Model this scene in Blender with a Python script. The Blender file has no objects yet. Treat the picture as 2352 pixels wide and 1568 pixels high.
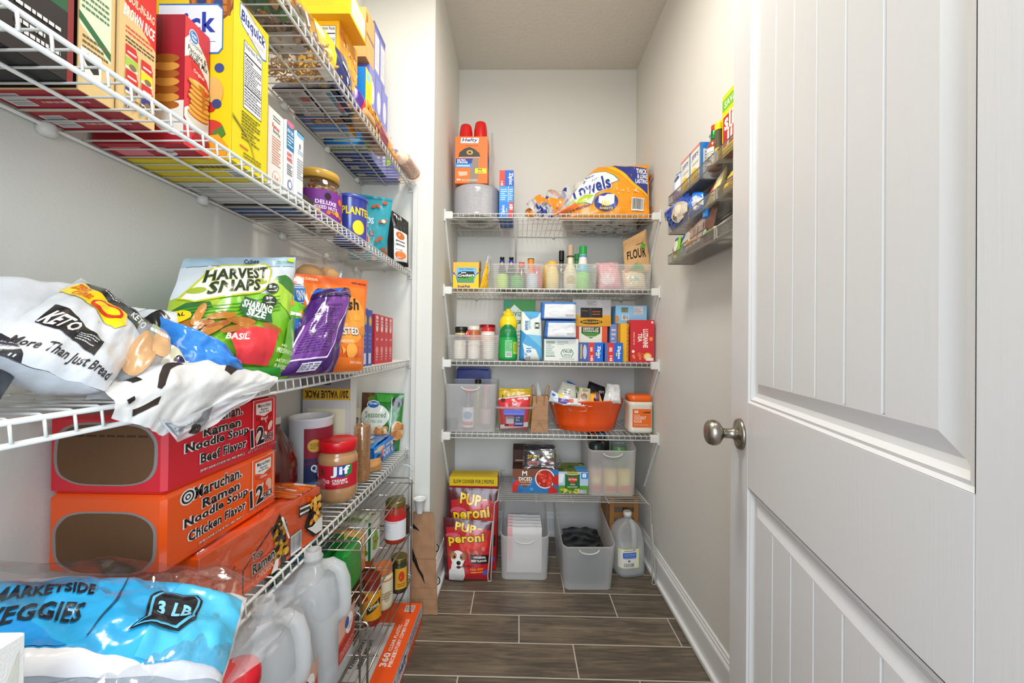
import bpy, bmesh, math, random
from mathutils import Vector, Matrix, noise
from math import pi, sin, cos, radians
SC = bpy.context.scene
COL = SC.collection
# ---------------------------------------------------------------- camera
H_CAM = 1.1229
cam_d = bpy.data.cameras.new('camera'); cam = bpy.data.objects.new('camera', cam_d); COL.objects.link(cam)
cam_d.sensor_fit = 'HORIZONTAL'; cam_d.sensor_width = 36.0; cam_d.lens = 905.55/2352*36.0
cam_d.clip_start = .02
_yaw, _pit, _rol = .0166, .0060, .0107
_r = Vector((cos(_yaw), sin(_yaw), 0)); _f = Vector((-sin(_yaw), cos(_yaw), 0)); _u = Vector((0, 0, 1))
_f2 = _f*cos(_pit)+_u*sin(_pit); _u2 = _u*cos(_pit)-_f*sin(_pit)
_m = Matrix((_r, _u2, -_f2)).transposed() @ Matrix.Rotation(_rol, 3, 'Z')
cam.matrix_world = Matrix.Translation((0, 0, H_CAM)) @ _m.to_4x4()
SC.camera = cam
# ---------------------------------------------------------------- world, lights, exposure
SC.view_settings.view_transform = 'Standard'; SC.view_settings.look = 'None'
SC.view_settings.exposure = 0.2; SC.view_settings.gamma = 1.0; SC.view_settings.use_curve_mapping = False
W = bpy.data.worlds.new('world'); SC.world = W; W.use_nodes = True
bg = W.node_tree.nodes['Background']; bg.inputs[0].default_value = (.76, .88, 1.0, 1); bg.inputs[1].default_value = 1.25
def area(name, loc, rot, sx, sy, power, col):
    l = bpy.data.lights.new(name, 'AREA'); l.shape = 'RECTANGLE'; l.size = sx; l.size_y = sy; l.energy = power; l.color = col
    o = bpy.data.objects.new(name, l); COL.objects.link(o); o.location = loc; o.rotation_euler = rot
    return o
area('ceiling_light_glow', (-.04, .98, 2.66), (0, 0, 0), .34, .34, 17, (1, .955, .87))
area('kitchen_daylight', (.05, -1.5, 1.75), (radians(80), 0, 0), 1.6, 1.7, 62, (.80, .905, 1.0))
cy = SC.cycles
cy.use_denoising = True; cy.max_bounces = 6; cy.diffuse_bounces = 4; cy.glossy_bounces = 2; cy.transmission_bounces = 4
cy.transparent_max_bounces = 14; cy.caustics_reflective = False; cy.caustics_refractive = False; cy.sample_clamp_indirect = 4.0
cy.use_adaptive_sampling = True; cy.adaptive_threshold = .06
# ---------------------------------------------------------------- materials (all procedural)
MC = {}
def lin(h):
    h = h.lstrip('#'); c = [int(h[i:i+2], 16)/255 for i in (0, 2, 4)]
    return tuple(x/12.92 if x <= .04045 else ((x+.055)/1.055)**2.4 for x in c)+(1,)
FIN = {'c': (.5, .4, 0, 0), 'g': (.24, .5, .35, 38), 'p': (.3, .5, 0, 0), 'd': (.85, .2, .12, 500), 'm': (.28, .5, 0, 0), 's': (.16, .6, .08, 30), 'w': (.7, .3, .35, 45)}
def mat(c, fin='c'):
    """c: '#rrggbb' with an optional finish letter after a slash ('#ff0000/g')"""
    if not isinstance(c, str): return c
    if '/' in c: c, fin = c.split('/')
    k = (c, fin)
    if k in MC: return MC[k]
    m = bpy.data.materials.new('print_'+c.strip('#')+'_'+fin if c[0] == '#' else c); m.use_nodes = True
    nt = m.node_tree; b = nt.nodes['Principled BSDF']; out = nt.nodes['Material Output']
    if c[0] != '#':
        special(c, nt, b, out); MC[k] = m; return m
    r, sp, bump, sc = FIN[fin]
    b.inputs['Base Color'].default_value = lin(c); b.inputs['Roughness'].default_value = r
    b.inputs['Specular IOR Level'].default_value = sp
    if fin == 'm': b.inputs['Metallic'].default_value = 1
    if fin in 'gsw': b.inputs['Coat Weight'].default_value = .25; b.inputs['Coat Roughness'].default_value = .12
    if fin == 'w': b.inputs['Coat Weight'].default_value = 0
    if bump:
        tc = nt.nodes.new('ShaderNodeTexCoord'); n = nt.nodes.new('ShaderNodeTexNoise'); n.inputs['Scale'].default_value = sc
        n.inputs['Detail'].default_value = 3
        bp = nt.nodes.new('ShaderNodeBump'); bp.inputs['Strength'].default_value = bump; bp.inputs['Distance'].default_value = .004
        nt.links.new(tc.outputs['Object'], n.inputs['Vector']); nt.links.new(n.outputs['Fac'], bp.inputs['Height']); nt.links.new(bp.outputs[0], b.inputs['Normal'])
    MC[k] = m
    return m
def mixsh(nt, fac, a, b_):
    x = nt.nodes.new('ShaderNodeMixShader'); x.inputs[0].default_value = fac
    nt.links.new(a.outputs[0], x.inputs[1]); nt.links.new(b_.outputs[0], x.inputs[2]); return x
def noise_bump(nt, sc, st, dist=.003, det=4):
    tc = nt.nodes.new('ShaderNodeTexCoord'); n = nt.nodes.new('ShaderNodeTexNoise'); n.inputs['Scale'].default_value = sc; n.inputs['Detail'].default_value = det
    bp = nt.nodes.new('ShaderNodeBump'); bp.inputs['Strength'].default_value = st; bp.inputs['Distance'].default_value = dist
    nt.links.new(tc.outputs['Object'], n.inputs['Vector']); nt.links.new(n.outputs['Fac'], bp.inputs['Height']); return bp
def special(c, nt, b, out):
    N = nt.nodes.new; Lk = nt.links.new
    if c == 'film':            # crinkled clear plastic film
        t = N('ShaderNodeBsdfTransparent'); t.inputs[0].default_value = (.96, .96, .96, 1)
        g = N('ShaderNodeBsdfGlossy'); g.inputs['Roughness'].default_value = .12
        bp = noise_bump(nt, 26, .5, .005); Lk(bp.outputs[0], g.inputs['Normal'])
        x = mixsh(nt, .16, t, g); Lk(x.outputs[0], out.inputs[0])
    elif c in ('haze', 'haze2'):           # milky plastic film
        t = N('ShaderNodeBsdfTransparent'); t.inputs[0].default_value = (.95, .96, .98, 1)
        d = N('ShaderNodeBsdfPrincipled'); d.inputs['Base Color'].default_value = (.82, .84, .86, 1); d.inputs['Roughness'].default_value = .15
        bp = noise_bump(nt, 24, .5, .005); Lk(bp.outputs[0], d.inputs['Normal'])
        x = mixsh(nt, .3 if c == 'haze' else .6, t, d); Lk(x.outputs[0], out.inputs[0])
    elif c in ('frost', 'ribbed', 'jug'):
        t = N('ShaderNodeBsdfTransparent'); t.inputs[0].default_value = (.97, .97, .96, 1)
        tl = N('ShaderNodeBsdfTranslucent'); tl.inputs[0].default_value = (.93, .92, .91, 1)
        d = N('ShaderNodeBsdfPrincipled'); d.inputs['Base Color'].default_value = (.86, .85, .84, 1); d.inputs['Roughness'].default_value = .35
        if c == 'jug':
            d.inputs['Roughness'].default_value = .2; d.inputs['Base Color'].default_value = (.84, .86, .87, 1); Lk(noise_bump(nt, 14, .25, .01, 2).outputs[0], d.inputs['Normal'])
        a = mixsh(nt, .55, tl, d); x = mixsh(nt, {'frost': .58, 'ribbed': .42, 'jug': .5}[c], t, a); Lk(x.outputs[0], out.inputs[0])
    elif c == 'clear':         # clear rigid plastic / glass
        t = N('ShaderNodeBsdfTransparent'); t.inputs[0].default_value = (.93, .95, .95, 1)
        g = N('ShaderNodeBsdfGlossy'); g.inputs['Roughness'].default_value = .05
        lw = N('ShaderNodeLayerWeight'); lw.inputs[0].default_value = .25
        x = mixsh(nt, .1, t, g); Lk(lw.outputs['Facing'], x.inputs[0])
        mp = N('ShaderNodeMapRange'); mp.inputs[3].default_value = .07; mp.inputs[4].default_value = .6
        Lk(lw.outputs['Facing'], mp.inputs[0]); Lk(mp.outputs[0], x.inputs[0]); Lk(x.outputs[0], out.inputs[0])
    elif c == 'wallpaint' or c == 'ceilpaint':
        b.inputs['Base Color'].default_value = (.74, .725, .668, 1) if c == 'wallpaint' else (.68, .65, .575, 1)
        b.inputs['Roughness'].default_value = .75; b.inputs['Specular IOR Level'].default_value = .25
        bp = noise_bump(nt, 170 if c == 'wallpaint' else 55, .22 if c == 'wallpaint' else .6, .002 if c == 'wallpaint' else .006, 3); Lk(bp.outputs[0], b.inputs['Normal'])
    elif c == 'trimpaint':
        b.inputs['Base Color'].default_value = (.80, .80, .785, 1); b.inputs['Roughness'].default_value = .3
    elif c == 'doorpaint':
        b.inputs['Base Color'].default_value = (.80, .80, .80, 1); b.inputs['Roughness'].default_value = .33
        tc = N('ShaderNodeTexCoord'); mp = N('ShaderNodeMapping'); mp.inputs['Scale'].default_value = (60, 60, 2.5)
        n = N('ShaderNodeTexNoise'); n.inputs['Scale'].default_value = 3; n.inputs['Detail'].default_value = 5
        bp = N('ShaderNodeBump'); bp.inputs['Strength'].default_value = .10; bp.inputs['Distance'].default_value = .002
        Lk(tc.outputs['Object'], mp.inputs[0]); Lk(mp.outputs[0], n.inputs['Vector']); Lk(n.outputs['Fac'], bp.inputs['Height']); Lk(bp.outputs[0], b.inputs['Normal'])
    elif c == 'floortile':     # wood-look porcelain planks 24 x 6 inch with pale grout, 1/3 stagger
        tc = N('ShaderNodeTexCoord'); sx = N('ShaderNodeSeparateXYZ'); Lk(tc.outputs['Object'], sx.inputs[0])
        def mth(op, a, b2=None, c3=None):
            n = N('ShaderNodeMath'); n.operation = op
            for i, v in enumerate((a, b2, c3)):
                if v is None: continue
                if isinstance(v, (int, float)): n.inputs[i].default_value = v
                else: Lk(v, n.inputs[i])
            return n.outputs[0]
        T, L = .1524, .6096
        rowf = mth('DIVIDE', mth('SUBTRACT', 1.9342, sx.outputs[1]), T)     # row index grows towards the camera
        row = mth('FLOOR', rowf); fy = mth('SUBTRACT', rowf, row)
        off = mth('MULTIPLY', mth('SUBTRACT', row, 1.0), .2018)
        uf = mth('DIVIDE', mth('SUBTRACT', mth('ADD', sx.outputs[0], .1798), off), L)
        ui = mth('FLOOR', uf); fx = mth('SUBTRACT', uf, ui)
        gy = mth('MINIMUM', fy, mth('SUBTRACT', 1.0, fy)); gx = mth('MINIMUM', fx, mth('SUBTRACT', 1.0, fx))
        ed = mth('MINIMUM', mth('MULTIPLY', gy, T), mth('MULTIPLY', gx, L))
        gr = mth('LESS_THAN', ed, .0023)
        cmb = N('ShaderNodeCombineXYZ'); Lk(ui, cmb.inputs[0]); Lk(row, cmb.inputs[1])
        wn = N('ShaderNodeTexWhiteNoise'); Lk(cmb.outputs[0], wn.inputs[0])
        # grain: stretched, distorted noise along X, shifted per plank
        ad = N('ShaderNodeVectorMath'); ad.operation = 'MULTIPLY_ADD'; Lk(wn.outputs['Color'], ad.inputs[0]); ad.inputs[1].default_value = (7, 7, 7); Lk(tc.outputs['Object'], ad.inputs[2])
        mp = N('ShaderNodeMapping'); mp.inputs['Scale'].default_value = (3.2, 34, 1); Lk(ad.outputs[0], mp.inputs[0])
        n1 = N('ShaderNodeTexNoise'); n1.inputs['Scale'].default_value = 1.2; n1.inputs['Detail'].default_value = 8; n1.inputs['Distortion'].default_value = 1.4; n1.inputs['Roughness'].default_value = .62
        Lk(mp.outputs[0], n1.inputs['Vector'])
        n2 = N('ShaderNodeTexNoise'); n2.inputs['Scale'].default_value = 3.5; n2.inputs['Detail'].default_value = 3; Lk(ad.outputs[0], n2.inputs['Vector'])
        v = mth('ADD', mth('MULTIPLY', n1.outputs['Fac'], .75), mth('MULTIPLY', n2.outputs['Fac'], .35))
        cr = N('ShaderNodeValToRGB'); e = cr.color_ramp; e.elements[0].position = .36; e.elements[0].color = (.052, .042, .030, 1)
        e.elements[1].position = .74; e.elements[1].color = (.25, .192, .13, 1)
        k = e.elements.new(.54); k.color = (.124, .097, .069, 1); Lk(v, cr.inputs[0])
        mx = N('ShaderNodeMix'); mx.data_type = 'RGBA'; Lk(gr, mx.inputs[0]); Lk(cr.outputs[0], mx.inputs[6]); mx.inputs[7].default_value = (.50, .45, .37, 1)
        Lk(mx.outputs[2], b.inputs['Base Color'])
        Lk(mth('ADD', mth('MULTIPLY', gr, .4), .36), b.inputs['Roughness'])
        bp = N('ShaderNodeBump'); bp.inputs['Strength'].default_value = .5; bp.inputs['Distance'].default_value = .002
        Lk(mth('SUBTRACT', mth('MULTIPLY', n1.outputs['Fac'], .15), gr), bp.inputs['Height']); Lk(bp.outputs[0], b.inputs['Normal'])
    elif c == 'kraft':
        b.inputs['Base Color'].default_value = lin('#a97f5c'); b.inputs['Roughness'].default_value = .8
        Lk(noise_bump(nt, 60, .4, .003).outputs[0], b.inputs['Normal'])
    elif c == 'glow':
        em = N('ShaderNodeEmission'); em.inputs[0].default_value = (1, .93, .83, 1); em.inputs[1].default_value = 6; Lk(em.outputs[0], out.inputs[0])
# ---------------------------------------------------------------- mesh collector
class G:
    def __init__(s): s.v = []; s.f = []; s.m = []; s.s = []; s.mats = []
    def mi(s, m):
        m = mat(m)
        if m not in s.mats: s.mats.append(m)
        return s.mats.index(m)
    def add(s, V, F, m, xf=None, sm=False):
        o = len(s.v)
        s.v += [tuple(xf @ Vector(p)) if xf else tuple(p) for p in V]
        ms = [s.mi(x) for x in m] if isinstance(m, (list, tuple)) else [s.mi(m)]*len(F)
        for f, k in zip(F, ms): s.f.append([i+o for i in f]); s.m.append(k); s.s.append(sm)
        return s
def OB(name, g, parent=None, **pr):
    me = bpy.data.meshes.new(name)
    if parent is not None: o0 = parent['_o'] if '_o' in parent.keys() else parent.matrix_world.translation; o0 = Vector(o0)
    else:
        xs = [p[0] for p in g.v]; ys = [p[1] for p in g.v]; zs = [p[2] for p in g.v]
        o0 = Vector(((min(xs)+max(xs))/2, (min(ys)+max(ys))/2, min(zs)))
    me.from_pydata([(p[0]-o0[0], p[1]-o0[1], p[2]-o0[2]) for p in g.v], [], g.f)
    for m in g.mats: me.materials.append(m)
    me.polygons.foreach_set('material_index', g.m); me.polygons.foreach_set('use_smooth', g.s)
    me.update()
    o = bpy.data.objects.new(name, me); COL.objects.link(o)
    if parent is not None: o.parent = parent; ORG[o.name] = tuple(o0)
    else: o.location = o0; ORG[o.name] = tuple(o0)
    for k, v in pr.items():
        if v is not None: o[k] = v
    return o
ORG = {}
class _E(dict): pass
def EM(name, loc, label, cat, group=None):
    o = bpy.data.objects.new(name, None); COL.objects.link(o); o.location = loc; o.empty_display_size = .05
    o['label'] = label; o['category'] = cat
    if group: o['group'] = group
    ORG[o.name] = tuple(loc); return o
def PT(name, g, parent, **pr):
    """part of a thing: verts are world coordinates"""
    if name in ('label', 'neck_band', 'neck_label', 'neck_foil', 'lid_band') and parent.name in BODY: parent = BODY[parent.name]
    me = bpy.data.meshes.new(name); o0 = ORG[parent.name]
    me.from_pydata([(p[0]-o0[0], p[1]-o0[1], p[2]-o0[2]) for p in g.v], [], g.f)
    for m in g.mats: me.materials.append(m)
    me.polygons.foreach_set('material_index', g.m); me.polygons.foreach_set('use_smooth', g.s); me.update()
    o = bpy.data.objects.new(name, me); COL.objects.link(o); o.parent = parent; ORG[o.name] = o0
    for k, v in pr.items(): o[k] = v
    if name.endswith('_body') and parent.name not in BODY: BODY[parent.name] = o
    return o
BODY = {}
def ST(name, g): return OB(name, g, kind='structure')
def TH(name, g, label, cat, group=None): return OB(name, g, label=label, category=cat, group=group)
# ---------------------------------------------------------------- primitives -> (V, F)
def chbox(x0, y0, z0, x1, y1, z1, c=.0015):
    """box with chamfered edges; first six faces are -x +x -y +y -z +z"""
    V = []; F = []
    c = min(c, (x1-x0)*.45, (y1-y0)*.45, (z1-z0)*.45)
    P = {}
    for i, x in enumerate((x0, x1)):
        for j, y in enumerate((y0, y1)):
            for k, z in enumerate((z0, z1)):
                sx, sy, sz = (1, -1)[i]*c, (1, -1)[j]*c, (1, -1)[k]*c
                P[i, j, k, 0] = len(V); V.append((x, y+sy, z+sz))
                P[i, j, k, 1] = len(V); V.append((x+sx, y, z+sz))
                P[i, j, k, 2] = len(V); V.append((x+sx, y+sy, z))
    q = P
    F.append([q[0,0,0,0], q[0,0,1,0], q[0,1,1,0], q[0,1,0,0]]); F.append([q[1,0,0,0], q[1,1,0,0], q[1,1,1,0], q[1,0,1,0]])
    F.append([q[0,0,0,1], q[1,0,0,1], q[1,0,1,1], q[0,0,1,1]]); F.append([q[0,1,0,1], q[0,1,1,1], q[1,1,1,1], q[1,1,0,1]])
    F.append([q[0,0,0,2], q[0,1,0,2], q[1,1,0,2], q[1,0,0,2]]); F.append([q[0,0,1,2], q[1,0,1,2], q[1,1,1,2], q[0,1,1,2]])
    for i in (0, 1):
        for j in (0, 1): F.append([q[i,j,0,0], q[i,j,1,0], q[i,j,1,1], q[i,j,0,1]])
    for i in (0, 1):
        for k in (0, 1): F.append([q[i,0,k,0], q[i,1,k,0], q[i,1,k,2], q[i,0,k,2]])
    for j in (0, 1):
        for k in (0, 1): F.append([q[0,j,k,1], q[1,j,k,1], q[1,j,k,2], q[0,j,k,2]])
    for i in (0, 1):
        for j in (0, 1):
            for k in (0, 1): F.append([q[i,j,k,0], q[i,j,k,1], q[i,j,k,2]])
    return V, F
def grid(fn, nu, nv, cu=False):
    V = [fn(i/nu, j/nv) for j in range(nv+1) for i in range(nu+(0 if cu else 1))]
    n = nu if cu else nu+1
    F = [[j*n+i, j*n+(i+1) % n if cu else j*n+i+1, (j+1)*n+((i+1) % n if cu else i+1), (j+1)*n+i] for j in range(nv) for i in range(nu)]
    return V, F
def tube(pts, r, n=6, closed=False):
    pts = [Vector(p) for p in pts]; V = []; F = []; N = len(pts); prev = None
    for i, p in enumerate(pts):
        if closed: t = pts[(i+1) % N]-pts[i-1]
        else: t = (pts[min(i+1, N-1)]-pts[max(i-1, 0)])
        t.normalize()
        a = prev if prev is not None else (Vector((0, 0, 1)) if abs(t.z) < .9 else Vector((1, 0, 0)))
        a = (a-t*a.dot(t)).normalized(); prev = a; b = t.cross(a); rr = r[i] if isinstance(r, (list, tuple)) else r
        V += [p+(a*cos(2*pi*k/n)+b*sin(2*pi*k/n))*rr for k in range(n)]
    for i in range(N if closed else N-1):
        for k in range(n):
            j = (i+1) % N
            F.append([i*n+k, i*n+(k+1) % n, j*n+(k+1) % n, j*n+k])
    if not closed: F.append(list(range(n))[::-1]); F.append([(N-1)*n+k for k in range(n)])
    return V, F
def lathe(prof, cx, cy, cz, n=32, sx=1, sy=1, ex=2.0, caps=True, rz=0):
    """prof: [(r,z)...]; ex>2 gives a squarish section"""
    V = []; F = []
    for r, z in prof:
        for k in range(n):
            a = 2*pi*k/n; c, s = cos(a), sin(a)
            q = (abs(c)**ex+abs(s)**ex)**(-1/ex)
            x, y = c*q*r*sx, s*q*r*sy
            V.append((cx+x*cos(rz)-y*sin(rz), cy+x*sin(rz)+y*cos(rz), cz+z))
    for j in range(len(prof)-1):
        for k in range(n): F.append([j*n+k, j*n+(k+1) % n, (j+1)*n+(k+1) % n, (j+1)*n+k])
    if caps: F.append(list(range(n))[::-1]); F.append([(len(prof)-1)*n+k for k in range(n)])
    return V, F
# ---------------------------------------------------------------- flat artwork in panel fractions
_tc = {}
def textmesh(s, bold, shear):
    k = (s, bold, shear)
    if k in _tc: return _tc[k]
    c = bpy.data.curves.new('t', 'FONT'); c.body = s; c.size = 1; c.resolution_u = 2; c.offset = bold; c.shear = shear
    c.space_character = 1+bold*2; c.space_line = .85; c.align_x = 'CENTER'
    o = bpy.data.objects.new('t', c); me = bpy.data.meshes.new_from_object(o)
    V = [(v.co.x, v.co.y) for v in me.vertices]; F = [list(p.vertices) for p in me.polygons]
    bpy.data.objects.remove(o); bpy.data.meshes.remove(me); bpy.data.curves.remove(c)
    if V:
        x0 = min(v[0] for v in V); x1 = max(v[0] for v in V); y0 = min(v[1] for v in V); y1 = max(v[1] for v in V)
        V = [((v[0]-x0)/(x1-x0), (v[1]-y0)/max(1e-6, y1-y0)) for v in V]
    _tc[k] = (V, F); return V, F
def R(x0, y0, x1, y1, c): return ('P', [(x0, y0), (x1, y0), (x1, y1), (x0, y1)], c)
def P(pts, c): return ('P', pts, c)
def E(cx, cy_, rx, ry, c, rot=0, a0=0, a1=360):
    n = 24; return ('E', cx, cy_, rx, ry, c, rot, a0, a1)
def T(s, x0, y0, x1, y1, c, bold=.0, rot=0, shear=0, ol=None, ow=.03): return ('T', s, x0, y0, x1, y1, c, min(bold, .035), rot, shear, ol, ow)
def L(x0, y0, x1, y1, n, c='#444444', seed=1): return ('L', x0, y0, x1, y1, n, c, seed)
def SHF(ops, dx, dy=0):
    out = []
    for o in ops:
        if o[0] == 'P': out.append(('P', [(a+dx, b_+dy) for a, b_ in o[1]], o[2]))
        elif o[0] == 'E': out.append(('E', o[1]+dx, o[2]+dy)+o[3:])
        elif o[0] == 'T': out.append(('T', o[1], o[2]+dx, o[3]+dy, o[4]+dx, o[5]+dy)+o[6:])
        elif o[0] == 'L': out.append(('L', o[1]+dx, o[2]+dy, o[3]+dx, o[4]+dy)+o[5:])
        else: out.append(o)
    return out
def BC(x0, y0, x1, y1, vert=True): return ('B', x0, y0, x1, y1, vert)
def NF(x0, y0, x1, y1): return ('N', x0, y0, x1, y1)
def BL(n, x0, y0, x1, y1, r, cols, seed=1): return ('S', n, x0, y0, x1, y1, r, cols, seed)    # scattered blobs (food pictures)
def polys(op, W_, H_):
    k = op[0]; out = []
    if k == 'P': out.append(([(x*W_, y*H_) for x, y in op[1]], [list(range(len(op[1])))], op[2]))
    elif k == 'E':
        _, cx, cy_, rx, ry, c, rot, a0, a1 = op; n = 28; V = []; a0, a1 = radians(a0), radians(a1)
        full = abs(a1-a0-2*pi) < 1e-6
        for i in range(n if full else n+1):
            a = a0+(a1-a0)*i/n; x, y = cos(a)*rx*W_, sin(a)*ry*H_; V.append((cx*W_+x*cos(rot)-y*sin(rot), cy_*H_+x*sin(rot)+y*cos(rot)))
        out.append((V, [list(range(len(V)))], c))
    elif k == 'T':
        _, s, x0, y0, x1, y1, c, bold, rot, shear, ol, ow = op
        mx, my = (x0+x1)/2*W_, (y0+y1)/2*H_; w, h = (x1-x0)*W_, (y1-y0)*H_; r = radians(rot)
        for cc, bb in (((ol, bold+ow), (c, bold)) if ol else ((c, bold),)):
            V, F = textmesh(s, bb, shear); g = 1 if cc is c else 1+ow*.9
            V2 = []
            for a, b_ in V:
                x, y = (a-.5)*w*(g if cc is not c else 1), (b_-.5)*h*(1+ow*2.2 if cc is not c else 1); V2.append((mx+x*cos(r)-y*sin(r), my+x*sin(r)+y*cos(r)))
            if F: out.append((V2, F, cc))
    elif k == 'L':
        _, x0, y0, x1, y1, n, c, seed = op; rd = random.Random(seed); V = []; F = []
        hh = (y1-y0)/n
        for i in range(n):
            x = x0; yb = y1-(i+.75)*hh; end = x1-(x1-x0)*(0 if rd.random() < .7 else rd.random()*.4)
            while x < end:
                w = (x1-x0)*(.05+.12*rd.random()); xe = min(end, x+w); b0 = len(V)
                V += [(x*W_, yb*H_), (xe*W_, yb*H_), (xe*W_, (yb+hh*.45)*H_), (x*W_, (yb+hh*.45)*H_)]; F.append([b0, b0+1, b0+2, b0+3]); x = xe+(x1-x0)*.025
        out.append((V, F, c))
    elif k == 'B':
        _, x0, y0, x1, y1, vert = op; out += polys(R(x0, y0, x1, y1, '#f4f4f2'), W_, H_); rd = random.Random(int(x0*1000)+3); V = []; F = []
        t = .07
        while t < .92:
            w = rd.choice((.012, .02, .035)); b0 = len(V)
            if vert: q = [(t, .12), (t+w, .12), (t+w, .95), (t, .95)]
            else: q = [(.08, t), (.95, t), (.95, t+w), (.08, t+w)]
            V += [((x0+(x1-x0)*a)*W_, (y0+(y1-y0)*b_)*H_) for a, b_ in q]; F.append([b0, b0+1, b0+2, b0+3]); t += w+rd.choice((.014, .022, .03))
        out.append((V, F, '#222222'))
    elif k == 'N':
        _, x0, y0, x1, y1 = op; d = '#1c1c30'
        def q(a0, b0, a1, b1): return (x0+(x1-x0)*a0, y0+(y1-y0)*b0, x0+(x1-x0)*a1, y0+(y1-y0)*b1)
        for o2 in (R(x0, y0, x1, y1, d), R(*q(.02, .01, .98, .99), '#f3f1ee'), T('Nutrition Facts', *q(.06, .9, .94, .975), d, .02), R(*q(.04, .80, .96, .825), d),
                   T('Calories', *q(.06, .73, .48, .785), d, .02), R(*q(.04, .70, .96, .71), d), L(*q(.05, .36, .95, .69), 9, '#55556a'), R(*q(.04, .33, .96, .35), d), L(*q(.05, .05, .95, .31), 6, '#66667a', 5)):
            out += polys(o2, W_, H_)
    elif k == 'S':
        _, n, x0, y0, x1, y1, r, cols, seed = op; rd = random.Random(seed)
        for i in range(n):
            x, y = x0+(x1-x0)*rd.random(), y0+(y1-y0)*rd.random(); rr = r*(.6+.7*rd.random())
            out += polys(E(x, y, rr/W_, rr*(.55+.4*rd.random())/H_, rd.choice(cols), rd.random()*3), W_, H_)
    return out
def clean(V, F, step, lim=None, cells=None):
    bm = bmesh.new(); vs = [bm.verts.new((x, y, 0)) for x, y in V]
    for f in F:
        if len(set(f)) >= 3:
            try: bm.faces.new([vs[i] for i in f])
            except ValueError: pass
    if not bm.faces: bm.free(); return [], []
    bm.normal_update(); bmesh.ops.triangulate(bm, faces=[f for f in bm.faces if len(f.verts) > 3], ngon_method='EAR_CLIP')
    if lim:
        for ax in (0, 1):
            lo, hi = min(v[ax] for v in V), max(v[ax] for v in V); e = [0, 0, 0]; e[ax] = 1
            if lo < -1e-5: bmesh.ops.bisect_plane(bm, geom=bm.verts[:]+bm.edges[:]+bm.faces[:], plane_co=(0, 0, 0), plane_no=e, clear_inner=True)
            if hi > lim[ax]+1e-5: bmesh.ops.bisect_plane(bm, geom=bm.verts[:]+bm.edges[:]+bm.faces[:], plane_co=(lim[0], lim[1], 0), plane_no=e, clear_outer=True)
        V = [(v.co.x, v.co.y) for v in bm.verts]
        if not bm.faces: bm.free(); return [], []
    if step:
        xs = [v[0] for v in V]; ys = [v[1] for v in V]
        for lo, hi, no, step in ((min(xs), max(xs), (1, 0, 0), lim[0]/cells[0] if cells else step), (min(ys), max(ys), (0, 1, 0), lim[1]/cells[1] if cells else step)):
            k = math.floor(lo/step+1e-6)+1
            while k*step < hi-1e-7:
                bmesh.ops.bisect_plane(bm, geom=bm.verts[:]+bm.edges[:]+bm.faces[:], plane_co=(no[0]*k*step, no[1]*k*step, 0), plane_no=no); k += 1
    bm.verts.index_update(); V2 = [(v.co.x, v.co.y) for v in bm.verts]; F2 = []
    for f in bm.faces:
        f.normal_update(); ix = [v.index for v in f.verts]; F2.append(ix if f.normal.z > 0 else ix[::-1])
    bm.free(); return V2, F2
def ART(g, ops, fn, W_, H_, eps=.00025, step=None, fin=None, inc=.00006):
    i = 0
    for op in ops:
        for V, F, c in polys(op, W_, H_):
            V, F = clean(V, F, step, (W_, H_), getattr(fn, 'cells', None))
            if not F: continue
            o = eps+inc*i; i += 1
            V3 = []
            for x, y in V:
                p, n = fn(x/W_, y/H_); V3.append(p+n*o)
            g.add(V3, F, c if (not fin or not isinstance(c, str) or '/' in c) else c+'/'+fin, sm=bool(step))
def plane_fn(o, u, v):
    o, u, v = Vector(o), Vector(u), Vector(v); n = u.cross(v).normalized()
    return lambda a, b_: (o+u*a+v*b_, n)
def fd(fn, flip=1):
    """surface point + normal by finite differences"""
    def q(a, b_):
        p = fn(a, b_); e = .004
        du = fn(min(a+e, 1), b_)-fn(max(a-e, 0), b_); dv = fn(a, min(b_+e, 1))-fn(a, max(b_-e, 0)); n = du.cross(dv)
        return p, (n.normalized()*flip if n.length > 1e-12 else Vector((0, 0, 1)))
    return q
FACES = {  # origin corner, u axis, v axis as index into (x0,y0,z0,x1,y1,z1)
    '-y': lambda a, b_, c, d, e, f: ((a, b_, c), (d-a, 0, 0), (0, 0, f-c)), '+y': lambda a, b_, c, d, e, f: ((d, e, c), (a-d, 0, 0), (0, 0, f-c)),
    '+x': lambda a, b_, c, d, e, f: ((d, b_, c), (0, e-b_, 0), (0, 0, f-c)), '-x': lambda a, b_, c, d, e, f: ((a, e, c), (0, b_-e, 0), (0, 0, f-c)),
    '+z': lambda a, b_, c, d, e, f: ((a, b_, f), (d-a, 0, 0), (0, e-b_, 0)), '-z': lambda a, b_, c, d, e, f: ((a, e, c), (d-a, 0, 0), (0, b_-e, 0))}
def cart_g(g, x, y, z, w, d, h, rz, base, faces, cols=None, fin='c', tilt=None, bev=.0015):
    """x,y = centre of the base"""
    M = Matrix.Translation((x, y, z)) @ Matrix.Rotation(rz, 4, 'Z')
    if tilt: M = M @ tilt
    b6 = (-w/2, -d/2, 0, w/2, d/2, h); V, F = chbox(*b6, c=bev)
    names = ['-x', '+x', '-y', '+y', '-z', '+z']; cols = cols or {}
    ms = [cols.get(n, base) for n in names]+[base]*(len(F)-6)
    g.add(V, F, [m if '/' in m or m[0] != '#' else m+'/'+fin for m in ms], M)
    for k, ops in faces.items():
        o, u, v = FACES[k](*b6); M3 = M.to_3x3()
        ART(g, ops, plane_fn(M @ Vector(o), M3 @ Vector(u), M3 @ Vector(v)), Vector(u).length, Vector(v).length, fin=fin)
    return g
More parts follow.
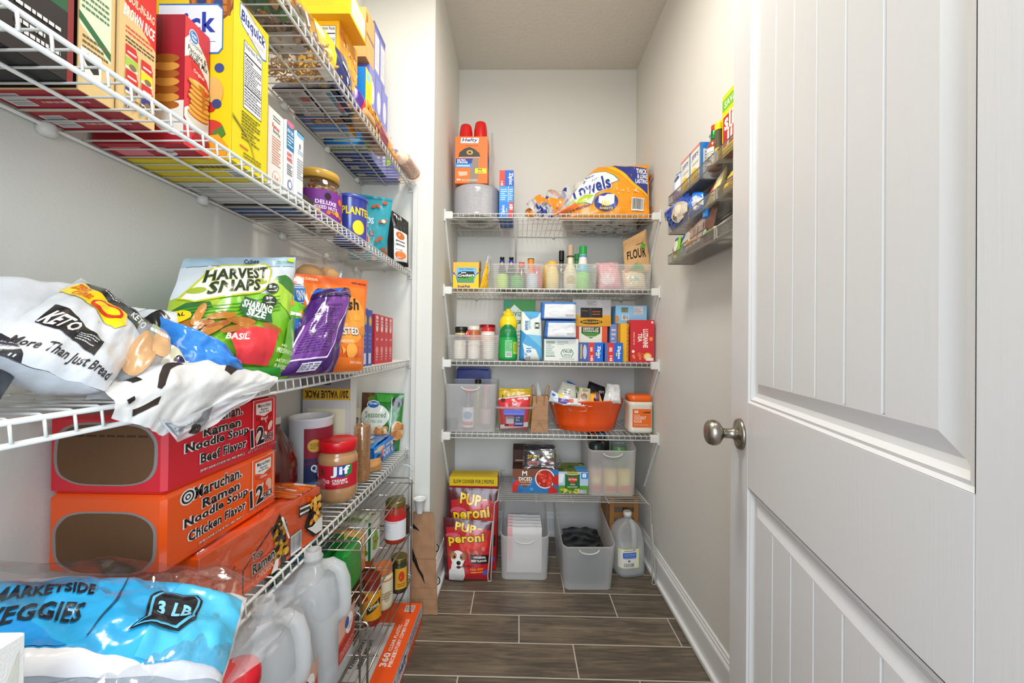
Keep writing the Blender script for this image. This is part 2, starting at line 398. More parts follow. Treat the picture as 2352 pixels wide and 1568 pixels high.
def carton(name, label, cat, x, y, z, w, d, h, base, faces={}, rz=0, cols=None, fin='c', tilt=None, group=None, bev=.0015):
    return TH(name, cart_g(G(), x, y, z, w, d, h, rz, base, faces, cols, fin, tilt, bev), label, cat, group)
# ---------------------------------------------------------------- soft bags
def bagfn(c, t, kind='pillow', wr=.004, seed=0, side=1, sag=0.0):
    """c = corners bottom-left, bottom-right, top-right, top-left seen from the printed side"""
    a, b_, d, e = [Vector(p) for p in c]; n0 = ((b_-a)+(d-e)).cross((e-a)+(d-b_)).normalized()
    sc_ = 3.1
    def fn(u, v):
        p = (a*(1-u)+b_*u)*(1-v)+(e*(1-u)+d*u)*v
        pu = max(0, 1-abs(2*u-1)**2.6)**.62
        if kind == 'pillow': pv = max(0, 1-abs(2*v-1)**4)**.6
        elif kind == 'pouch': pv = (min(1, v*7)**.5)*max(0, 1-v**1.7)**.8
        elif kind == 'flat': pu = max(0, 1-abs(2*u-1)**8)**.5; pv = max(0, 1-abs(2*v-1)**8)**.5
        elif kind == 'block': pu = max(0, 1-abs(2*u-1)**9)**.33; pv = max(0, 1-abs(2*v-1)**10)**.33
        else: pv = 1
        q = t*pu*pv
        w = noise.noise(Vector((u*sc_*1.0+seed*3.1, v*sc_+seed, seed*1.7+side)))+.55*noise.noise(Vector((u*sc_*2.6+seed, v*sc_*1.9-seed, side*2.0)))+.35*abs(noise.noise(Vector((u*sc_*5.3, v*sc_*2.2, seed+4.4))))
        inn = min(1, 8*min(u, 1-u, v, 1-v)+.15)
        edge = noise.noise(Vector((u*7+seed, v*7, 9.0)))*wr*.9
        return p+n0*(side*q+w*wr*inn*side+edge*(1-inn))-Vector((0, 0, 1))*sag*(1-(2*u-1)**2)*v
    return fn
def gridfn(V, nu, nv, flip=1):
    P_ = [Vector(p) for p in V]; n = nu+1
    def at(a, b_): return P_[b_*n+a]
    def nrm(a, b_):
        d = (at(min(a+1, nu), b_)-at(max(a-1, 0), b_)).cross(at(a, min(b_+1, nv))-at(a, max(b_-1, 0))); return d.normalized()
    N_ = {}
    def fn(u, v):
        x, y = min(max(u, 0), 1)*nu, min(max(v, 0), 1)*nv; i, j = min(int(x), nu-1), min(int(y), nv-1); a, b_ = x-i, y-j; p = Vector((0, 0, 0)); q = Vector((0, 0, 0))
        for di, dj, w in ((0, 0, (1-a)*(1-b_)), (1, 0, a*(1-b_)), (0, 1, (1-a)*b_), (1, 1, a*b_)):
            k = (i+di, j+dj)
            if k not in N_: N_[k] = nrm(*k)
            p += at(*k)*w; q += N_[k]*w
        return p, (q.normalized()*flip if q.length > 1e-9 else Vector((0, 0, 1)))
    fn.cells = (nu, nv)
    return fn
def bag_g(g, c, t, art, base, back=None, kind='pillow', wr=.004, seed=0, nu=34, nv=38, fin='g', step=.012, eps=.0007, sag=0, W_=None, H_=None, tb=None):
    f1 = bagfn(c, t, kind, wr, seed, 1, sag); f2 = bagfn(c, tb or t, kind, wr, seed, -1, sag)
    V, F = grid(f1, nu, nv); g.add(V, F, base if '/' in base or base[0] != '#' else base+'/'+fin, sm=True); gf = gridfn(V, nu, nv)
    V, F = grid(lambda u, v: f2(1-u, v), nu, nv); bk = back or base; g.add(V, F, bk if '/' in bk or bk[0] != '#' else bk+'/'+fin, sm=True)
    W_ = W_ or ((Vector(c[1])-Vector(c[0])).length+(Vector(c[2])-Vector(c[3])).length)/2; H_ = H_ or ((Vector(c[3])-Vector(c[0])).length+(Vector(c[2])-Vector(c[1])).length)/2
    ART(g, art, gf, W_, H_, eps, step, fin, .00018)
    return g
def bag(name, label, cat, c, t, art, base, group=None, **k): return TH(name, bag_g(G(), c, t, art, base, **k), label, cat, group)
def yz(X, y0, y1, z0, z1, lean=0, yaw=0, top=0):
    """corners of a panel that faces the aisle (+X): bottom at X, top leaning back by lean; yaw moves the far side out"""
    return [(X, y0, z0), (X+yaw, y1, z0), (X+yaw-lean, y1+top, z1), (X-lean, y0+top, z1)]
def xz(Y, x0, x1, z0, z1, lean=0, yaw=0, top=0): return [(x0, Y, z0), (x1, Y+yaw, z0), (x1+top, Y+yaw+lean, z1), (x0+top, Y+lean, z1)]
# label wrapped round a lathe body
def wrap(g, ops, cx, cy_, cz, r, z0, z1, a0, a1, eps=.0006, sx=1, sy=1, ex=2.0, rz=0, fin='c', step=.006):
    """a0..a1 degrees, left edge to right edge as seen from outside (angle grows counter-clockwise seen from above)"""
    rf = r if callable(r) else (lambda z: r)
    def fn(u, v):
        a = radians(a0+(a1-a0)*u); z = z0+(z1-z0)*v; c, s = cos(a), sin(a); q = (abs(c)**ex+abs(s)**ex)**(-1/ex); rr = rf(z)
        x, y = c*q*rr*sx, s*q*rr*sy
        return Vector((cx+x*cos(rz)-y*sin(rz), cy_+x*sin(rz)+y*cos(rz), cz+z))
    W_ = abs(radians(a1-a0))*rf((z0+z1)/2)*(sx+sy)/2; ART(g, ops, fd(fn), W_, z1-z0, eps, step, fin, .00008)
def bev_prof(pts): return pts
# ---------------------------------------------------------------- the room
XL, XR, YB, ZC, XW, YR = -.370, .683, 2.335, 2.753, -.677, 1.672
def quad(name, pts, m, off=0):
    g = G(); g.add(pts, [[0, 1, 2, 3]], m); return ST(name, g)
def wallbox(name, a, m='wallpaint'):
    g = G(); V, F = chbox(*a, c=.0005); g.add(V, F, m); return ST(name, g)
wallbox('floor', (-.80, -.6, -.05, .80, 2.45, 0), 'floortile')
wallbox('ceiling', (-.80, -.02, ZC, .80, 2.45, ZC+.05), 'ceilpaint')
wallbox('wall_left', (-.80, -.02, 0, XW, YR, ZC))
wallbox('wall_corner', (-.80, YR, 0, XL, 2.45, ZC))
wallbox('wall_back', (XL, YB, 0, XR, 2.45, ZC))
wallbox('wall_right', (XR, .16, 0, .80, 2.45, ZC))
g = G()
for a in ((-.80, -.14, 0, -.46, -.02, ZC), (.46, -.14, 0, .80, -.02, ZC), (-.46, -.14, 2.06, .46, -.02, ZC)):
    V, F = chbox(*a, c=.0005); g.add(V, F, 'wallpaint')
ST('wall_front', g)
def extrude(prof, path, m):
    """prof [(out,z)], path [(x,y,nx,ny)] -> swept moulding"""
    g = G(); V = []; n = len(prof)
    for x, y, nx, ny in path: V += [(x+nx*o, y+ny*o, z) for o, z in prof]
    F = [[j*n+i, j*n+i+1, (j+1)*n+i+1, (j+1)*n+i] for j in range(len(path)-1) for i in range(n-1)]
    F.append(list(range(n))); F.append([(len(path)-1)*n+i for i in range(n)][::-1]); g.add(V, F, m); return g
BP = [(0, .135), (.004, .135), (.006, .131), (.006, .124), (.009, .121), (.009, .114), (.014, .106), (.015, .100), (.015, .018), (.027, .018), (.028, .014), (.028, .004), (.026, 0), (0, 0)]
ST('baseboard_right', extrude(BP, [(XR, .62, -1, 0), (XR, YB, -1, 0)], 'trimpaint'))
ST('baseboard_back', extrude(BP, [(XR-.02, YB, 0, -1), (XL+.02, YB, 0, -1)], 'trimpaint'))
ST('baseboard_left', extrude(BP, [(XL, YB, 1, 0), (XL, YR, 1, -1), (XW, YR, 0, -1)], 'trimpaint'))
ST('baseboard_side', extrude(BP, [(XW, YR, 1, 0), (XW, 0, 1, 0)], 'trimpaint'))
g = G()
for x0, x1, z0, z1 in ((-.52, -.44, 0, 2.12), (.44, .52, 0, 2.12), (-.52, .52, 2.05, 2.12)):
    V, F = chbox(x0, -.02, z0, x1, -.004, z1, .004); g.add(V, F, 'trimpaint')
ST('trim_1', g)
# ceiling light (above and behind the frame's top edge): flush dome lamp
t = EM('ceiling_light', (-.04, .98, 2.70), 'round white flush ceiling lamp above the pantry floor', 'ceiling light')
g = G(); g.add(*lathe([(.10, .053), (.17, .053), (.175, .045), (.175, .03), (.165, .022)], -.04, .98, 2.70, 40), '#dedbd4/p', sm=True); PT('base', g, t)
g = G(); g.add(*lathe([(.165, .022), (.15, .004), (.11, -.016), (.05, -.028), (.001, -.03)], -.04, .98, 2.70, 40), 'glow', sm=True); PT('lamp_shade', g, t)
# ---------------------------------------------------------------- door (opened inwards, hinge by the camera)
DA = math.atan2(1385-1190, 905.5)         # opening direction against the corridor
DX = (-.8168, 0)
dd = Vector((sin(DA), cos(DA), 0)); dn = Vector((-cos(DA), sin(DA), 0))   # along the door to its free edge, face normal (to the aisle)
PK = Vector((.478, .854, 0))              # foot point under the knob rosette
def dpt(s, o, z): return PK+dd*s+dn*o+Vector((0, 0, z))    # s along the door (0 at the knob, + to free edge), o out of the face
S0, S1, DT, DH = -.655, .066, .035, 2.03
door = EM('door_1', tuple(dpt(S0, 0, .01)), '', ''); del door['label']; del door['category']; door['kind'] = 'structure'
g = G(); M = Matrix.Translation(dpt(S0, -DT, .01)) @ Matrix((dd, dn, Vector((0, 0, 1)))).transposed().to_4x4()
Wd = S1-S0
# leaf: stiles, rails and two recessed planked panels with sloped mouldings, both sides
st = .108
pan = [(.235, .826), (.998, 1.90)]
def dbox(u0, z0, u1, z1, y0=0, y1=DT, c=.001):
    V, F = chbox(u0, y0, z0, u1, y1, z1, c); g.add(V, F, 'doorpaint', M)
dbox(0, 0, st, DH); dbox(Wd-st, 0, Wd, DH); dbox(st, 0, Wd-st, pan[0][0]); dbox(st, pan[0][1], Wd-st, pan[1][0]); dbox(st, pan[1][1], Wd-st, DH)
for z0, z1 in pan:
    rc, mw = .0085, .030
    for sgn, yf in ((1, DT), (-1, 0)):
        # moulding ring: three steps sloping down to the groove, then field
        rings = [(0, 0), (.004, -.0035), (.008, -.003), (.014, -.009), (.022, -.0105), (.042, -.0045), (.044, -.0045)]
        V = []; F = []
        for ins, dep in rings:
            y = yf+sgn*dep
            V += [(st+ins, y, z0+ins), (Wd-st-ins, y, z0+ins), (Wd-st-ins, y, z1-ins), (st+ins, y, z1-ins)]
        for r_ in range(len(rings)-1):
            for k in range(4): a = r_*4; F.append([a+k, a+(k+1) % 4, a+4+(k+1) % 4, a+4+k])
        g.add(V, F, 'doorpaint', M)
        # planked field with V grooves
        u0, u1 = st+.044, Wd-st-.044; npk = 6; y = yf-sgn*.0045; V = []; F = []
        us = [u0]
        for k in range(1, npk):
            uu = u0+(u1-u0)*k/npk; us += [uu-.003, uu, uu+.003]
        us.append(u1)
        for i, uu in enumerate(us):
            dy = .0025 if (i % 3 == 2 and 0 < i < len(us)-1) else 0
            V += [(uu, y-sgn*dy, z0+.044), (uu, y-sgn*dy, z1-.044)]
        F = [[2*i, 2*i+2, 2*i+3, 2*i+1] for i in range(len(us)-1)]; g.add(V, F, 'doorpaint', M)
PT('door_leaf', g, door)
def knob(side):
    o0 = 0 if side > 0 else -DT; z = .935; rz = []
    prof = [(.0, 0), (.033, 0), (.033, .003), (.031, .007), (.020, .009), (.013, .013), (.0105, .018), (.0105, .034), (.016, .038), (.024, .043), (.0275, .050), (.0275, .057), (.025, .064), (.021, .068), (.016, .070), (.001, .0705)]
    V = []; F = []; n = 32
    for r_, h in prof:
        for k in range(n): a = 2*pi*k/n; V.append(dpt(0+cos(a)*r_, o0+side*h, z+sin(a)*r_))
    for j in range(len(prof)-1):
        for k in range(n): F.append([j*n+k, j*n+(k+1) % n, (j+1)*n+(k+1) % n, (j+1)*n+k])
    gk = G(); gk.add(V, F, '#a29b90/m', sm=True); return gk
PT('door_handle', knob(1), door, label='satin nickel door knob with round rosette')
PT('door_handle', knob(-1), door, label='satin nickel door knob with round rosette')
g = G()
for hz in (.2, 1.0, 1.8):
    g.add(*tube([dpt(S0-.004, .006, hz), dpt(S0-.004, .006, hz+.09)], .007, 8), '#a29b90/m', sm=True)
PT('hinge', g, door)
# ---------------------------------------------------------------- ventilated wire shelving
WH = '#dedcd6/p'
def wire_shelf(name, label, group, axis, lo, hi, back, front, z, mids, wr=.0016, rr=.0031, lipd=.026):
    """axis 'y': shelf runs along Y, depth along X; axis 'x': runs along X, depth along Y. lo..hi run, back/front depth coords"""
    mk = (lambda d, r, zz: (d, r, zz)) if axis == 'y' else (lambda d, r, zz: (r, d, zz))
    t = EM(name, mk((back+front)/2, (lo+hi)/2, z-lipd), label, 'wire shelf', group)
    g = G(); s = 1 if front > back else -1; k = lo+.013
    while k < hi:
        g.add(*tube([mk(back+s*.003, k, z-wr), mk(front-s*.004, k, z-wr), mk(front+s*.0008, k, z-.003), mk(front+s*.0035, k, z-lipd+.002)], wr, 5), WH, sm=True); k += .0265
    PT('wire_grid', g, t)
    for d, zz, r in [(front, z-.0045, rr), (front, z-lipd, rr), (back+s*.004, z-.005, .0028)]+[(m_, z-.005, .0026) for m_ in mids]:
        g = G(); g.add(*tube([mk(d, lo, zz), mk(d, hi, zz)], r, 8), WH, sm=True); PT('rail', g, t)
    return t
LZ = [1.797, 1.428, 1.051, .674]
LSH = []
for i, z in enumerate(LZ):
    pos = ['top', 'second', 'third', 'bottom'][i]
    lb = ['topmost white wire shelf on the left wall under bagged noodles and yellow boxes',
          'white wire shelf on the left wall under the baking mix boxes', 'white wire shelf on the left wall holding the snack bags',
          'lowest white wire shelf on the left wall under the ramen boxes and peanut butter'][i]
    t = wire_shelf('wire_shelf', lb, 'white wire shelves on the left wall', 'y', .02, YR-.004, XW+.004, -.463, z, [(-.570)])
    for yy in ([.30, .545, .82, 1.10, 1.35, 1.60] if i in (0, 1) else [.55, 1.1, 1.6]):
        g = G(); g.add(*lathe([(.004, .004), (.009, .003), (.011, -.004), (.011, -.012), (.008, -.016), (.002, -.017)], XW+.007, yy, z-.002, 14, sx=.9), WH, sm=True); PT('wall_clip', g, t)
    g = G(); V, F = chbox(-.474, YR-.010, z-.036, -.452, YR-.0005, z+.006, .002); g.add(V, F, WH); PT('end_bracket', g, t)
t = EM('support_pole', (-.443, 1.655, 0), 'white vertical support pole at the far end of the left shelves', 'shelf pole')
g = G(); V, F = chbox(-.452, 1.648, .002, -.434, 1.664, 1.79, .002); g.add(V, F, WH); PT('pole', g, t)
g = G(); V, F = chbox(-.458, 1.642, .0, -.428, 1.669, .004, .001); g.add(V, F, WH); PT('foot', g, t)
BZ = [1.763, 1.396, 1.040, .686]
for i, z in enumerate(BZ):
    lb = ['topmost white wire shelf across the back wall, carrying plates and paper towels', 'white wire shelf across the back wall carrying three ribbed bins of bottles',
          'white wire shelf across the back wall carrying sugar, lemon juice and tea', 'lowest white wire shelf across the back wall carrying the orange tub'][i]
    t = wire_shelf('wire_shelf', lb, 'white wire shelves on the back wall', 'x', XL+.002, XR-.002, YB-.003, 1.925, z, [2.02, 2.08, 2.2] if i == 0 else [2.05, 2.2], wr=.0013, rr=.0028, lipd=.024)
    for sx, x in ((1, XL), (-1, XR)):
        g = G(); a = sorted((x+sx*.001, x+sx*.042)); V, F = chbox(a[0], 1.912, z-.034, a[1], 1.934, z+.003, .003); g.add(V, F, WH)
        a = sorted((x+sx*.0005, x+sx*.008)); V, F = chbox(a[0], 1.909, z-.045, a[1], 1.940, z+.014, .002); g.add(V, F, WH); PT('end_bracket', g, t)
        g = G(); xx = x+sx*.006
        V = []; F = []
        for yy, zz in ((1.918, z-.03), (2.12, z-.315)):
            for dx, dy in ((-.005, -.006), (.005, -.006), (.005, .006), (-.005, .006)): V.append((xx+dx, yy+dy, zz))
        F = [[0, 1, 5, 4], [1, 2, 6, 5], [2, 3, 7, 6], [3, 0, 4, 7], [0, 3, 2, 1], [4, 5, 6, 7]]
        g.add(V, F, WH); PT('diagonal_brace', g, t)
    for x in (-.25, .2, .6):
        g = G(); g.add(*lathe([(.003, .003), (.008, .002), (.008, -.012), (.002, -.014)], x, YB-.006, z-.002, 12), WH, sm=True); PT('wall_clip', g, t)
    if i == 0:
        g = G(); V = []
        for yy, zz in ((1.93, z-.026), (YB-.002, z-.30)):
            for dx, dy in ((-.006, -.003), (.006, -.003), (.006, .003), (-.006, .003)): V.append((-.02+dx, yy+dy, zz))
        g.add(V, [[0, 1, 5, 4], [1, 2, 6, 5], [2, 3, 7, 6], [3, 0, 4, 7], [0, 3, 2, 1], [4, 5, 6, 7]], WH); PT('diagonal_brace', g, t)
# ================================================================ back shelves
Z1, Z2, Z3, Z4 = BZ
# ---- top shelf
t = EM('plate_stack', (-.229, 2.09, Z1), 'shrink-wrapped stack of silver-rimmed plastic plates on the top back shelf', 'plates')
g = G(); pr = []
for k in range(33):
    z = k*.0048; pr += [(.1175, z), (.1205, z+.0012), (.1205, z+.0034), (.1175, z+.0044)]
g.add(*lathe(pr, -.229, 2.09, Z1+.004, 44), '#dcdade/p', sm=False); PT('plates', g, t)
g = G(); g.add(*lathe([(.06, .001), (.122, .002), (.1235, .02), (.123, .09), (.1245, .14), (.121, .166), (.07, .169), (.001, .17)], -.229, 2.09, Z1, 44), 'film', sm=True); PT('wrapper', g, t)
g = G(); g.add(*lathe([(.001, 0), (.10, 0), (.104, .002)], -.229, 2.09, Z1+.001, 36), '#dad6cc/p'); ART(g, [BL(9, .25, .2, .75, .6, .007, ['#b44', '#3a5a8a', '#777'.replace('777', '777777')], 4)] and [E(.3, .45, .07, .02, '#c25050'), E(.5, .4, .08, .02, '#5577aa'), L(.3, .5, .7, .6, 3, '#888888')], plane_fn((-.329, 2.19, Z1+.0005), (.2, 0, 0), (0, -.2, 0)), .2, .2); PT('base_label', g, t)
OR = '#f2702a'
HB = [R(0, .0, 1, 1, OR), P([(.16, .86), (.71, .86), (.73, .97), (.18, .97)], '#f4efe9'), T('Hefty', .21, .868, .69, .965, '#1f3080', .03, shear=.15), L(.3, .79, .7, .82, 1, '#8c3a20'),
      P([(.10, .56), (.13, .66), (.28, .74), (.44, .78), (.60, .73), (.74, .65), (.78, .57)], '#3a3632'), E(.45, .66, .10, .05, '#caa04a'), E(.45, .66, .05, .025, '#3a3632'), R(.12, .545, .76, .565, '#b8a493'),
      P([(.54, .54), (.72, .54), (.72, .10), (.66, 0), (.42, 0), (.47, .3)], '#8d7c6e'), P([(.02, .42), (.50, .42), (.55, .53), (.02, .53)], '#23408f'), T('ULTRA', .06, .48, .33, .515, '#ffffff', .04), T('STRONG', .06, .43, .38, .468, '#ffffff', .04),
      R(0, .34, .52, .42, '#3f8fd8'), L(.05, .35, .45, .40, 1, '#e8f0ff'), R(.62, .21, .97, .32, '#f5d21c'), T('90', .70, .27, .84, .312, '#2a2a60', .04), L(.68, .225, .88, .255, 1, '#2a2a60'), P([(.09, .25), (.38, .25), (.38, .17), (.12, .15)], '#e8b49a'), T('90', .05, .055, .17, .095, '#ffffff', .03), L(.2, .04, .7, .09, 2, '#f6cdb5')]
carton('trash_bag_box', 'orange box of black trash bags standing on the wrapped plate stack', 'box', -.250, 2.05, Z1+.176, .165, .10, .237, OR,
       {'-y': HB, '+x': [R(0, .0, 1, 1, OR), R(0, .42, 1, .70, '#23408f'), R(0, .36, 1, .42, '#3f8fd8')]}, tilt=Matrix.Rotation(radians(1), 4, 'X'), fin='c')
for i, (x, y, h) in enumerate(((-.300, 2.155, .376), (-.220, 2.155, .390))):
    g = G(); pr = []
    for k in range(26): pr += [(.0385, k*.0112), (.0395, k*.0112+.003), (.0375, k*.0112+.010)]
    pr += [(.037, h-.085), (.0355, h-.04), (.031, h-.010), (.029, h-.002), (.027, h), (.026, h-.004), (.001, h-.004)]
    g.add(*lathe(pr, x, y, Z1+.176, 32), '#d61c1c/p', sm=True)
    TH('party_cup_stack', g, ('shorter' if i == 0 else 'taller')+' nested stack of red plastic cups behind the orange trash bag box', 'cups', 'red cup stacks behind the trash bag box')
bag('cup_sleeve', 'clear empty plastic sleeve standing beside the orange trash bag box', 'bag', [(-.155, 2.10, Z1+.17), (-.145, 2.16, Z1+.17), (-.150, 2.15, Z1+.50), (-.157, 2.11, Z1+.50)], .006, [], 'film', wr=.006, seed=4, nu=8, nv=20)
def ziploc(x, y, z, w, d, h, lab, up=False, rz=0, grp=None):
    side = [R(0, 0, .42, 1, '#d9352a'), R(.42, 0, 1, 1, '#1569c8'), T('Ziploc', .55, .1, .92, .9, '#ffffff', .03, rot=0) if w > h else T('Ziploc', .42, .40, 1.02, .62, '#ffffff', .03, rot=-90), ]
    if up: side = [R(0, 0, .42, 1, '#d9352a'), R(.42, 0, 1, 1, '#1569c8'), T('Ziploc', .30, .42, 1.1, .62, '#ffffff', .03, rot=-90), L(.72, .25, .8, .7, 1, '#f4d21c'), T('145', .08, .12, .34, .22, '#ffffff', .04, rot=-90), L(.15, .4, .24, .9, 1, '#ffd8d0')]
    return carton('sandwich_bag_box', lab, 'box', x, y, z, w, d, h, '#1569c8', {'-y': side}, rz=rz, group=grp)
zl = ['lowest', 'middle', 'topmost']
for i in range(3):
    ops = [R(.38, 0, 1, 1, '#1a57b8'), R(0, 0, .38, 1, '#d8402f'), T('Ziploc', .36, .3, 1.2, .62, '#dfe9ff', .03, rot=-90), T('145', .02, .1, .34, .24, '#ffffff', .03, rot=-90)] if i == 2 else \
          [R(0, 0, 1, 1, '#3c8fdf'), R(.62, 0, .65, 1, '#d9e6f4'), L(.1, .1, .55, .85, 6, '#bfe0fa'), L(.7, .1, .95, .85, 6, '#bfe0fa')] if i == 1 else \
          [R(0, 0, .68, 1, '#2a7fd8'), R(.68, 0, 1, 1, '#e0432f'), T('Ziploc', -.06, .35, .66, .62, '#dfe9ff', .03, rot=90), T('NEW', .65, .6, 1.05, .8, '#ffffff', .03, rot=90), L(.5, .2, .56, .8, 1, '#f4d21c')]
    carton('sandwich_bag_box', 'sandwich bag box, '+zl[i]+' of the stack of three on the top back shelf', 'box', -.070, 2.09, Z1+i*.081, .072, .18, .0805, '#1d50b0', {'-y': ops, '-z': [L(.1, .2, .9, .8, 7, '#7fa4e0')]}, group='sandwich bag boxes stacked on the top shelf')
# paper towel pack: rolls inside a torn printed film
t = EM('paper_towel_pack', (.44, 2.12, Z1), 'torn orange and yellow plastic pack of paper towel rolls on top back shelf', 'paper towels')
for i, (x, y) in enumerate(((.395, 2.095), (.515, 2.095), (.33, 2.215), (.45, 2.215), (.57, 2.215))):
    g = G(); hh = .262; g.add(*lathe([(.018, .0), (.056, 0), (.0595, .004), (.0595, hh-.004), (.056, hh), (.018, hh)], x+.03, y+.02, Z1+.001, 28, caps=False), '#e6e3dc/d', sm=True)
    g.add(*lathe([(.0185, hh), (.0185, 0)], x+.03, y+.02, Z1+.001, 20, caps=False), '#a98a64/d', sm=True); PT('paper_roll', g, t)
g = G(); OG = '#f59a14'
tw = [P([(.0, .30), (.05, .5), (.15, .72), (.3, .9), (.42, 1), (.62, 1), (.8, 1), (1, 1), (1, 0), (.0, 0)], OG),
      P([(.58, .97), (.98, .92), (.98, .42), (.82, .62), (.68, .82)], '#2b3a90'), T('THICK', .85, .80, .98, .90, '#ffffff', .03), T('& LONG', .86, .71, .98, .79, '#ffffff', .03), T('LASTING', .84, .62, .98, .70, '#ffffff', .03),
      P([(.50, .94), (.58, .96), (.68, .84), (.82, .63), (.98, .42), (.985, .36), (.82, .55), (.66, .78)], '#f6b81c'),
      P([(.04, .40), (.10, .60), (.22, .76), (.36, .84), (.50, .84), (.60, .76), (.66, .66), (.58, .62), (.40, .42), (.36, .22), (.28, .26), (.10, .26), (.05, .28)], '#4a8a90'), P([(.05, .40), (.11, .59), (.22, .745), (.36, .825), (.50, .825), (.59, .75), (.645, .66), (.56, .62), (.39, .42), (.35, .235), (.28, .275), (.10, .275), (.055, .29)], '#f1ece4'),
      P([(.03, .26), (.16, .36), (.30, .42), (.38, .40), (.30, .29), (.12, .24)], '#a9c91c'),
      T('Super', .27, .725, .38, .79, '#2b3a90', .01, rot=14, shear=.2), T('Premium', .25, .655, .42, .72, '#2b3a90', .01, rot=14, shear=.2),
      T('Towels', .09, .42, .56, .68, '#24398c', .045, rot=16, ol='#ffffff', ow=.03), T('Strong & Absorbent', .03, .13, .34, .20, '#24398c', .02, rot=12),
      E(.51, .27, .13, .16, '#2b3a90'), P([(.43, .25), (.43, .38), (.49, .37), (.52, .40), (.60, .40), (.60, .24), (.52, .20)], '#f0ece6'), T('150', .465, .20, .55, .29, '#f4d21c', .05), T('SHEETS', .44, .14, .59, .18, '#f4d21c', .03), BC(.79, .12, .93, .34), BL(14, .62, .40, .86, .52, .004, ['#f7d9a8'], 3)]
V0 = [(.20, 2.03, Z1-.0), (.655, 2.00, Z1+.0), (.655, 2.03, Z1+.285), (.22, 2.06, Z1+.275)]
def towf(u, v):
    # front of the pack bulging over the rolls, low on the left where it was torn open
    p = bagfn(V0, .035, 'pillow', .010, 3)(u, v); s = max(0, (.42-u)/.42); p.z -= (s**1.3)*.215*v; p.z = max(p.z, Z1+.002); return p
V, F = grid(towf, 50, 36); g.add(V, F, '#f59a14/g', sm=True)
_gt = gridfn(V, 50, 36)
def towart(u, v): c = (max(0, (.42-u)/.42)**1.3)*.215; return _gt(u, min(1, v*.28/(.28-c)))
towart.cells = (50, 36); ART(g, tw, towart, .455, .285, .0012, .012, 'g', .0003)
V2 = []; 
def topf(u, v):
    p = towf(u, 1); q = Vector((.24+.42*u, 2.29, Z1+.262-max(0, (.3-u))*.5)); r_ = p*(1-v)+q*v; r_.z += .018*sin(pi*v)+.006*noise.noise(Vector((u*9, v*9, 1))); return r_
V, F = grid(topf, 30, 12); g.add(V, F, ['#f0ece6/g' if (i % 30) in (8, 9, 10, 20, 21) else '#f59a14/g' for i in range(len(F))], sm=True)
PT('printed_wrapper', g, t)
g = G()
def sidef(u, v):
    p = Vector((.660+.012*sin(v*9)+.004*noise.noise(Vector((u*8, v*8, 2))), 2.01+.26*u, Z1+.004+.262*v)); return p
V, F = grid(sidef, 10, 16); g.add(V, F, ['#f08a3c/g' if (i//10) % 5 in (1, 3) else 'haze' for i in range(len(F))], sm=True); PT('side_film', g, t); g = G()
def tailf(u, v):   # clear tail of the pack, twisted towards the left and hanging over the shelf lip
    a = 2*pi*u; xx = .245-.20*v; rr = .080*(1-.35*v)*(1-.25*sin(v*8)**2)
    p = Vector((xx+.018*sin(3*a+v*5), 2.02+rr*.75*cos(a), Z1+.004+rr*1.0*(1+sin(a))-.015*v))
    n = noise.noise(Vector((u*7, v*7, 5)))*.024; p += Vector((n, n*.5, abs(n)*1.3)); p.z = max(p.z, Z1+.003); return p
V, F = grid(tailf, 30, 22, True); rd = random.Random(5)
ms = []
for i in range(len(F)):
    u, v = (i % 30)/30, (i//30)/22; w = noise.noise(Vector((u*5, v*5, 8)))
    ms.append('#f08a1c/g' if w > .16 else '#2b3a90/g' if w < -.34 else 'haze')
g.add(V, F, ms, sm=True)
PT('torn_film', g, t); g = G()
def flapf(u, v):   # orange corner hanging in front of the lip
    a = Vector((.235, 1.965, Z1+.10)); b_ = Vector((.30, 1.975, Z1+.05)); c_ = Vector((.155, 1.905, Z1-.024))
    p = (a*(1-u)+b_*u)*(1-v)+c_*v; return p+Vector((0, -.008, 0))*sin(pi*v)*cos(u*9)+Vector((0, 0, .004))*noise.noise(Vector((u*6, v*6, 3)))
V, F = grid(flapf, 8, 14); g.add(V, F, ['#ee7430/g' if (i % 8) > 4 else 'haze' for i in range(len(F))], sm=True)
PT('torn_flap', g, t)
bag('wrapper_scrap', 'small dark red corner of a packet tucked left of the plate stack', 'packet', [(-.362, 2.0, Z1), (-.345, 1.985, Z1), (-.347, 1.985, Z1+.022), (-.352, 1.99, Z1+.022)], .002, [], '#8d1f34', nu=5, nv=5, wr=.001)
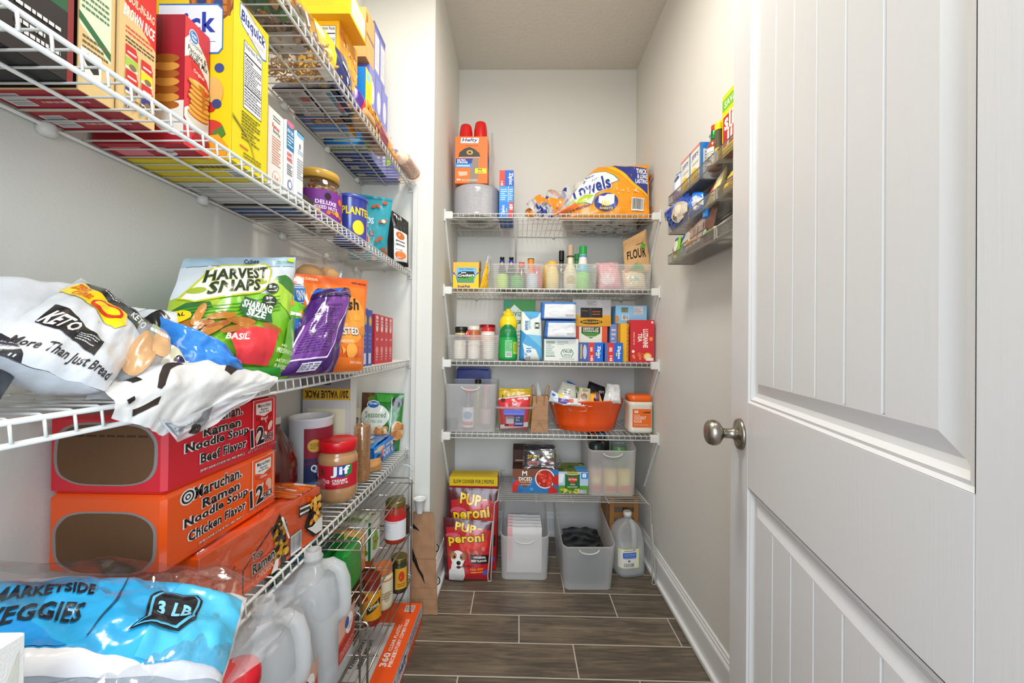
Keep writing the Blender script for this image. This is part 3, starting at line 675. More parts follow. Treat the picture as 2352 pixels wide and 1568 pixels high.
# ---- second shelf
g = G(); CY_ = '#f5bf14'
cart_g(g, -.265, 2.0, Z2, .128, .09, .130, 0, CY_, {'-y': [R(0, .0, 1, .62, '#f7c21a'), P([(.0, .55), (.10, .50), (.17, .22), (.80, .22), (.87, .50), (1, .58), (1, .62), (0, .62)], '#2c62ae'), P([(.06, .58), (.13, .50), (.2, .26), (.77, .26), (.84, .50), (.94, .60), (.94, 1), (.06, 1)], '#d8a878'),
       P([(.14, 1), (.9, 1), (.88, .42), (.78, .26), (.2, .26), (.15, .42)], '#69b5e0'), P([(.14, 1), (.9, 1), (.9, .80), (.14, .80)], '#f3b429'), P([(.16, .55), (.3, .62), (.8, .64), (.86, .52), (.78, .27), (.2, .27)], '#4e9a2c'),
       P([(.18, .40), (.2, .60), (.34, .66), (.80, .65), (.84, .50), (.5, .42)], '#1f1c18'), T('Joe', .3, .56, .5, .645, '#ffffff', .03), T('Crackers', .2, .455, .82, .555, '#ffffff', .04, rot=3), L(.4, .38, .62, .43, 1, '#2b4a1c'), T('New Orleans', .25, .72, .78, .77, '#1a3a70', .02), T('SnakPak', .18, .03, .68, .13, '#2b2b6a', .04)],
       '+x': [L(.1, .2, .9, .8, 6, '#b8860a')]}, {'+z': '#c79a6a'})
for x in (-.331, -.199): g.add(*chbox(x-.001, 1.955, Z2+.10, x+.001, 2.045, Z2+.146), '#c79a6a/d')
TH('cracker_box', g, 'open yellow cardboard box of cracker packets at left end of second back shelf', 'box')
bag('snack_packet', 'thin yellow and silver packet leaning between cracker box and ribbed bin', 'packet', [(-.196, 1.955, Z2), (-.160, 1.99, Z2), (-.143, 2.0, Z2+.17), (-.157, 1.955, Z2+.165)], .008, [P([(0, 0), (1, 0), (.5, .6), (0, .8)], '#f1b51c'), P([(.4, .55), (1, .9), (1, .5), (.7, .2)], '#d8d6d2'), BL(6, .2, .3, .8, .7, .004, ['#c23a22', '#b05a20'])], '#cfccc8', nu=10, nv=16)
def roundrect(w, d, r, n=4):
    pts = []
    for cx_, cy2, a0 in ((w/2-r, d/2-r, 0), (-w/2+r, d/2-r, 90), (-w/2+r, -d/2+r, 180), (w/2-r, -d/2+r, 270)):
        for k in range(n+1): a = radians(a0+90*k/n); pts.append((cx_+cos(a)*r, cy2+sin(a)*r))
    return pts
def tub_g(g, x, y, z, w0, d0, w1, d1, h, m, th=.0022, r=.02, nz=2, ribs=None, rz=0, rimf=None, n=5, slot=None):
    """open rounded tub: outer skin, inner skin, floor, rim. rimf(px,py)->extra height of the rim"""
    rings = []
    def ring(f, off, dz=0, top=False):
        w, d = w0+(w1-w0)*f-2*off, d0+(d1-d0)*f-2*off; ps = roundrect(w, d, max(.003, r-off), n); out = []
        for px, py in ps:
            e = (rimf(px, py) if (rimf and top) else 0); X, Y = px*cos(rz)-py*sin(rz), px*sin(rz)+py*cos(rz); out.append((x+X, y+Y, z+h*f+dz+e))
        return out
    hs = [i/nz for i in range(nz+1)]
    for i, f in enumerate(hs): rings.append(ring(f, (ribs*(i % 2) if ribs and 0 < i < nz else 0), 0, i == nz))
    V = [p for rg in rings for p in rg]; k = len(rings[0]); F = []
    for j in range(len(rings)-1):
        for i in range(k): F.append([j*k+i, j*k+(i+1) % k, (j+1)*k+(i+1) % k, (j+1)*k+i])
    b0 = len(V); V += ring(1, th, 0, True); V += ring(1, th, -.006, True)
    for i in range(k):
        F.append([b0-k+i, b0-k+(i+1) % k, b0+(i+1) % k, b0+i]); F.append([b0+i, b0+(i+1) % k, b0+k+(i+1) % k, b0+k+i])
    F.append(list(range(k))[::-1])
    g.add(V, F, m, sm=False); return g
def ribbed_bin(x, z, label, holes=True, y=2.085, w=.262):
    t = EM('storage_bin', (x, y, z), label, 'storage bin', 'ribbed plastic bins on the back shelves')
    g = G(); tub_g(g, x, y, z, w-.012, .26, w, .28, .125, 'ribbed', nz=26, ribs=.0016, r=.016); PT('bin_body', g, t)
    if holes:
        g = G(); pts = [(x+(.045 if c > 0 else -.045)+cos(a)*.009, y-.1405, z+.088+sin(a)*.009) for c, a in [(1, radians(-90+180*k/8)) for k in range(9)]+[(-1, radians(90+180*k/8)) for k in range(9)]]
        g.add(*tube(pts, .0011, 5, True), '#d2cfc9/p', sm=True); PT('handle', g, t)
    return t
ribbed_bin(-.008, Z2, 'ribbed clear bin of condiment bottles with blue caps, left on second back shelf')
ribbed_bin(.258, Z2, 'ribbed clear bin holding tan and green capped syrup bottles, middle of second back shelf')
ribbed_bin(.524, Z2, 'ribbed clear bin of pink bags, right on second back shelf', holes=False)
def bottle(name, label, x, y, z, h, r, neck, body, cap, lab=None, capr=None, caph=.02, shoulder=.6, fin='p', group=None, ex=2.0, cat='bottle', art=[], a0=-160, a1=-20, sx=1, sy=1, glassy=None, labz=(.12, .5)):
    t = EM(name, (x, y, z), label, cat, group); capr = capr or neck*1.15
    s = h-caph
    pr = [(r*.86, 0), (r*.98, .004), (r, .012), (r, s*shoulder), (r*.92, s*(shoulder+.06)), (neck+(r-neck)*.45, s*(shoulder+.16)), (neck*1.08, s*(shoulder+.26)), (neck, s*(shoulder+.30)), (neck, s)]
    g = G(); g.add(*lathe(pr, x, y, z, 28, ex=ex, sx=sx, sy=sy), body, sm=True)
    PT('bottle_body', g, t)
    g = G(); g.add(*lathe([(capr*.97, 0), (capr, .002), (capr, caph-.003), (capr*.92, caph), (capr*.5, caph)], x, y, z+s, 24), cap, sm=False); PT('cap', g, t)
    if lab or art:
        g = G(); z0, z1 = labz
        wrap(g, ([R(0, 0, 1, 1, lab)] if lab else [])+art, x, y, z, lambda q: r, s*z0, s*z1, a0, a1, sx=sx, sy=sy, ex=ex); PT('label', g, t)
    return t
gb = 'bottles in the left ribbed bin'
for x, y, h, cap, nm in ((-.090, 2.06, .175, '#25397f/p', 'dark sauce bottle with an orange-badged blue neck, left of two'), (-.042, 2.06, .175, '#2a3f9a/p', 'dark sauce bottle with a badged blue neck, right of two')):
    t = bottle('sauce_bottle', nm, x, y, Z2+.004, h, .020, .0105, '#1a1414/s', '#17171b/p', capr=.0125, caph=.008, group=gb)
    g = G(); g.add(*lathe([(.0122, 0), (.0128, .042)], x, y, Z2+.122, 20), cap, sm=True); ART(g, [E(.5, .5, .35, .2, '#e0a080')], plane_fn((x-.01, y-.0135, Z2+.122), (.02, 0, 0), (0, 0, .042)), .02, .042); PT('neck_band', g, t)
bottle('condiment_bottle', 'small bottle with bright red cap in the left ribbed bin', .012, 2.05, Z2+.004, .146, .026, .014, '#7a2418/s', '#cf2b22/p', capr=.0165, caph=.024)
bottle('hot_sauce_bottle', 'bottle with a green-edged orange neck in the left ribbed bin', .060, 2.06, Z2+.004, .168, .024, .015, '#e07a1a/s', '#e8861c/p', capr=.0165, caph=.045)
g = G(); g.add(*lathe([(.0175, 0), (.0175, .004)], .060, 2.06, Z2+.168, 20), '#2c5a2c/p'); TH('cap_ring', g, 'dark green ring topping the orange-necked sauce bottle', 'cap')
bottle('ketchup_bottle', 'low bottle with a wide red lid at right of the left ribbed bin', .092, 2.05, Z2+.004, .124, .03, .018, '#c43a3a/s', '#d84a44/p', capr=.018, caph=.014)
for x, y, h, r, c, nm in ((-.085, 2.0, .075, .030, '#b8d85a/p', 'low jar with yellow-green label inside the left ribbed bin'), (-.01, 2.0, .07, .034, '#58a03a/p', 'low green jar inside the left ribbed bin'), (.065, 2.0, .08, .030, '#c9ccd8/p', 'low pale jar inside the left ribbed bin'), (-.05, 2.13, .1, .035, '#5a2a1c/s', 'brown jar at the back of the left ribbed bin')):
    g = G(); g.add(*lathe([(r*.9, 0), (r, .006), (r, h*.8), (r*.85, h*.9), (r*.85, h)], x, y, Z2+.004, 24), c, sm=True); TH('condiment_jar', g, nm, 'jar', 'jars hidden in the left ribbed bin')
bottle('spice_bottle', 'wide bottle with flat yellow lid in the middle ribbed bin', .170, 2.05, Z2+.004, .150, .036, .026, '#e8cf7a/p', '#f0b414/p', capr=.027, caph=.026, shoulder=.7)
g = G(); g.add(*lathe([(.017, 0), (.018, .11), (.018, .134), (.010, .136)], .138, 2.06, Z2+.004, 20), '#efc23a/p', sm=True); TH('spice_bottle', g, 'small yellow-topped bottle at the left end of the middle ribbed bin', 'bottle')
bottle('vinegar_bottle', 'tall dark bottle with black neck behind the tan syrup bottle', .225, 2.11, Z2+.004, .222, .030, .013, '#14100f/s', '#161012/p', capr=.0145, caph=.05)
bottle('syrup_bottle', 'tall cream syrup bottle with tan patterned cap in the middle ribbed bin', .262, 2.03, Z2+.004, .232, .034, .014, '#e6d9b4/p', '#b9a184/p', capr=.016, caph=.058, shoulder=.52, art=[R(0, 0, 1, 1, '#efe6cf'), E(.5, .5, .3, .3, '#c9b27a'), L(.2, .1, .8, .35, 2, '#8a7a50')])
g = G(); g.add(*tube([(.262+cos(a)*.0165, 2.03+sin(a)*.0165, Z2+.178) for a in [2*pi*k/20 for k in range(20)]], .003, 5, True), '#2a1a10/p'); TH('neck_ring', g, 'dark ring round the tan syrup bottle neck', 'ring')
t = bottle('juice_bottle', 'tall pale green bottle with a bright green cap in the middle ribbed bin', .326, 2.03, Z2+.004, .228, .034, .018, '#8fd86a/p', '#1e9e46/p', capr=.0195, caph=.042, shoulder=.45)
g = G(); g.add(*lathe([(.0345, .094), (.034, .10), (.030, .115), (.024, .13)], .326, 2.03, Z2+.004, 28, caps=False), '#54b8d0/p', sm=True); g.add(*lathe([(.025, .130), (.021, .15), (.0195, .170)], .326, 2.03, Z2+.004, 28, caps=False), '#e9e2dc/p', sm=True); g.add(*lathe([(.0203, .170), (.0203, .18)], .326, 2.03, Z2+.004, 28, caps=False), '#4a90c8/p', sm=True); PT('neck_label', g, t)
bottle('juice_bottle', 'green capped bottle mostly behind the pale green one', .308, 2.11, Z2+.004, .205, .030, .014, '#3f8a4a/s', '#1d8a3c/p', capr=.016, caph=.03)
for c_, art_, nm in (([(.400, 1.99, Z2+.004), (.515, 1.99, Z2+.004), (.515, 2.05, Z2+.152), (.395, 2.05, Z2+.15)], [E(.4, .3, .3, .2, '#f6dede'), T('Bag', .55, .7, .75, .8, '#3a5aa0')], 'pink and white plastic bag in the right ribbed bin'),):
    bag('baking_bag', nm, 'bag', c_, .032, art_, '#e9a6ae', seed=2, wr=.008)
bag('baking_bag', 'white folded plastic bag over the pink bag in the right ribbed bin', 'bag', [(.385, 2.06, Z2+.05), (.530, 2.06, Z2+.05), (.520, 2.10, Z2+.165), (.392, 2.10, Z2+.148)], .030, [T('Sugar', .2, .5, .45, .6, '#b05a60', .02)], '#e4dfe0', seed=9, wr=.010)
bag('baking_bag', 'cream plastic bag under the brown bag in the right ribbed bin', 'bag', [(.53, 2.0, Z2+.004), (.642, 2.0, Z2+.004), (.645, 2.05, Z2+.115), (.53, 2.05, Z2+.115)], .028, [P([(.3, .3), (.7, .35), (.6, .55), (.35, .5)], '#9fd0c4')], '#e6d5b4', seed=12, wr=.006)
g = G(); fb = [(.538, 2.02, Z2+.10), (.668, 2.01, Z2+.10), (.650, 2.04, Z2+.325), (.535, 2.05, Z2+.262)]
bag_g(g, fb, .018, [T('FLOUR', .12, .34, .86, .60, '#1f1a16', .03), P([(.2, .04), (.75, .04), (.7, .16), (.4, .2)], '#2a9a3c'), E(.78, .62, .10, .06, '#4a9a2c'), L(.5, .68, .8, .72, 1, '#6a4a2a')], '#c99f6c', fin='w', wr=.007, seed=7, step=.012)
TH('flour_bag', g, 'brown paper flour bag with black letters standing in the right ribbed bin', 'bag')
# ---- third shelf
ribbed_bin(-.226, Z3, 'ribbed clear bin of pale spice jars at left end of third back shelf')
for x, y, h, r, c, cap, nm in ((-.300, 2.06, .165, .034, '#2a2018', '#20201c', 'dark canister with a cream band in the third shelf bin'), (-.232, 2.04, .168, .032, '#b8683c', '#e6e0d4', 'spice jar with orange body and white lid in the third shelf bin'), (-.158, 2.04, .162, .036, '#e8c6b8', '#d22a2a', 'jar with a bright red lid in the third shelf bin')):
    t = EM('spice_jar', (x, y, Z3), nm, 'jar'); g = G(); g.add(*lathe([(r*.9, 0), (r, .006), (r, h-.03), (r*.9, h-.018)], x, y, Z3+.004, 28), c+'/p', sm=True)
    if c == '#2a2018': g.add(*lathe([(r+.0006, h-.042), (r+.0006, h-.032)], x, y, Z3+.004, 28, caps=False), '#d8c080/p', sm=True)
    PT('jar_body', g, t)
    g = G(); g.add(*lathe([(r*.93, 0), (r*.97, .003), (r*.97, .017), (r*.9, .02)], x, y, Z3+.004+h-.02, 28), cap+'/p'); PT('lid', g, t)
    if cap == '#d22a2a': g = G(); g.add(*lathe([(r+.0008, 0), (r+.0008, .012)], x, y, Z3+h-.036, 28, caps=False), '#efe6e0/p', sm=True); PT('lid_band', g, t)
t = EM('spice_jar', (-.182, 2.285, Z3), 'tall tub with dark red rim behind the third shelf bin jars', 'jar')
g = G(); g.add(*lathe([(.042, 0), (.044, .01), (.044, .175)], -.182, 2.285, Z3, 28), '#d8a090/p', sm=True); PT('jar_body', g, t)
g = G(); g.add(*lathe([(.046, 0), (.046, .016), (.04, .018)], -.182, 2.285, Z3+.175, 28), '#a81c20/p'); PT('lid', g, t)
bag('seasoning_packet', 'small red and white packet lying between jars in the third shelf bin', 'packet', [(-.278, 2.0, Z3+.118), (-.250, 1.99, Z3+.112), (-.246, 2.0, Z3+.152), (-.262, 2.01, Z3+.150)], .006, [T('3', .35, .3, .6, .7, '#ffffff', .05)], '#c4202c', nu=8, nv=8)
for x, c, nm in ((-.295, '#e2d8c8', 'left'), (-.225, '#e8dcd0', 'middle'), (-.150, '#dcd2c4', 'right')):
    g = G(); g.add(*lathe([(.028, 0), (.030, .006), (.030, .085), (.026, .095)], x, 1.985, Z3+.004, 24), c+'/p', sm=True); TH('spice_shaker', g, nm+' of three pale shakers behind the front wall of the third shelf bin', 'jar', 'pale shakers in the third shelf bin')
TRU = [R(0, 0, 1, 1, '#e9ebe0'), P([(0, 1), (1, 1), (1, .70), (.78, .72), (.5, .84), (.34, .92), (.2, .84), (0, .8)], '#3f9140'), P([(0, 1), (.3, 1), (.22, .88), (0, .86)], '#2f8a6a'), T('truvia', .05, .72, .58, .83, '#37862e', .01), R(.2, .60, .62, .66, '#1f6a30'), T('SWEET', .3, .615, .5, .648, '#ffffff', .03), L(.1, .2, .9, .5, 5, '#a9b89a')]
carton('sweetener_box', 'tall white and green sweetener box at the back of third back shelf', 'box', .003, 2.10, Z3, .168, .06, .315, '#e9ebe0', {'-y': TRU})
# lemon juice bottle
t = EM('lemon_juice_bottle', (-.053, 1.995, Z3), 'lemon juice bottle with bulbous yellow top and green lower body', 'bottle')
X_, Y_ = -.053, 1.995
g = G(); g.add(*lathe([(.036, 0), (.0455, .003), (.047, .012), (.0465, .03), (.047, .05), (.047, .10), (.045, .122), (.038, .140), (.033, .149)], X_, Y_, Z3, 36), '#15a046/p', sm=True)
wrap(g, [R(0, 0, 1, 1, '#2fa64a'), R(.42, .02, .68, .95, '#8fd39a'), L(.45, .35, .66, .9, 9, '#1b7a3a'), BC(.44, .03, .66, .30), R(.72, .2, .98, .85, '#cddc3c'), L(.75, .3, .95, .8, 8, '#3a8a3a')], X_, Y_, Z3, .0472, .015, .105, -175, -10); PT('bottle_body', g, t)
g = G(); g.add(*lathe([(.033, .146), (.038, .153), (.0445, .168), (.046, .182), (.0445, .198), (.038, .212), (.030, .222), (.026, .226)], X_, Y_, Z3, 36), '#f4d21c/p', sm=True)
PT('yellow_top', g, t, label='glossy yellow bulb of the lemon juice bottle')
g = G(); pts = []
def leaf(u, v): a = radians(-90-62+124*u); top = .150+.034*(1-abs(2*u-1)**1.4); z = .120+(top-.120)*v; r_ = (.0475 if z < .15 else .0475-.006*max(0, (.165-z)/.015) if z < .165 else .0455); return Vector((X_+cos(a)*r_, Y_+sin(a)*r_, Z3+z))
V, F = grid(leaf, 20, 6); g.add(V, F, '#15803c/p', sm=True); PT('neck_label', g, t)
g = G(); g.add(*lathe([(.023, 0), (.027, .002), (.027, .012), (.019, .016), (.013, .022), (.013, .032), (.009, .035)], X_, Y_, Z3+.225, 24), '#f2cf12/p', sm=False); PT('cap', g, t)
# sugar sack
SG = [R(0, 0, 1, 1, '#e3e8df'), P([(0, 0), (.28, 0), (.12, .35), (.3, .5), (0, .62)], '#3f8ec4'), P([(.3, .52), (1, .24), (1, .5)], '#7cc0de'), P([(.12, .34), (.3, .52), (1, .24), (1, .0), (.9, .0), (.7, .22)], '#5aa6d4'), R(.2, .04, .52, .28, '#dbe8ec'), T('10', .30, .15, .50, .25, '#2c6fa8', .04, rot=-90), T('LB', .22, .10, .34, .15, '#2c6fa8', .02, rot=-90),
      T('GRANULATED', .22, .70, .62, .74, '#7ab0cc', .02, rot=-90), T('SUGAR', .06, .66, .50, .73, '#2c62a0', .04, rot=-90), R(.66, .64, .86, .76, '#1f241f'), T('M', .69, .66, .83, .74, '#e3e8df', .05), P([(.05, 1), (.95, 1), (.8, .88), (.45, .82), (.25, .9)], '#5aa6d4'), BC(.25, .02, .5, .09)]
g = G(); bag_g(g, [(.004, 1.985, Z3), (.120, 1.985, Z3), (.114, 2.0, Z3+.245), (.012, 2.0, Z3+.248)], .042, SG, '#cfe0e4', kind='block', fin='w', wr=.004, seed=21, step=.01)
TH('sugar_sack', g, 'tall pale blue and white sugar sack beside the lemon juice', 'sugar bag')
for i, (z0, w) in enumerate(((Z3+.112, .160), (Z3+.204, .180))):
    x0 = .285-w; g = G()
    bag_g(g, [(x0, 1.985, z0), (.287, 1.985, z0), (.285, 1.988, z0+.088), (x0+.006, 1.988, z0+.088)], .055, [R(0.0, 0, 1, 1, '#4a7cc0'), R(.10, .05, .98, .84, '#e9e8ea'), L(.68, .15, .9, .28, 2, '#7a7a80')], '#3f74b8', kind='block', wr=.0035, seed=30+i, fin='w', step=.012)
    TH('sugar_sack', g, ('upper' if i else 'lower')+' of two blue and white sugar sacks lying stacked end-on', 'sugar bag', 'sugar sacks lying stacked on third shelf')
carton('sweetener_box', 'low white box with green print under the blue sugar sacks', 'box', .212, 2.01, Z3, .170, .11, .110, '#e6e7df', {'-y': [L(.05, .2, .3, .92, 9, '#7a9a80'), L(.38, .72, .7, .92, 3, '#9aa89a'), R(.05, .84, .33, .86, '#3c7a4a'), R(.05, .2, .33, .22, '#3c7a4a'), P([(.48, .36), (.54, .54), (.80, .54), (.86, .36), (.80, .18), (.54, .18)], '#2f6a44'), P([(.50, .36), (.555, .52), (.785, .52), (.84, .36), (.785, .20), (.555, .20)], '#e6e7df'), T('TRUE', .54, .37, .80, .49, '#2f6a44', .03), T('lemon', .57, .25, .77, .33, '#2f6a44', .03), L(.45, .08, .88, .13, 1, '#7a9a80')]})
g = G(); cart_g(g, .374, 2.085, Z3+.178, .197, .11, .137, 0, '#b9b4b4', {'-y': [R(0, 0, 1, .42, '#e8a31c'), R(.21, .32, .78, .69, '#120e0c'), P([(.45, .32), (.52, .32), (.5, .69), (.42, .69)], '#3a2a20'), L(.24, .55, .40, .60, 1, '#b0601c'), L(.52, .40, .72, .60, 2, '#a8541c'), E(.49, .16, .29, .09, '#3a2410'), T('WILLIAMS', .24, .12, .74, .205, '#f0b41c', .05), L(.38, .78, .62, .96, 4, '#7a7a80')]})
TH('seasoning_box', g, 'grey and yellow seasoning carton with a dark window atop a red box', 'box')
SD = [R(0, 0, 1, 1, '#e4532a'), R(.13, .0, .83, .98, '#efe6c8'), P([(.20, .97), (.78, .97), (.78, .62), (.49, .35), (.20, .62)], '#4a8a2c'), P([(.20, .97), (.78, .97), (.78, .66), (.20, .66)], '#2c4a24'), T('SEEDS of', .25, .82, .73, .93, '#efe8d0', .03), T('CHANGE', .25, .70, .73, .80, '#efe8d0', .03), L(.34, .42, .64, .5, 1, '#e8e0c0')]
carton('rice_pouch_box', 'red and cream rice carton beneath the grey and yellow seasoning carton', 'box', .372, 2.08, Z3, .166, .10, .177, '#e4532a', {'-y': [(o[0],)+((([(a, .45+b_*.55) for a, b_ in o[1]]),)+o[2:] if o[0] == 'P' else (o[1], o[2], .45+o[3]*.55, o[4], .45+o[5]*.55)+o[6:] if o[0] == 'T' else (o[1], .45+o[2]*.55, o[3], .45+o[4]*.55)+o[5:]) for o in SD]})
for i, x in enumerate((.376, .461)):
    ops = [R(0, 0, .36, 1, '#4a5a9a'), R(.05, .15, .12, .9, '#c9a83c'), E(.24, .5, .08, .38, '#b9c4d8'), R(.40, 0, .64, 1, '#d8352f'), R(.64, 0, 1, 1, '#1767cc'), T('Ziploc', .56, .40, 1.08, .60, '#ffffff', .04, rot=-90), L(.70, .2, .76, .6, 1, '#f4e04c'), T('145', .42, .1, .64, .24, '#ffffff', .04, rot=-90), L(.47, .4, .56, .9, 1, '#ffd0c8')] if i == 0 else [R(0, 0, .16, 1, '#5a6aa4'), R(.16, 0, .5, 1, '#d8352f'), R(.5, 0, 1, 1, '#1767cc'), T('Ziploc', .40, .40, 1.14, .60, '#ffffff', .04, rot=-90), L(.62, .2, .68, .6, 1, '#f4e04c'), T('145', .18, .1, .50, .24, '#ffffff', .04, rot=-90), L(.24, .4, .40, .9, 1, '#ffd0c8')]
    w = .094 if i == 0 else .072
    carton('sandwich_bag_box', ('left' if i == 0 else 'right')+' blue and red sandwich bag box in front of the red rice carton', 'box', (.352, .464)[i]+.005, 1.985, Z3, (.117, .088)[i], .08, .094, '#1767cc', {'-y': ops}, group='sandwich bag boxes on the third back shelf')
carton('tea_box', 'upright yellow carton between sandwich bag box and red tea box', 'box', .527, 2.03, Z3, .040, .12, .190, '#f0a91c', {'-y': [R(.0, .0, .75, 1, '#f4b41e'), R(.75, 0, 1, 1, '#d88a30'), L(.8, .1, .95, .9, 8, '#a85a20')]})
carton('drink_mix_box', 'upright mauve and blue carton half hidden behind the yellow carton', 'box', .487, 2.07, Z3, .036, .08, .190, '#7f8fc0', {'-y': [R(0, 0, 1, .5, '#8a6aa0'), L(.2, .2, .8, .9, 6, '#d8d8e8')]})
carton('tea_box', 'light blue carton lying on top behind the red tea box', 'box', .576, 2.08, Z3+.192, .160, .10, .094, '#8cc4e8', {'-y': [R(.18, .62, .40, .9, '#8a8a6a'), L(.2, .65, .38, .88, 4, '#3a3a30'), NF(.55, .5, .9, .95), BC(.2, .2, .42, .48), E(.03, .25, .08, .2, '#e08a3c')], '+z': [L(.1, .2, .9, .8, 3, '#e8f4fa')]})
LZO = [R(0, 0, 1, 1, '#cf2a32'), T('LUZIANNE', .24, .50, 1.02, .62, '#f4ece0', .04, rot=-90), T('TEA', .22, .53, .58, .63, '#f4ece0', .05, rot=-90), E(.86, .55, .08, .05, '#f08a4c'), T('ORIGINAL ICED TEA', -.12, .54, .42, .575, '#f0c8b8', .02, rot=-90), E(.12, .25, .06, .035, '#efe0d0'), E(.72, .13, .17, .09, '#f0b45c'), E(.72, .13, .12, .06, '#f8d890'), BL(16, .02, .02, .6, .2, .008, ['#e8643c', '#f08a4c', '#e85a4c', '#c83a2c'], 6), R(.66, .03, .96, .10, '#efe8e0'), R(.86, .92, .95, .97, '#f0e0d8')]
carton('tea_box', 'bright red iced tea box at right end of third back shelf', 'box', .613, 2.0, Z3, .118, .075, .208, '#cf2a32', {'-y': LZO, '-x': [R(0, 0, 1, 1, '#c0562c'), L(.2, .1, .8, .9, 10, '#e8b08a')]})
# ---- fourth shelf
def frost_bin(x, y, z, w, d, h, label, rim=0.0, rz=0, scoop=True, wt=.012, grp='frosted storage bins'):
    t = EM('storage_bin', (x, y, z), label, 'storage bin', grp)
    f = (lambda px, py: -.018*max(0, 1-abs(px)/.05)**.5 if py < -d*.4 and abs(px) < .05 else 0) if not rim else (lambda px, py: (rim*(min(1, (py+d*.5)/(d*.55)) if True else 0)-(.016*max(0, 1-(px/.045)**2) if py < -d*.42 and abs(px) < .045 else 0)))
    g = G(); tub_g(g, x, y, z, w-wt, d-wt, w, d, h, 'frost', th=.0025, r=.028, nz=6, rz=rz, rimf=f, n=7)
    PT('bin_body', g, t)
    if scoop:
        g = G(); c_, s_ = cos(rz), sin(rz); pts = []
        for k in range(13):
            a = pi*k/12; px = -.045*cos(a); py = -d/2+.0005-.004*sin(a); zz = h-.012-.018*sin(a); pts.append((x+px*c_-py*s_, y+px*s_+py*c_, z+zz))
        g.add(*tube(pts, .0032, 6), '#cdcac6/p', sm=True); PT('handle', g, t)
    return t
frost_bin(-.234, 2.09, Z4, .255, .30, .236, 'tall frosted bin of bottles at left end of lowest back shelf')
bottle('sauce_bottle', 'dark bottle with red cap and pale label inside the frosted bin', -.250, 1.99, Z4+.004, .21, .030, .016, '#2a1c1c/s', '#d8303c/p', lab='#e8e4e8', capr=.018, caph=.025, art=[R(.1, .1, .9, .3, '#c83a3a'), E(.5, .6, .3, .2, '#5a8ab0')], labz=(.08, .62), shoulder=.55)
bottle('sauce_bottle', 'brown bottle with pink cap at the right inside the frosted bin', -.165, 2.04, Z4+.004, .215, .028, .015, '#9a7a70/s', '#d85a6a/p', lab='#d8b8b0', capr=.017, caph=.022)
g = G(); g.add(*lathe([(.026, 0), (.028, .005), (.028, .05), (.02, .055)], -.328, 1.985, Z4+.004, 24), '#1a1d22/p', sm=True); TH('small_jar', g, 'small round black jar low inside the frosted bin', 'jar')
bottle('sauce_bottle', 'yellowish bottle with black cap towering over the frosted bin rim', -.215, 2.12, Z4+.004, .24, .03, .014, '#a8904a/s', '#15130f/p', capr=.017, caph=.02)
def blue_lid():
    t = EM('bin_lid', (-.257, 2.26, Z4), 'dark blue plastic lid standing upright behind the frosted bin', 'lid'); g = G()
    for o, w, h, dy in ((0, .200, .30, 0), (.0, .176, .276, -.005), (0, .12, .22, -.009)):
        ps = roundrect(w, h, .026, 6); V = [(-.257+px, 2.27+dy+k*.006, Z4+.152+pz) for k in (0, 1) for px, pz in ps]; n = len(ps)
        F = [list(range(n)), [n+i for i in range(n)][::-1]]+[[i, (i+1) % n, n+(i+1) % n, n+i] for i in range(n)]; g.add(V, F, '#1f2d78/p' if dy != -.005 else '#24348a/p')
    PT('lid_panel', g, t); g = G(); g.add(*tube([(-.345, 2.262, Z4+.285), (-.257, 2.260, Z4+.290), (-.17, 2.262, Z4+.285)], .003, 6), '#2a3a92/p', sm=True); PT('ridge', g, t)
blue_lid()
# clear latch bin with bags
t = EM('storage_bin', (-.018, 2.05, Z4), 'small clear latch bin with a purple clip holding red bags', 'storage bin')
g = G(); tub_g(g, -.018, 2.05, Z4, .145, .19, .180, .22, .125, 'clear', r=.026, nz=4, n=6, th=.002)
tub_g(g, -.018, 2.05, Z4+.118, .190, .225, .196, .232, .010, 'ribbed', r=.028, nz=1, n=6, th=.004); PT('bin_body', g, t)
g = G(); cart_g(g, -.018, 1.937, Z4+.088, .106, .008, .026, 0, '#5d63c8', {'-y': [R(.05, .1, .95, .3, '#7b82dc')]}, fin='p'); PT('latch', g, t, label='purple plastic latch')
g = G(); cart_g(g, -.018, 1.9505, Z4+.030, .092, .0012, .054, 0, '#1d2c6e', {'-y': [R(0, 0, .5, 1, '#c43a34'), R(.08, .25, .48, .85, '#c9c4c8'), R(.12, .72, .46, .8, '#3a3a44'), T('16 QT', .6, .72, .82, .86, '#ffffff', .03), T('15 L', .6, .5, .8, .64, '#ffffff', .03), L(.55, .15, .95, .35, 2, '#c8cce8'), R(0, .05, .2, .2, '#111111')]}); PT('label', g, t)
bag('tortilla_bag', 'red and white zip bag with a black clip standing in the latch bin', 'bag', [(-.085, 1.975, Z4+.01), (.050, 1.975, Z4+.01), (.062, 2.00, Z4+.180), (-.100, 2.00, Z4+.160)], .02, [R(0, .0, 1, 1, '#d8343a'), P([(0, .96), (1, .96), (1, 1), (0, 1)], '#efe8e4'), E(.52, .80, .085, .075, '#e8a8a0'), T('M', .48, .77, .56, .83, '#c8343a', .04), R(.8, .86, .94, .93, '#e8dcd8'), P([(0, .02), (1, .08), (1, .22), (0, .14)], '#efdcd4')], '#d8343a', seed=3, wr=.003)
bag('snack_bag', 'yellow foil pouch behind the red zip bag', 'bag', [(-.100, 2.05, Z4+.02), (.070, 2.05, Z4+.02), (.068, 2.06, Z4+.205), (-.098, 2.06, Z4+.205)], .015, [T('Lentil', .1, .70, .6, .82, '#3a3010', .03), R(.0, .93, 1, .95, '#c9a00c')], '#dfb718', seed=5, wr=.003)
carton('bag_clip', 'small black clip on the red zip bag', 'clip', -.075, 1.985, Z4+.150, .020, .014, .012, '#151515', fin='p')
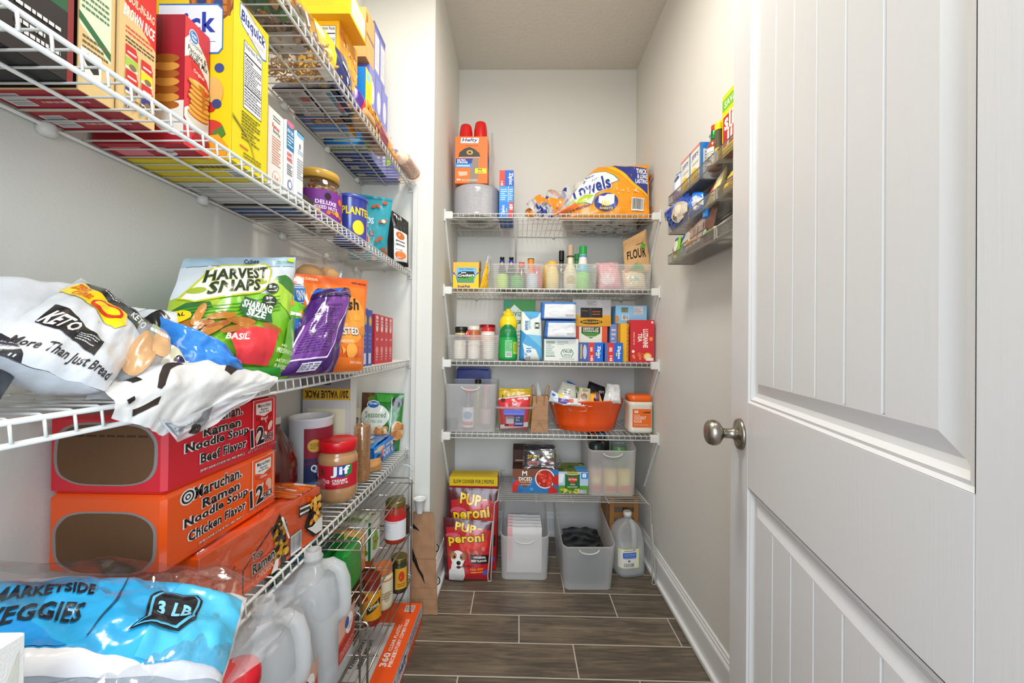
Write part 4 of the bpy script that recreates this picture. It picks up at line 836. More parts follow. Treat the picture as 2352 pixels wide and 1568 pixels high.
# kraft bag with twisted handles
g = G(); V = []; F = []
def kbag(u, v):
    a = [(-.044, 0), (.040, 0), (.040, .10), (-.044, .10)]; s = u*4; i = int(s) % 4; f = s-int(s); x = a[i][0]*(1-f)+a[(i+1) % 4][0]*f; y = a[i][1]*(1-f)+a[(i+1) % 4][1]*f
    k = .04*v; x *= 1-.10*v; n = .003*noise.noise(Vector((u*9, v*8, 1))); return Vector((.108+x+n+.008*v, 1.955+y*(1-.4*v)+.02*v+n, Z4+.178*v))
V, F = grid(kbag, 32, 18, True); g.add(V, F, 'kraft'); ART(g, [P([(.1, .02), (.5, .28), (.9, .02), (.88, .02), (.5, .26), (.12, .02)], '#8a6648'), R(0, .34, 1, .347, '#8a6648')], plane_fn((.066, 1.9535, Z4), (.082, 0, 0), (.004, .008, .178)), .082, .178)
t = EM('paper_bag', (.108, 2.0, Z4), 'narrow brown kraft gift bag with twisted handles between clear bin and orange tub', 'paper bag'); PT('bag_body', g, t)
for sx in (-1, 1):
    for k in range(1):
        g = G(); x0 = .112+sx*.030; pts = [(x0-sx*.012, 1.972+.02*k, Z4+.13), (x0-sx*.010, 1.972, Z4+.185), (x0+sx*.0, 1.972, Z4+.222), (x0+sx*.006, 1.974, Z4+.234), (x0+sx*.013, 1.978, Z4+.228), (x0+sx*.012, 1.985, Z4+.19), (x0+sx*.006, 1.99, Z4+.16)]
        g.add(*tube(pts, .0022, 6), '#a8784c/d', sm=True); PT('handle', g, t)
bag('tissue_packet', 'pointed clear grey plastic sheet rising from the kraft bag', 'plastic sheet', [(.092, 1.99, Z4+.13), (.128, 1.99, Z4+.13), (.112, 2.0, Z4+.21), (.098, 2.0, Z4+.245)], .003, [], 'haze', nu=8, nv=12)
# orange oval tub
t = EM('oval_tub', (.356, 2.10, Z4), 'orange oval metal party tub full of snack packets', 'tub')
def ovt(sc, h0, inn=0):
    V = []; F = []
    return None
prof = [(.150, 0), (.152, .003), (.157, .022), (.1595, .024), (.159, .030), (.162, .034), (.1625, .040), (.180, .10), (.1825, .103), (.1825, .109), (.186, .112), (.196, .150), (.1985, .152), (.199, .158), (.1955, .158), (.192, .150), (.150, .006), (.001, .006)]
g = G(); g.add(*lathe(prof, .356, 2.09, Z4, 56, sx=1.0, sy=.70), '#f15413/s', sm=True); PT('tub_body', g, t)
g = G(); pts = [(.298+(.035 if c > 0 else -.035)+cos(a)*.0105, 0, Z4+.116+sin(a)*.0105) for c, a in [(1, radians(-90+180*k/8)) for k in range(9)]+[(-1, radians(90+180*k/8)) for k in range(9)]]
def tubY(x, z): r_ = .1625+.0335*(z-Z4-.04)/.11; q = max(0, 1-((x-.356)/r_)**2)**.5; return 2.09-.70*r_*q
ptsH = [(p[0], tubY(p[0], p[2])-.0012, p[2]) for p in pts]
g.add(ptsH, [list(range(18))], '#b8a69a/p'); g.add(*tube(ptsH, .0016, 5, True), '#d84a10/s', sm=True); PT('handle', g, t, label='oval hand hole in the orange tub')
pk = 'snack packets heaped in the orange tub'
def packet(nm, label, c, base, art=[], th=.010, fin='g', seed=1, wr=.003): bag(nm, label, 'packet', c, th, art, base, group=pk, seed=seed, wr=wr, nu=14, nv=14, fin=fin)
packet('snack_packet', 'big cream packet standing at left in the orange tub', [(.175, 2.03, Z4+.13), (.30, 2.01, Z4+.11), (.30, 2.07, Z4+.225), (.235, 2.09, Z4+.24)], '#e0dccb', [L(.3, .5, .7, .7, 2, '#9a968a')], seed=2)
packet('snack_packet', 'blue packet edge behind the cream packet in the orange tub', [(.24, 2.09, Z4+.12), (.32, 2.08, Z4+.12), (.305, 2.11, Z4+.225), (.262, 2.11, Z4+.245)], '#2b62b0', seed=3)
packet('snack_packet', 'pale blue-white packet slumped over the left rim of the orange tub', [(.155, 1.995, Z4+.15), (.22, 1.98, Z4+.135), (.255, 1.98, Z4+.165), (.170, 2.0, Z4+.205)], '#d4dade', [E(.2, .7, .12, .12, '#3a74b8')], seed=4)
packet('snack_packet', 'white and purple bar packet lying at front left in the orange tub', [(.20, 1.965, Z4+.150), (.262, 1.955, Z4+.142), (.258, 1.97, Z4+.182), (.205, 1.98, Z4+.188)], '#e6e2ea', [R(0, 0, 1, .5, '#6a4aa0'), P([(0, .6), (.4, .6), (.5, 1), (0, 1)], '#f0e04c')], .006, seed=5)
packet('snack_packet', 'orange and white sweets wrapper at front of the orange tub', [(.24, 1.955, Z4+.14), (.30, 1.95, Z4+.138), (.295, 1.965, Z4+.170), (.245, 1.97, Z4+.172)], '#e8e4e2', [P([(.1, .3), (.6, .2), (.6, .8), (.2, .8)], '#e2633c')], .006, seed=6)
packet('snack_packet', 'black packet with gold print leaning at the back of the orange tub', [(.28, 2.06, Z4+.13), (.375, 2.05, Z4+.13), (.36, 2.08, Z4+.205), (.29, 2.08, Z4+.215)], '#26241c', [P([(.0, .7), (.6, .9), (.6, 1), (0, 1)], '#9aa03c'), BL(9, .2, .2, .8, .6, .004, ['#b8943c', '#6a5a2c'], 3)], seed=7)
packet('snack_packet', 'beige packet with pictured cookie in the middle of the orange tub', [(.29, 1.98, Z4+.14), (.36, 1.97, Z4+.14), (.365, 1.995, Z4+.215), (.31, 2.0, Z4+.222)], '#c9bf9e', [E(.5, .45, .25, .2, '#9a6a4c'), L(.3, .75, .8, .9, 2, '#4a4a30')], seed=8)
packet('snack_packet', 'large black pouch with gold and white letters rising highest in the orange tub', [(.335, 2.05, Z4+.13), (.46, 2.04, Z4+.12), (.455, 2.08, Z4+.215), (.375, 2.09, Z4+.245)], '#17161a', [T('JOT', .62, .55, .92, .72, '#e8e4da', .03, rot=8), T('wild', .28, .4, .6, .6, '#e0a03c', .03, rot=8), T('bites', .3, .2, .56, .38, '#e8e0d0', .03, rot=8)], seed=9)
packet('snack_packet', 'yellow-orange round cheese snack packet in the orange tub', [(.355, 1.965, Z4+.140), (.425, 1.965, Z4+.138), (.410, 1.985, Z4+.190), (.360, 1.99, Z4+.192)], '#f0a52c', [P([(.4, 0), (.7, 0), (.9, 1), (.6, 1)], '#6a4a8a'), E(.5, .4, .2, .2, '#3a1c14')], seed=10)
packet('snack_packet', 'crumpled white wrapper standing at right in the orange tub', [(.425, 1.985, Z4+.145), (.515, 1.98, Z4+.145), (.520, 2.02, Z4+.235), (.455, 2.02, Z4+.240)], '#dedbd8', [], .02, seed=11, wr=.012)
packet('snack_packet', 'flat white wrapper lying across the front of the orange tub', [(.22, 1.965, Z4+.135), (.37, 1.955, Z4+.13), (.34, 1.985, Z4+.165), (.25, 1.99, Z4+.165)], '#dcd8d6', [], .008, seed=12, wr=.008)
# coconut flour tub
t = EM('flour_canister', (.612, 2.02, Z4), 'square cream coconut flour tub with orange lid and label', 'canister')
g = G(); pr = [(.050, 0), (.058, .004), (.060, .010), (.060, .022), (.0585, .026), (.0585, .132), (.060, .138), (.060, .150), (.055, .156)]
g.add(*lathe(pr, .612, 2.02, Z4, 48, ex=6), '#e4dccb/p', sm=True)
PT('canister_body', g, t)
g = G(); cart_g(g, .613, 1.9600, Z4+.032, .092, .001, .090, 0, '#ec6a1c', {'-y': [T('COCONUT', .08, .42, .72, .60, '#f6e6d4', .02), T('FLOUR', .08, .24, .5, .40, '#f6e6d4', .02), L(.08, .10, .85, .16, 1, '#f6d0b4'), L(.08, .62, .4, .70, 1, '#f6d0b4'), T('365', .1, .78, .3, .92, '#ffffff', .03), P([(.52, .82), (.95, .86), (.93, .78), (.6, .78)], '#2c3a24')]}); PT('label', g, t)
g = G(); g.add(*lathe([(.052, 0), (.057, .003), (.058, .012), (.058, .022), (.055, .030), (.048, .033), (.001, .034)], .612, 2.02, Z4+.155, 48, ex=5), '#ee661a/p', sm=True); PT('lid', g, t)
# ================================================================ floor zone
CH = '#aaa69f/p'
def wrod(pts, r=.0022, n=6): g = G(); g.add(*tube(pts, r, n), CH, sm=True); return g
t = EM('wire_rack', (.26, 2.03, 0), 'low grey wire stacking rack on the floor under the back shelves', 'wire rack')
ZR = .388; x0, x1, y0, y1 = -.088, .608, 1.862, 2.20
g = G()
for k in range(15): y = y0+(y1-y0)*k/14; g.add(*tube([(x0, y, ZR-.003), (x1, y, ZR-.003)], .0032 if k in (0, 14) else .0024, 6), '#a5a19a/p', sm=True)
for x in (x0+.17*k+.01 for k in range(5)): g.add(*tube([(x, y0-.004, ZR-.008), (x, y1, ZR-.008)], .0028, 6), '#a5a19a/p', sm=True)
PT('wire_top', g, t)
for x, s in ((x0, -1), (x1, 1)):
    for yy in (y0, y1):
        g = G(); xo = x+s*.018
        g.add(*tube([(x, yy, ZR-.002), (xo-s*.004, yy, ZR-.012), (xo, yy, ZR-.03), (xo+s*.012, yy, .03), (xo+s*.010, yy, .008), (xo+s*.016, yy, .004), (xo+s*.026, yy, .005), (xo+s*.028, yy, .03), (xo+s*.006, yy, ZR-.10)], .0032, 7), CH, sm=True); PT('leg', g, t)
g = wrod([(x0-.003, y0, ZR-.004), (x0-.003, y1, ZR-.004)], .0035); PT('side_rail', g, t); g = wrod([(x1+.003, y0, ZR-.004), (x1+.003, y1, ZR-.004)], .0035); PT('side_rail', g, t)
g = wrod([(x0, y1, ZR), (x0-.004, y1, ZR+.03), (x0+.02, y1, ZR+.03)], .003); PT('stacking_hook', g, t)
ZT = ZR+.001
DIC = [R(0, 0, 1, 1, '#2a76b4'), P([(0, 1), (.62, 1), (.28, .18), (0, .62)], '#7c4a34'), P([(0, .35), (0, 0), (.2, 0), (.24, .1)], '#2468a8'), T('M', .21, .72, .32, .92, '#f0ece8', .04), T('DICED', .14, .50, .43, .66, '#f6efe6', .06), T('TOMATOES', .15, .40, .43, .48, '#e8b080', .04), L(.18, .30, .4, .37, 1, '#e8b080'), E(.71, .60, .215, .42, '#efe6d4'), E(.71, .60, .19, .37, '#b8241c'), BL(48, .57, .32, .85, .88, .0075, ['#d8321f', '#e8523a', '#c4281c', '#ef6a4c'], 3), E(.03, .22, .10, .20, '#cf2a1c'), E(.10, .42, .06, .12, '#d83a28'), E(.96, .55, .09, .22, '#c82418'), E(.88, .10, .10, .18, '#c8281c'), E(.42, .16, .04, .07, '#5a9ad0')]
carton('canned_tomato_box', 'brown and blue carton of diced tomato cans on the floor rack', 'box', .090, 2.03, ZT, .226, .15, .116, '#6a3a2a', {'-y': DIC, '+z': [R(0, 0, .25, 1, '#3a2018')]})
carton('canned_tomato_box', 'dark brown carton end standing behind the tinned meat pack', 'box', .012, 2.11, ZT+.117, .07, .12, .07, '#43231a', {'-y': [L(.2, .1, .8, .3, 1, '#c8a088')]})
DEL = [R(0, 0, 1, 1, '#b8cfe0'), R(0, 0, 1, .36, '#5a9a38'), P([(0, .9), (.2, .9), (.15, .5), (0, .46)], '#eef2f4'), R(.22, .18, .72, .92, '#1c6a34'), E(.47, .92, .25, .08, '#d8c090'), E(.47, .93, .2, .05, '#a0a03c'), P([(.32, .74), (.64, .74), (.62, .58), (.48, .46), (.34, .58)], '#d8302a'), T('Del Monte', .34, .60, .62, .70, '#f4e0c8', .03), T('PEAS', .4, .38, .56, .44, '#e8e8d0', .04), L(.3, .24, .64, .34, 2, '#e0d890'), P([(.76, .68), (1, .68), (1, .96), (.76, .96)], '#2f8fd8'), T('8', .80, .74, .94, .93, '#ffffff', .05), BL(20, .05, .0, .7, .2, .008, ['#c8b43c', '#e0c84c', '#6a8a2c', '#3c6a1c'], 8), BC(.68, .02, .94, .17)]
carton('canned_vegetable_box', 'green carton of canned vegetables beside the diced tomato carton', 'box', .2775, 2.03, ZT, .146, .15, .106, '#3f7a34', {'-y': DEL, '+z': [R(0, 0, 1, 1, '#5a6a2c'), BL(30, .05, .05, .9, .9, .010, ['#7a8a2c', '#3a4a18', '#a8983c'], 2), R(.6, 0, 1, .6, '#4a90c4')]})
g = G(); t = EM('tinned_meat_pack', (.118, 2.05, ZT+.117), 'shrink-wrapped pack of dark blue tinned meat cans on the tomato carton', 'canned meat')
SPM = [R(0, 0, 1, 1, '#131a38'), T('SPAM', .14, .60, .88, .88, '#f4cf1c', .07), E(.5, .34, .38, .16, '#b05a48'), E(.5, .26, .38, .16, '#c4705c'), E(.5, .22, .3, .09, '#8a3a30'), R(.08, .0, .92, .07, '#3a3450')]
for k, (x, y, rz) in enumerate(((.075, 2.0, 0), (.150, 2.02, radians(-14)), (.075, 2.10, 0), (.15, 2.10, 0))):
    g = G(); g.add(*lathe([(.040, 0), (.043, .002), (.043, .076), (.040, .078)], x+.005, y, ZT+.1175, 40, ex=5, sy=.62, rz=rz), '#1a2148/m', sm=False)
    cart_g(g, x+.005-sin(-rz)*.0, y-.0275, ZT+.120, .080, .0012, .071, rz, '#131a38', {'-y': SPM}); PT('can', g, t)
g = G()
bag_g(g, [(.026, 1.966, ZT+.116), (.200, 1.958, ZT+.116), (.205, 1.975, ZT+.215), (.030, 1.975, ZT+.205)], .012, [], 'film', wr=.008, seed=8, nu=16, nv=16)
V, F = grid(lambda u, v: Vector((.200+.016*sin(v*5)+.008*noise.noise(Vector((u*8, v*8, 2))), 1.96+.12*u, ZT+.118+v*.098)), 8, 12); g.add(V, F, 'haze', sm=True)
V, F = grid(lambda u, v: Vector((.03+.17*u, 1.97+.17*v, ZT+.205+.015*noise.noise(Vector((u*6, v*5, 2)))+.014*u)), 14, 10); g.add(V, F, 'film', sm=True); PT('shrink_wrap', g, t)
frost_bin(.464, 2.06, ZT, .236, .27, .22, 'frosted bin of cans on the right of the floor rack', rim=.05)
for k, (x, y, c, c2) in enumerate(((.392, 1.99, '#d8a890', '#c85a4a'), (.464, 1.98, '#e8c878', '#d85a3a'), (.535, 1.985, '#e8cc60', '#e0502c'))):
    g = G(); g.add(*lathe([(.031, 0), (.033, .003), (.033, .107), (.031, .110)], x, y, ZT+.004, 28), c+'/p', sm=True); wrap(g, [R(.15, 0, .85, .3, c2), E(.5, .6, .3, .2, '#f0e090')], x, y, ZT+.004, .0335, .01, .1, -160, -20); TH('food_can', g, ('left', 'middle', 'right')[k]+' of three front cans low inside the rack-top frosted bin', 'can', 'cans in the frosted bin on the rack')
for k, (x, y, c) in enumerate(((.52, 2.03, '#4c7a44'), (.41, 2.07, '#23302a'), (.46, 2.15, '#2a2420'), (.54, 2.13, '#8fb0b8'))):
    g = G(); g.add(*lathe([(.035, 0), (.037, .003), (.037, .10), (.035, .103)], x, y, ZT+.116, 28), c+'/p', sm=True); g.add(*lathe([(.034, 0), (.035, .002)], x, y, ZT+.219, 28), '#c8c8c4/m'); TH('food_can', g, ('pale green', 'dark green', 'dark brown', 'light blue')[k]+' can on the upper layer inside the rack-top frosted bin', 'can', 'upper cans in the frosted bin on the rack')
carton('soup_packet', 'dark packet with orange and blue print peeking over the rack-top bin rim', 'packet', .42, 2.11, ZT+.225, .09, .02, .045, '#1a1d20', {'-y': [E(.25, .8, .15, .1, '#c8502c'), R(.6, .6, .95, .95, '#3a78b0'), L(.1, .3, .8, .5, 2, '#6a8a3c')]})
# bins on the floor
frost_bin(.040, 2.03, .001, .232, .30, .205, 'frosted floor bin of folded white papers, left of two under the rack', rim=.055)
for k in range(5):
    g = G(); V, F = grid(lambda u, v: Vector((-.045+.17*u, 1.93+.035*k+.15*v*.2, .01+.205*v+.004*noise.noise(Vector((u*5, v*3, k))))), 6, 8); V2 = [(a, b_+.006, c) for a, b_, c in V]; n = len(V)
    g.add(V+V2, F+[[n+i for i in f][::-1] for f in F], '#dcd8d4/d', sm=True)
    ART(g, [R(0, .3, .14, 1, '#e0a0a4')], plane_fn((-.045, 1.926+.035*k, .01), (.17, 0, 0), (0, .03, .205)), .17, .205, eps=.003); TH('paper_bundle', g, ('front', 'second', 'third', 'fourth', 'rearmost')[k]+' folded white paper bundle inside the left floor bin', 'paper', 'paper bundles in the left floor bin')
frost_bin(.326, 1.985, .001, .245, .36, .200, 'larger frosted floor bin holding a black bag, sticking out in front', rim=.075, rz=radians(2), wt=.026)
g = G(); V, F = grid(lambda u, v: Vector((.235+.18*u, 1.86+.2*v, .165+.012*noise.noise(Vector((u*5, v*6, 3)))+.01*sin(pi*u))), 16, 14); g.add(V, F, '#15161a/g', sm=True)
V, F = chbox(.232, 1.85, .01, .418, 2.08, .150, .02); g.add(V, F, '#22252c/g'); TH('black_bag', g, 'crinkled black plastic bag inside the larger floor bin', 'bag')
# gallon jug builder
def jug(x, y, z, rz, label, h=.268, w=.148, fill=.6, cap=None, lab=None, group=None, la=(-150, -60), grip=True):
    t = EM('water_jug', (x, y, z), label, 'jug', group); s = h/.268; W2 = w/2
    pr = [(.86, 0), (.97, .006), (1, .016), (1, .05), (.985, .055), (1, .060), (1, .145), (.99, .165), (.93, .186), (.80, .205), (.60, .222), (.40, .233), (.28, .238), (.245, .241)]
    g = G(); V = []; n = 44
    ca, sa = cos(rz), sin(rz)
    for r_, zz in pr:
        for k in range(n):
            a = 2*pi*k/n; q = (abs(cos(a))**4.2+abs(sin(a))**4.2)**(-1/4.2) if zz < .235 else 1; px, py = cos(a)*q*r_*W2, sin(a)*q*r_*W2
            if grip and zz > .135:      # pinch the front corner where the handle bridges over
                f = min(1, (zz-.135)/.03)*min(1, max(0, (.25-zz)/.03)); dd_ = max(0, (px/W2)-.25); px -= f*dd_*W2*.62; 
            V.append((x+px*ca-py*sa, y+px*sa+py*ca, z+zz*s))
    F = [[j*n+k, j*n+(k+1) % n, (j+1)*n+(k+1) % n, (j+1)*n+k] for j in range(len(pr)-1) for k in range(n)]+[list(range(n))[::-1]]
    g.add(V, F, 'jug', sm=True)
    g.add(*lathe([(.0175, .238*s), (.0175, .248*s), (.020, .250*s), (.020, .254*s), (.0165, .256*s), (.0165, h), (.014, h), (.013, .246*s)], x, y, z, 24, caps=False), 'jug' if not cap else 'jug', sm=True); PT('jug_body', g, t)
    if fill:
        g = G(); Vw = []; zt = .240*fill
        prw = [(.82, .003), (.95, .012), (.97, .02), (.97, zt*.999 if zt < .16 else .15), (.97 if zt < .16 else .85, zt)]
        g.add(*lathe([(a*W2*.985, b_*s) for a, b_ in prw], x-.004*ca, y-.004*sa, z, 32, ex=4, rz=rz, sx=.9 if grip and zt > .12 else 1), '#c4cbd0/p' if False else 'haze', sm=True); PT('water', g, t)
    if grip:
        g = G(); pts = []
        for px, zz in ((.30, .236), (.55, .240), (.80, .230), (.93, .205), (.97, .17), (.975, .155), (.95, .140), (.80, .128)):
            pts.append((x+px*W2*ca, y+px*W2*sa, z+zz*s))
        g.add(*tube(pts, [.011, .0125, .0135, .0135, .013, .013, .014, .015], 12), 'jug', sm=True); PT('handle', g, t)
    if cap: g = G(); g.add(*lathe([(.019, 0), (.0205, .002), (.0205, .014), (.018, .017), (.001, .017)], x, y, z+h-.012, 28), cap, sm=False); PT('cap', g, t)
    if lab:
        g = G(); wrap(g, lab, x, y, z, W2+.0008, .05*s, .150*s, la[0]+math.degrees(rz), la[1]+math.degrees(rz), ex=4.2, fin='p') if not grip else None
        if grip:
            W_ = W2+.0012
            def fn(u, v):
                a = radians(la[0]+(la[1]-la[0])*u); q = (abs(cos(a))**4.2+abs(sin(a))**4.2)**(-1/4.2); px, py = cos(a)*q*W_, sin(a)*q*W_; return Vector((x+px*ca-py*sa, y+px*sa+py*ca, z+(.045+.088*v)*s))
            ART(g, lab, fd(fn), abs(radians(la[1]-la[0]))*W_*1.1, .085*s, .0005, .006, 'p', .00008)
        PT('label', g, t)
    return t
JL = [R(0, 0, 1, 1, '#ece8dc'), R(0, 0, .035, 1, '#d8cf4a'), R(.965, 0, 1, 1, '#d8cf4a'), R(0, .97, 1, 1, '#d8cf4a'), R(0, 0, 1, .03, '#d8cf4a'), R(.25, .55, .85, .8, '#2c62c0'), R(.25, .50, .85, .53, '#2c62c0'), L(.3, .6, .8, .76, 2, '#a8c4f0'), E(.5, .38, .06, .06, '#8a8a80'), BC(.25, .06, .8, .28), L(.3, .86, .8, .93, 1, '#7a7a60')]
jug(.553, 1.985, 0.001, radians(-78), 'half-full gallon water jug standing on the floor by the right wall', h=.288, w=.142, fill=.46, lab=JL, la=(-42-78+60, -20+40), cap='#e2dfd6/p')
# bamboo crate behind the jug
t = EM('bamboo_crate', (.53, 2.17, 0), 'slatted bamboo crate behind the water jug', 'crate')
for x in (.495, .62):
    for y in (2.075, 2.27):
        g = G(); g.add(*chbox(x-.012, y-.012, .012, x+.012, y+.012, .325, .001), '#a8743e/c'); g.add(*lathe([(.008, 0), (.008, .013)], x, y, 0, 12), '#dcd6cc/p'); PT('leg', g, t)
g = G()
for k in range(9): y = 2.07+.0245*k; g.add(*chbox(.47, y-.007, .326, .645, y+.007, .336, .001), '#b07c44/c')
PT('slat_top', g, t)
for k in range(5):
    g = G(); z = .06+.055*k; g.add(*chbox(.487, 2.064, z, .632, 2.070, z+.03, .001), '#9c6a38/c'); PT('slat', g, t)
for xx in (.484,):
    for k in range(5): g = G(); y = 2.09+.042*k; g.add(*chbox(xx, y-.006, .05, xx+.005, y+.006, .32, .001), '#9c6a38/c'); PT('slat', g, t)
# dog treat pouches
PUP = lambda low: [R(0, 0, 1, 1, '#b81e26'), P([(0, 1), (1, 1), (1, .84), (.5, .9), (0, .84)], '#54121a'), P([(0, .0), (.10, 0), (.05, .9), (0, .9)], '#5a141c'), E(.62, .62, .3, .16, '#d83422'), E(.2, .72, .16, .05, '#d0506a'),
    T('PUP', .24, .795, .66, .93, '#f4c81c', .05, rot=-7, ol='#2a1410', ow=.05), R(.70, .855, .78, .87, '#f4c81c'), T('peroni', .10, .59, .84, .765, '#f4c81c', .055, rot=6, ol='#2a1410', ow=.05),
    P([(.56, .46), (.96, .44), (.96, .30), (.60, .31)], '#2a1414'), T('ORIGINAL', .64, .39, .90, .425, '#f0e8e0', .04), T('BEEF FLAVOR', .60, .335, .92, .37, '#f0e8e0', .04), T('REAL BEEF', .58, .20, .86, .235, '#f08a1c', .04), L(.6, .15, .86, .19, 1, '#f08a1c'), E(.9, .15, .05, .04, '#4a5ab0'),
    BL(8, .58, .46, .84, .56, .012, ['#c8503a', '#d86a5a', '#a83a28'], 4),
    P([(.10, .03), (.42, .02), (.47, .12), (.44, .26), (.30, .34), (.12, .18)], '#d8d4ce'), P([(.16, .20), (.40, .20), (.42, .30), (.18, .30)], '#e6e2dc'), E(.19, .42, .07, .085, '#8a5a3c', .3), E(.44, .41, .06, .075, '#8a5a3c', -.2), E(.31, .38, .145, .125, '#e8e3dc'), E(.22, .42, .065, .055, '#b8784c'), E(.41, .41, .06, .055, '#a86c44'),
    E(.24, .405, .024, .022, '#201816'), E(.385, .40, .024, .022, '#201816'), E(.32, .30, .09, .065, '#efebe6'), E(.33, .315, .045, .034, '#1d1a1a'), E(.33, .25, .045, .022, '#4a2420'), P([(.36, .265), (.66, .275), (.66, .262), (.36, .25)], '#6a2a18')]
bag('dog_treat_pouch', 'front red dog treat pouch with a spotted dog, standing on the floor', 'pouch', [(-.335, 1.875, .002), (-.130, 1.875, .002), (-.112, 1.915, .262), (-.355, 1.915, .278)], .035, PUP(1), '#9c1a22', group='dog treat pouches by the left wall', kind='pouch', seed=3, wr=.003, step=.01)
bag('dog_treat_pouch', 'rear red dog treat pouch, taller, leaning behind the front one', 'pouch', [(-.325, 1.95, .002), (-.100, 1.96, .002), (-.096, 2.02, .380), (-.350, 2.01, .388)], .040, PUP(0), '#8c1620', group='dog treat pouches by the left wall', kind='pouch', seed=13, wr=.004, step=.012)
carton('slow_cooker_box', 'yellow topped slow cooker liner carton behind the dog treat pouches', 'box', -.225, 2.09, .002, .250, .10, .432, '#a01c20', {'-y': [R(0, .89, 1, 1, '#e6c31a'), T('SLOW COOKER FOR 2 PEOPLE', .08, .92, .92, .965, '#3a3010', .03), R(0, 0, 1, .89, '#a01c24')]}, cols={'+z': '#e6c31a'})
# ================================================================ left shelves
S1, S2, S3, S4 = LZ
XB = -.668    # back of things that touch the wall side
def side_carton(name, label, xf, y0, y1, z0, z1, base, fx=[], fy=[], xb=XB, cols=None, fb=[], cat='box', **k):
    return carton(name, label, cat, (xf+xb)/2, (y0+y1)/2, z0, xf-xb, y1-y0, z1-z0, base, {'+x': fx, '-y': fy, '-z': fb}, cols=cols, **k)
# ---- second shelf
BB = [BC(.06, .2, .3, .8, False), L(.4, .3, .9, .7, 2, '#d8a0a4')]
side_carton('dinner_kit_box', 'dark green and brown dinner box nearest the camera on the second left shelf', -.530, .300, .366, S2, S2+.27, '#3b2a22', [R(0, .12, 1, 1, '#1f6a3a'), P([(0, .75), (1, .6), (1, 1), (0, 1)], '#4a3026'), E(.5, .9, .3, .08, '#c8642c'), L(.1, .2, .9, .3, 2, '#c8b83c')], cols={'-z': '#2a2220'}, fb=BB)
side_carton('dinner_kit_box', 'black dinner box with white print between the green box and the rice boxes', -.538, .370, .462, S2, S2+.27, '#211a1a', [R(0, .0, 1, .3, '#241c1c'), R(0, .3, 1, 1, '#1d5a34'), R(.93, 0, 1, 1, '#8a2a2a'), E(.4, .85, .4, .12, '#7a4a34'), BL(14, .1, .7, .9, .95, .010, ['#c8641c', '#e0a83c', '#8a3a1c', '#5a8a2c'], 4), L(.4, .08, .85, .22, 4, '#e0dcd8'), T('DINNER', .1, .45, .8, .55, '#d8c83c', .03)], cols={'-z': '#1a1618'}, fb=[R(.3, .3, .6, .8, '#1f62b0')])
RC = '#e2bf82'
side_carton('rice_box', 'beige rice carton with a pale green instruction panel', -.541, .470, .513, S2, S2+.205, RC, [R(0, 0, 1, 1, RC), P([(.02, .40), (.88, .27), (.88, .95), (.02, .95)], '#dfe6c4'), P([(.35, 1), (.9, 1), (.9, .72), (.55, .86)], '#8cc81c'), L(.07, .50, .82, .85, 10, '#5a7a4c'), P([(.0, .43), (.88, .29), (.88, .34), (.0, .48)], '#2f6a3a'), L(.1, .26, .8, .36, 3, '#6a5a3c', 3), R(.05, .12, .62, .27, '#ece6dc'), P([(.1, .22), (.25, .25), (.3, .2), (.5, .24), (.55, .16), (.4, .14), (.2, .18)], '#2a2622')], cols={'-z': '#a51c2c', '-y': '#3a2a24'}, fb=BB)
side_carton('rice_box', 'beige boil-in-bag brown rice carton with a red top', -.536, .516, .566, S2, S2+.205, RC, [R(0, 0, 1, 1, RC), P([(0, 1), (1, 1), (1, .56), (0, .76)], '#dd2c22'), T('BROWN RICE', .06, .64, .96, .72, '#f6efe6', .04, rot=-6), T('BOIL-IN-BAG', .2, .75, .95, .81, '#f0d8b8', .03, rot=-6), L(.12, .54, .9, .60, 2, '#d8503c'), L(.12, .48, .95, .53, 2, '#5a4630')]+
   [o for (x, y, c) in ((.12, .31, '#a8c84c'), (.56, .28, '#f0d81c'), (.12, .145, '#3a3a80'), (.56, .115, '#3a3a80')) for o in (R(x, y, x+.34, y+.14, '#e8e0c8'), R(x, y+.02, x+.34, y+.08, c), P([(x, y+.16), (x+.28, y+.16), (x+.34, y+.12), (x+.34, y+.08), (x, y+.09)], '#d42c2c'), L(x+.05, y+.10, x+.3, y+.13, 1, '#f4e8e0'), E(x+.2, y+.025, .1, .02, '#8a6a4a'))]+
   [L(.12, .09, .92, .13, 2, '#5a4630', 6), R(.12, .05, .22, .085, '#3b5998'), T('f', .15, .053, .19, .082, '#ffffff', .04), E(.38, .068, .05, .016, '#d85a6a'), E(.58, .066, .05, .016, '#5aa8e0'), E(.78, .064, .05, .017, '#c8283c'), E(.78, .064, .035, .012, '#f2e8e0')], cols={'-z': '#a51c2c', '-y': RC}, fb=BB)
PK_ = '#d8303a'
def pancakes(x0, x1, y0, n, c1='#e8a848', c2='#b8641c'):
    o = []; h = .040
    for i in range(n):
        yy = y0+i*h; k = .04*((i*7) % 3-1); o += [E((x0+x1)/2+k, yy, (x1-x0)/2, .030, c2), E((x0+x1)/2+k, yy+.008, (x1-x0)/2*.97, .024, c1)]
    return o+[E((x0+x1)/2, y0+n*h-.02, (x1-x0)*.36, .018, '#f4c46c'), P([((x0+x1)/2-.1, y0+n*h-.02), ((x0+x1)/2+.2, y0+n*h-.02), ((x0+x1)/2+.22, y0+.1), ((x0+x1)/2+.12, y0+.06), ((x0+x1)/2+.08, y0+n*h-.08)], '#c8741c'), E((x0+x1)/2+.24, y0+n*h-.06, .1, .022, '#e04a2c')]
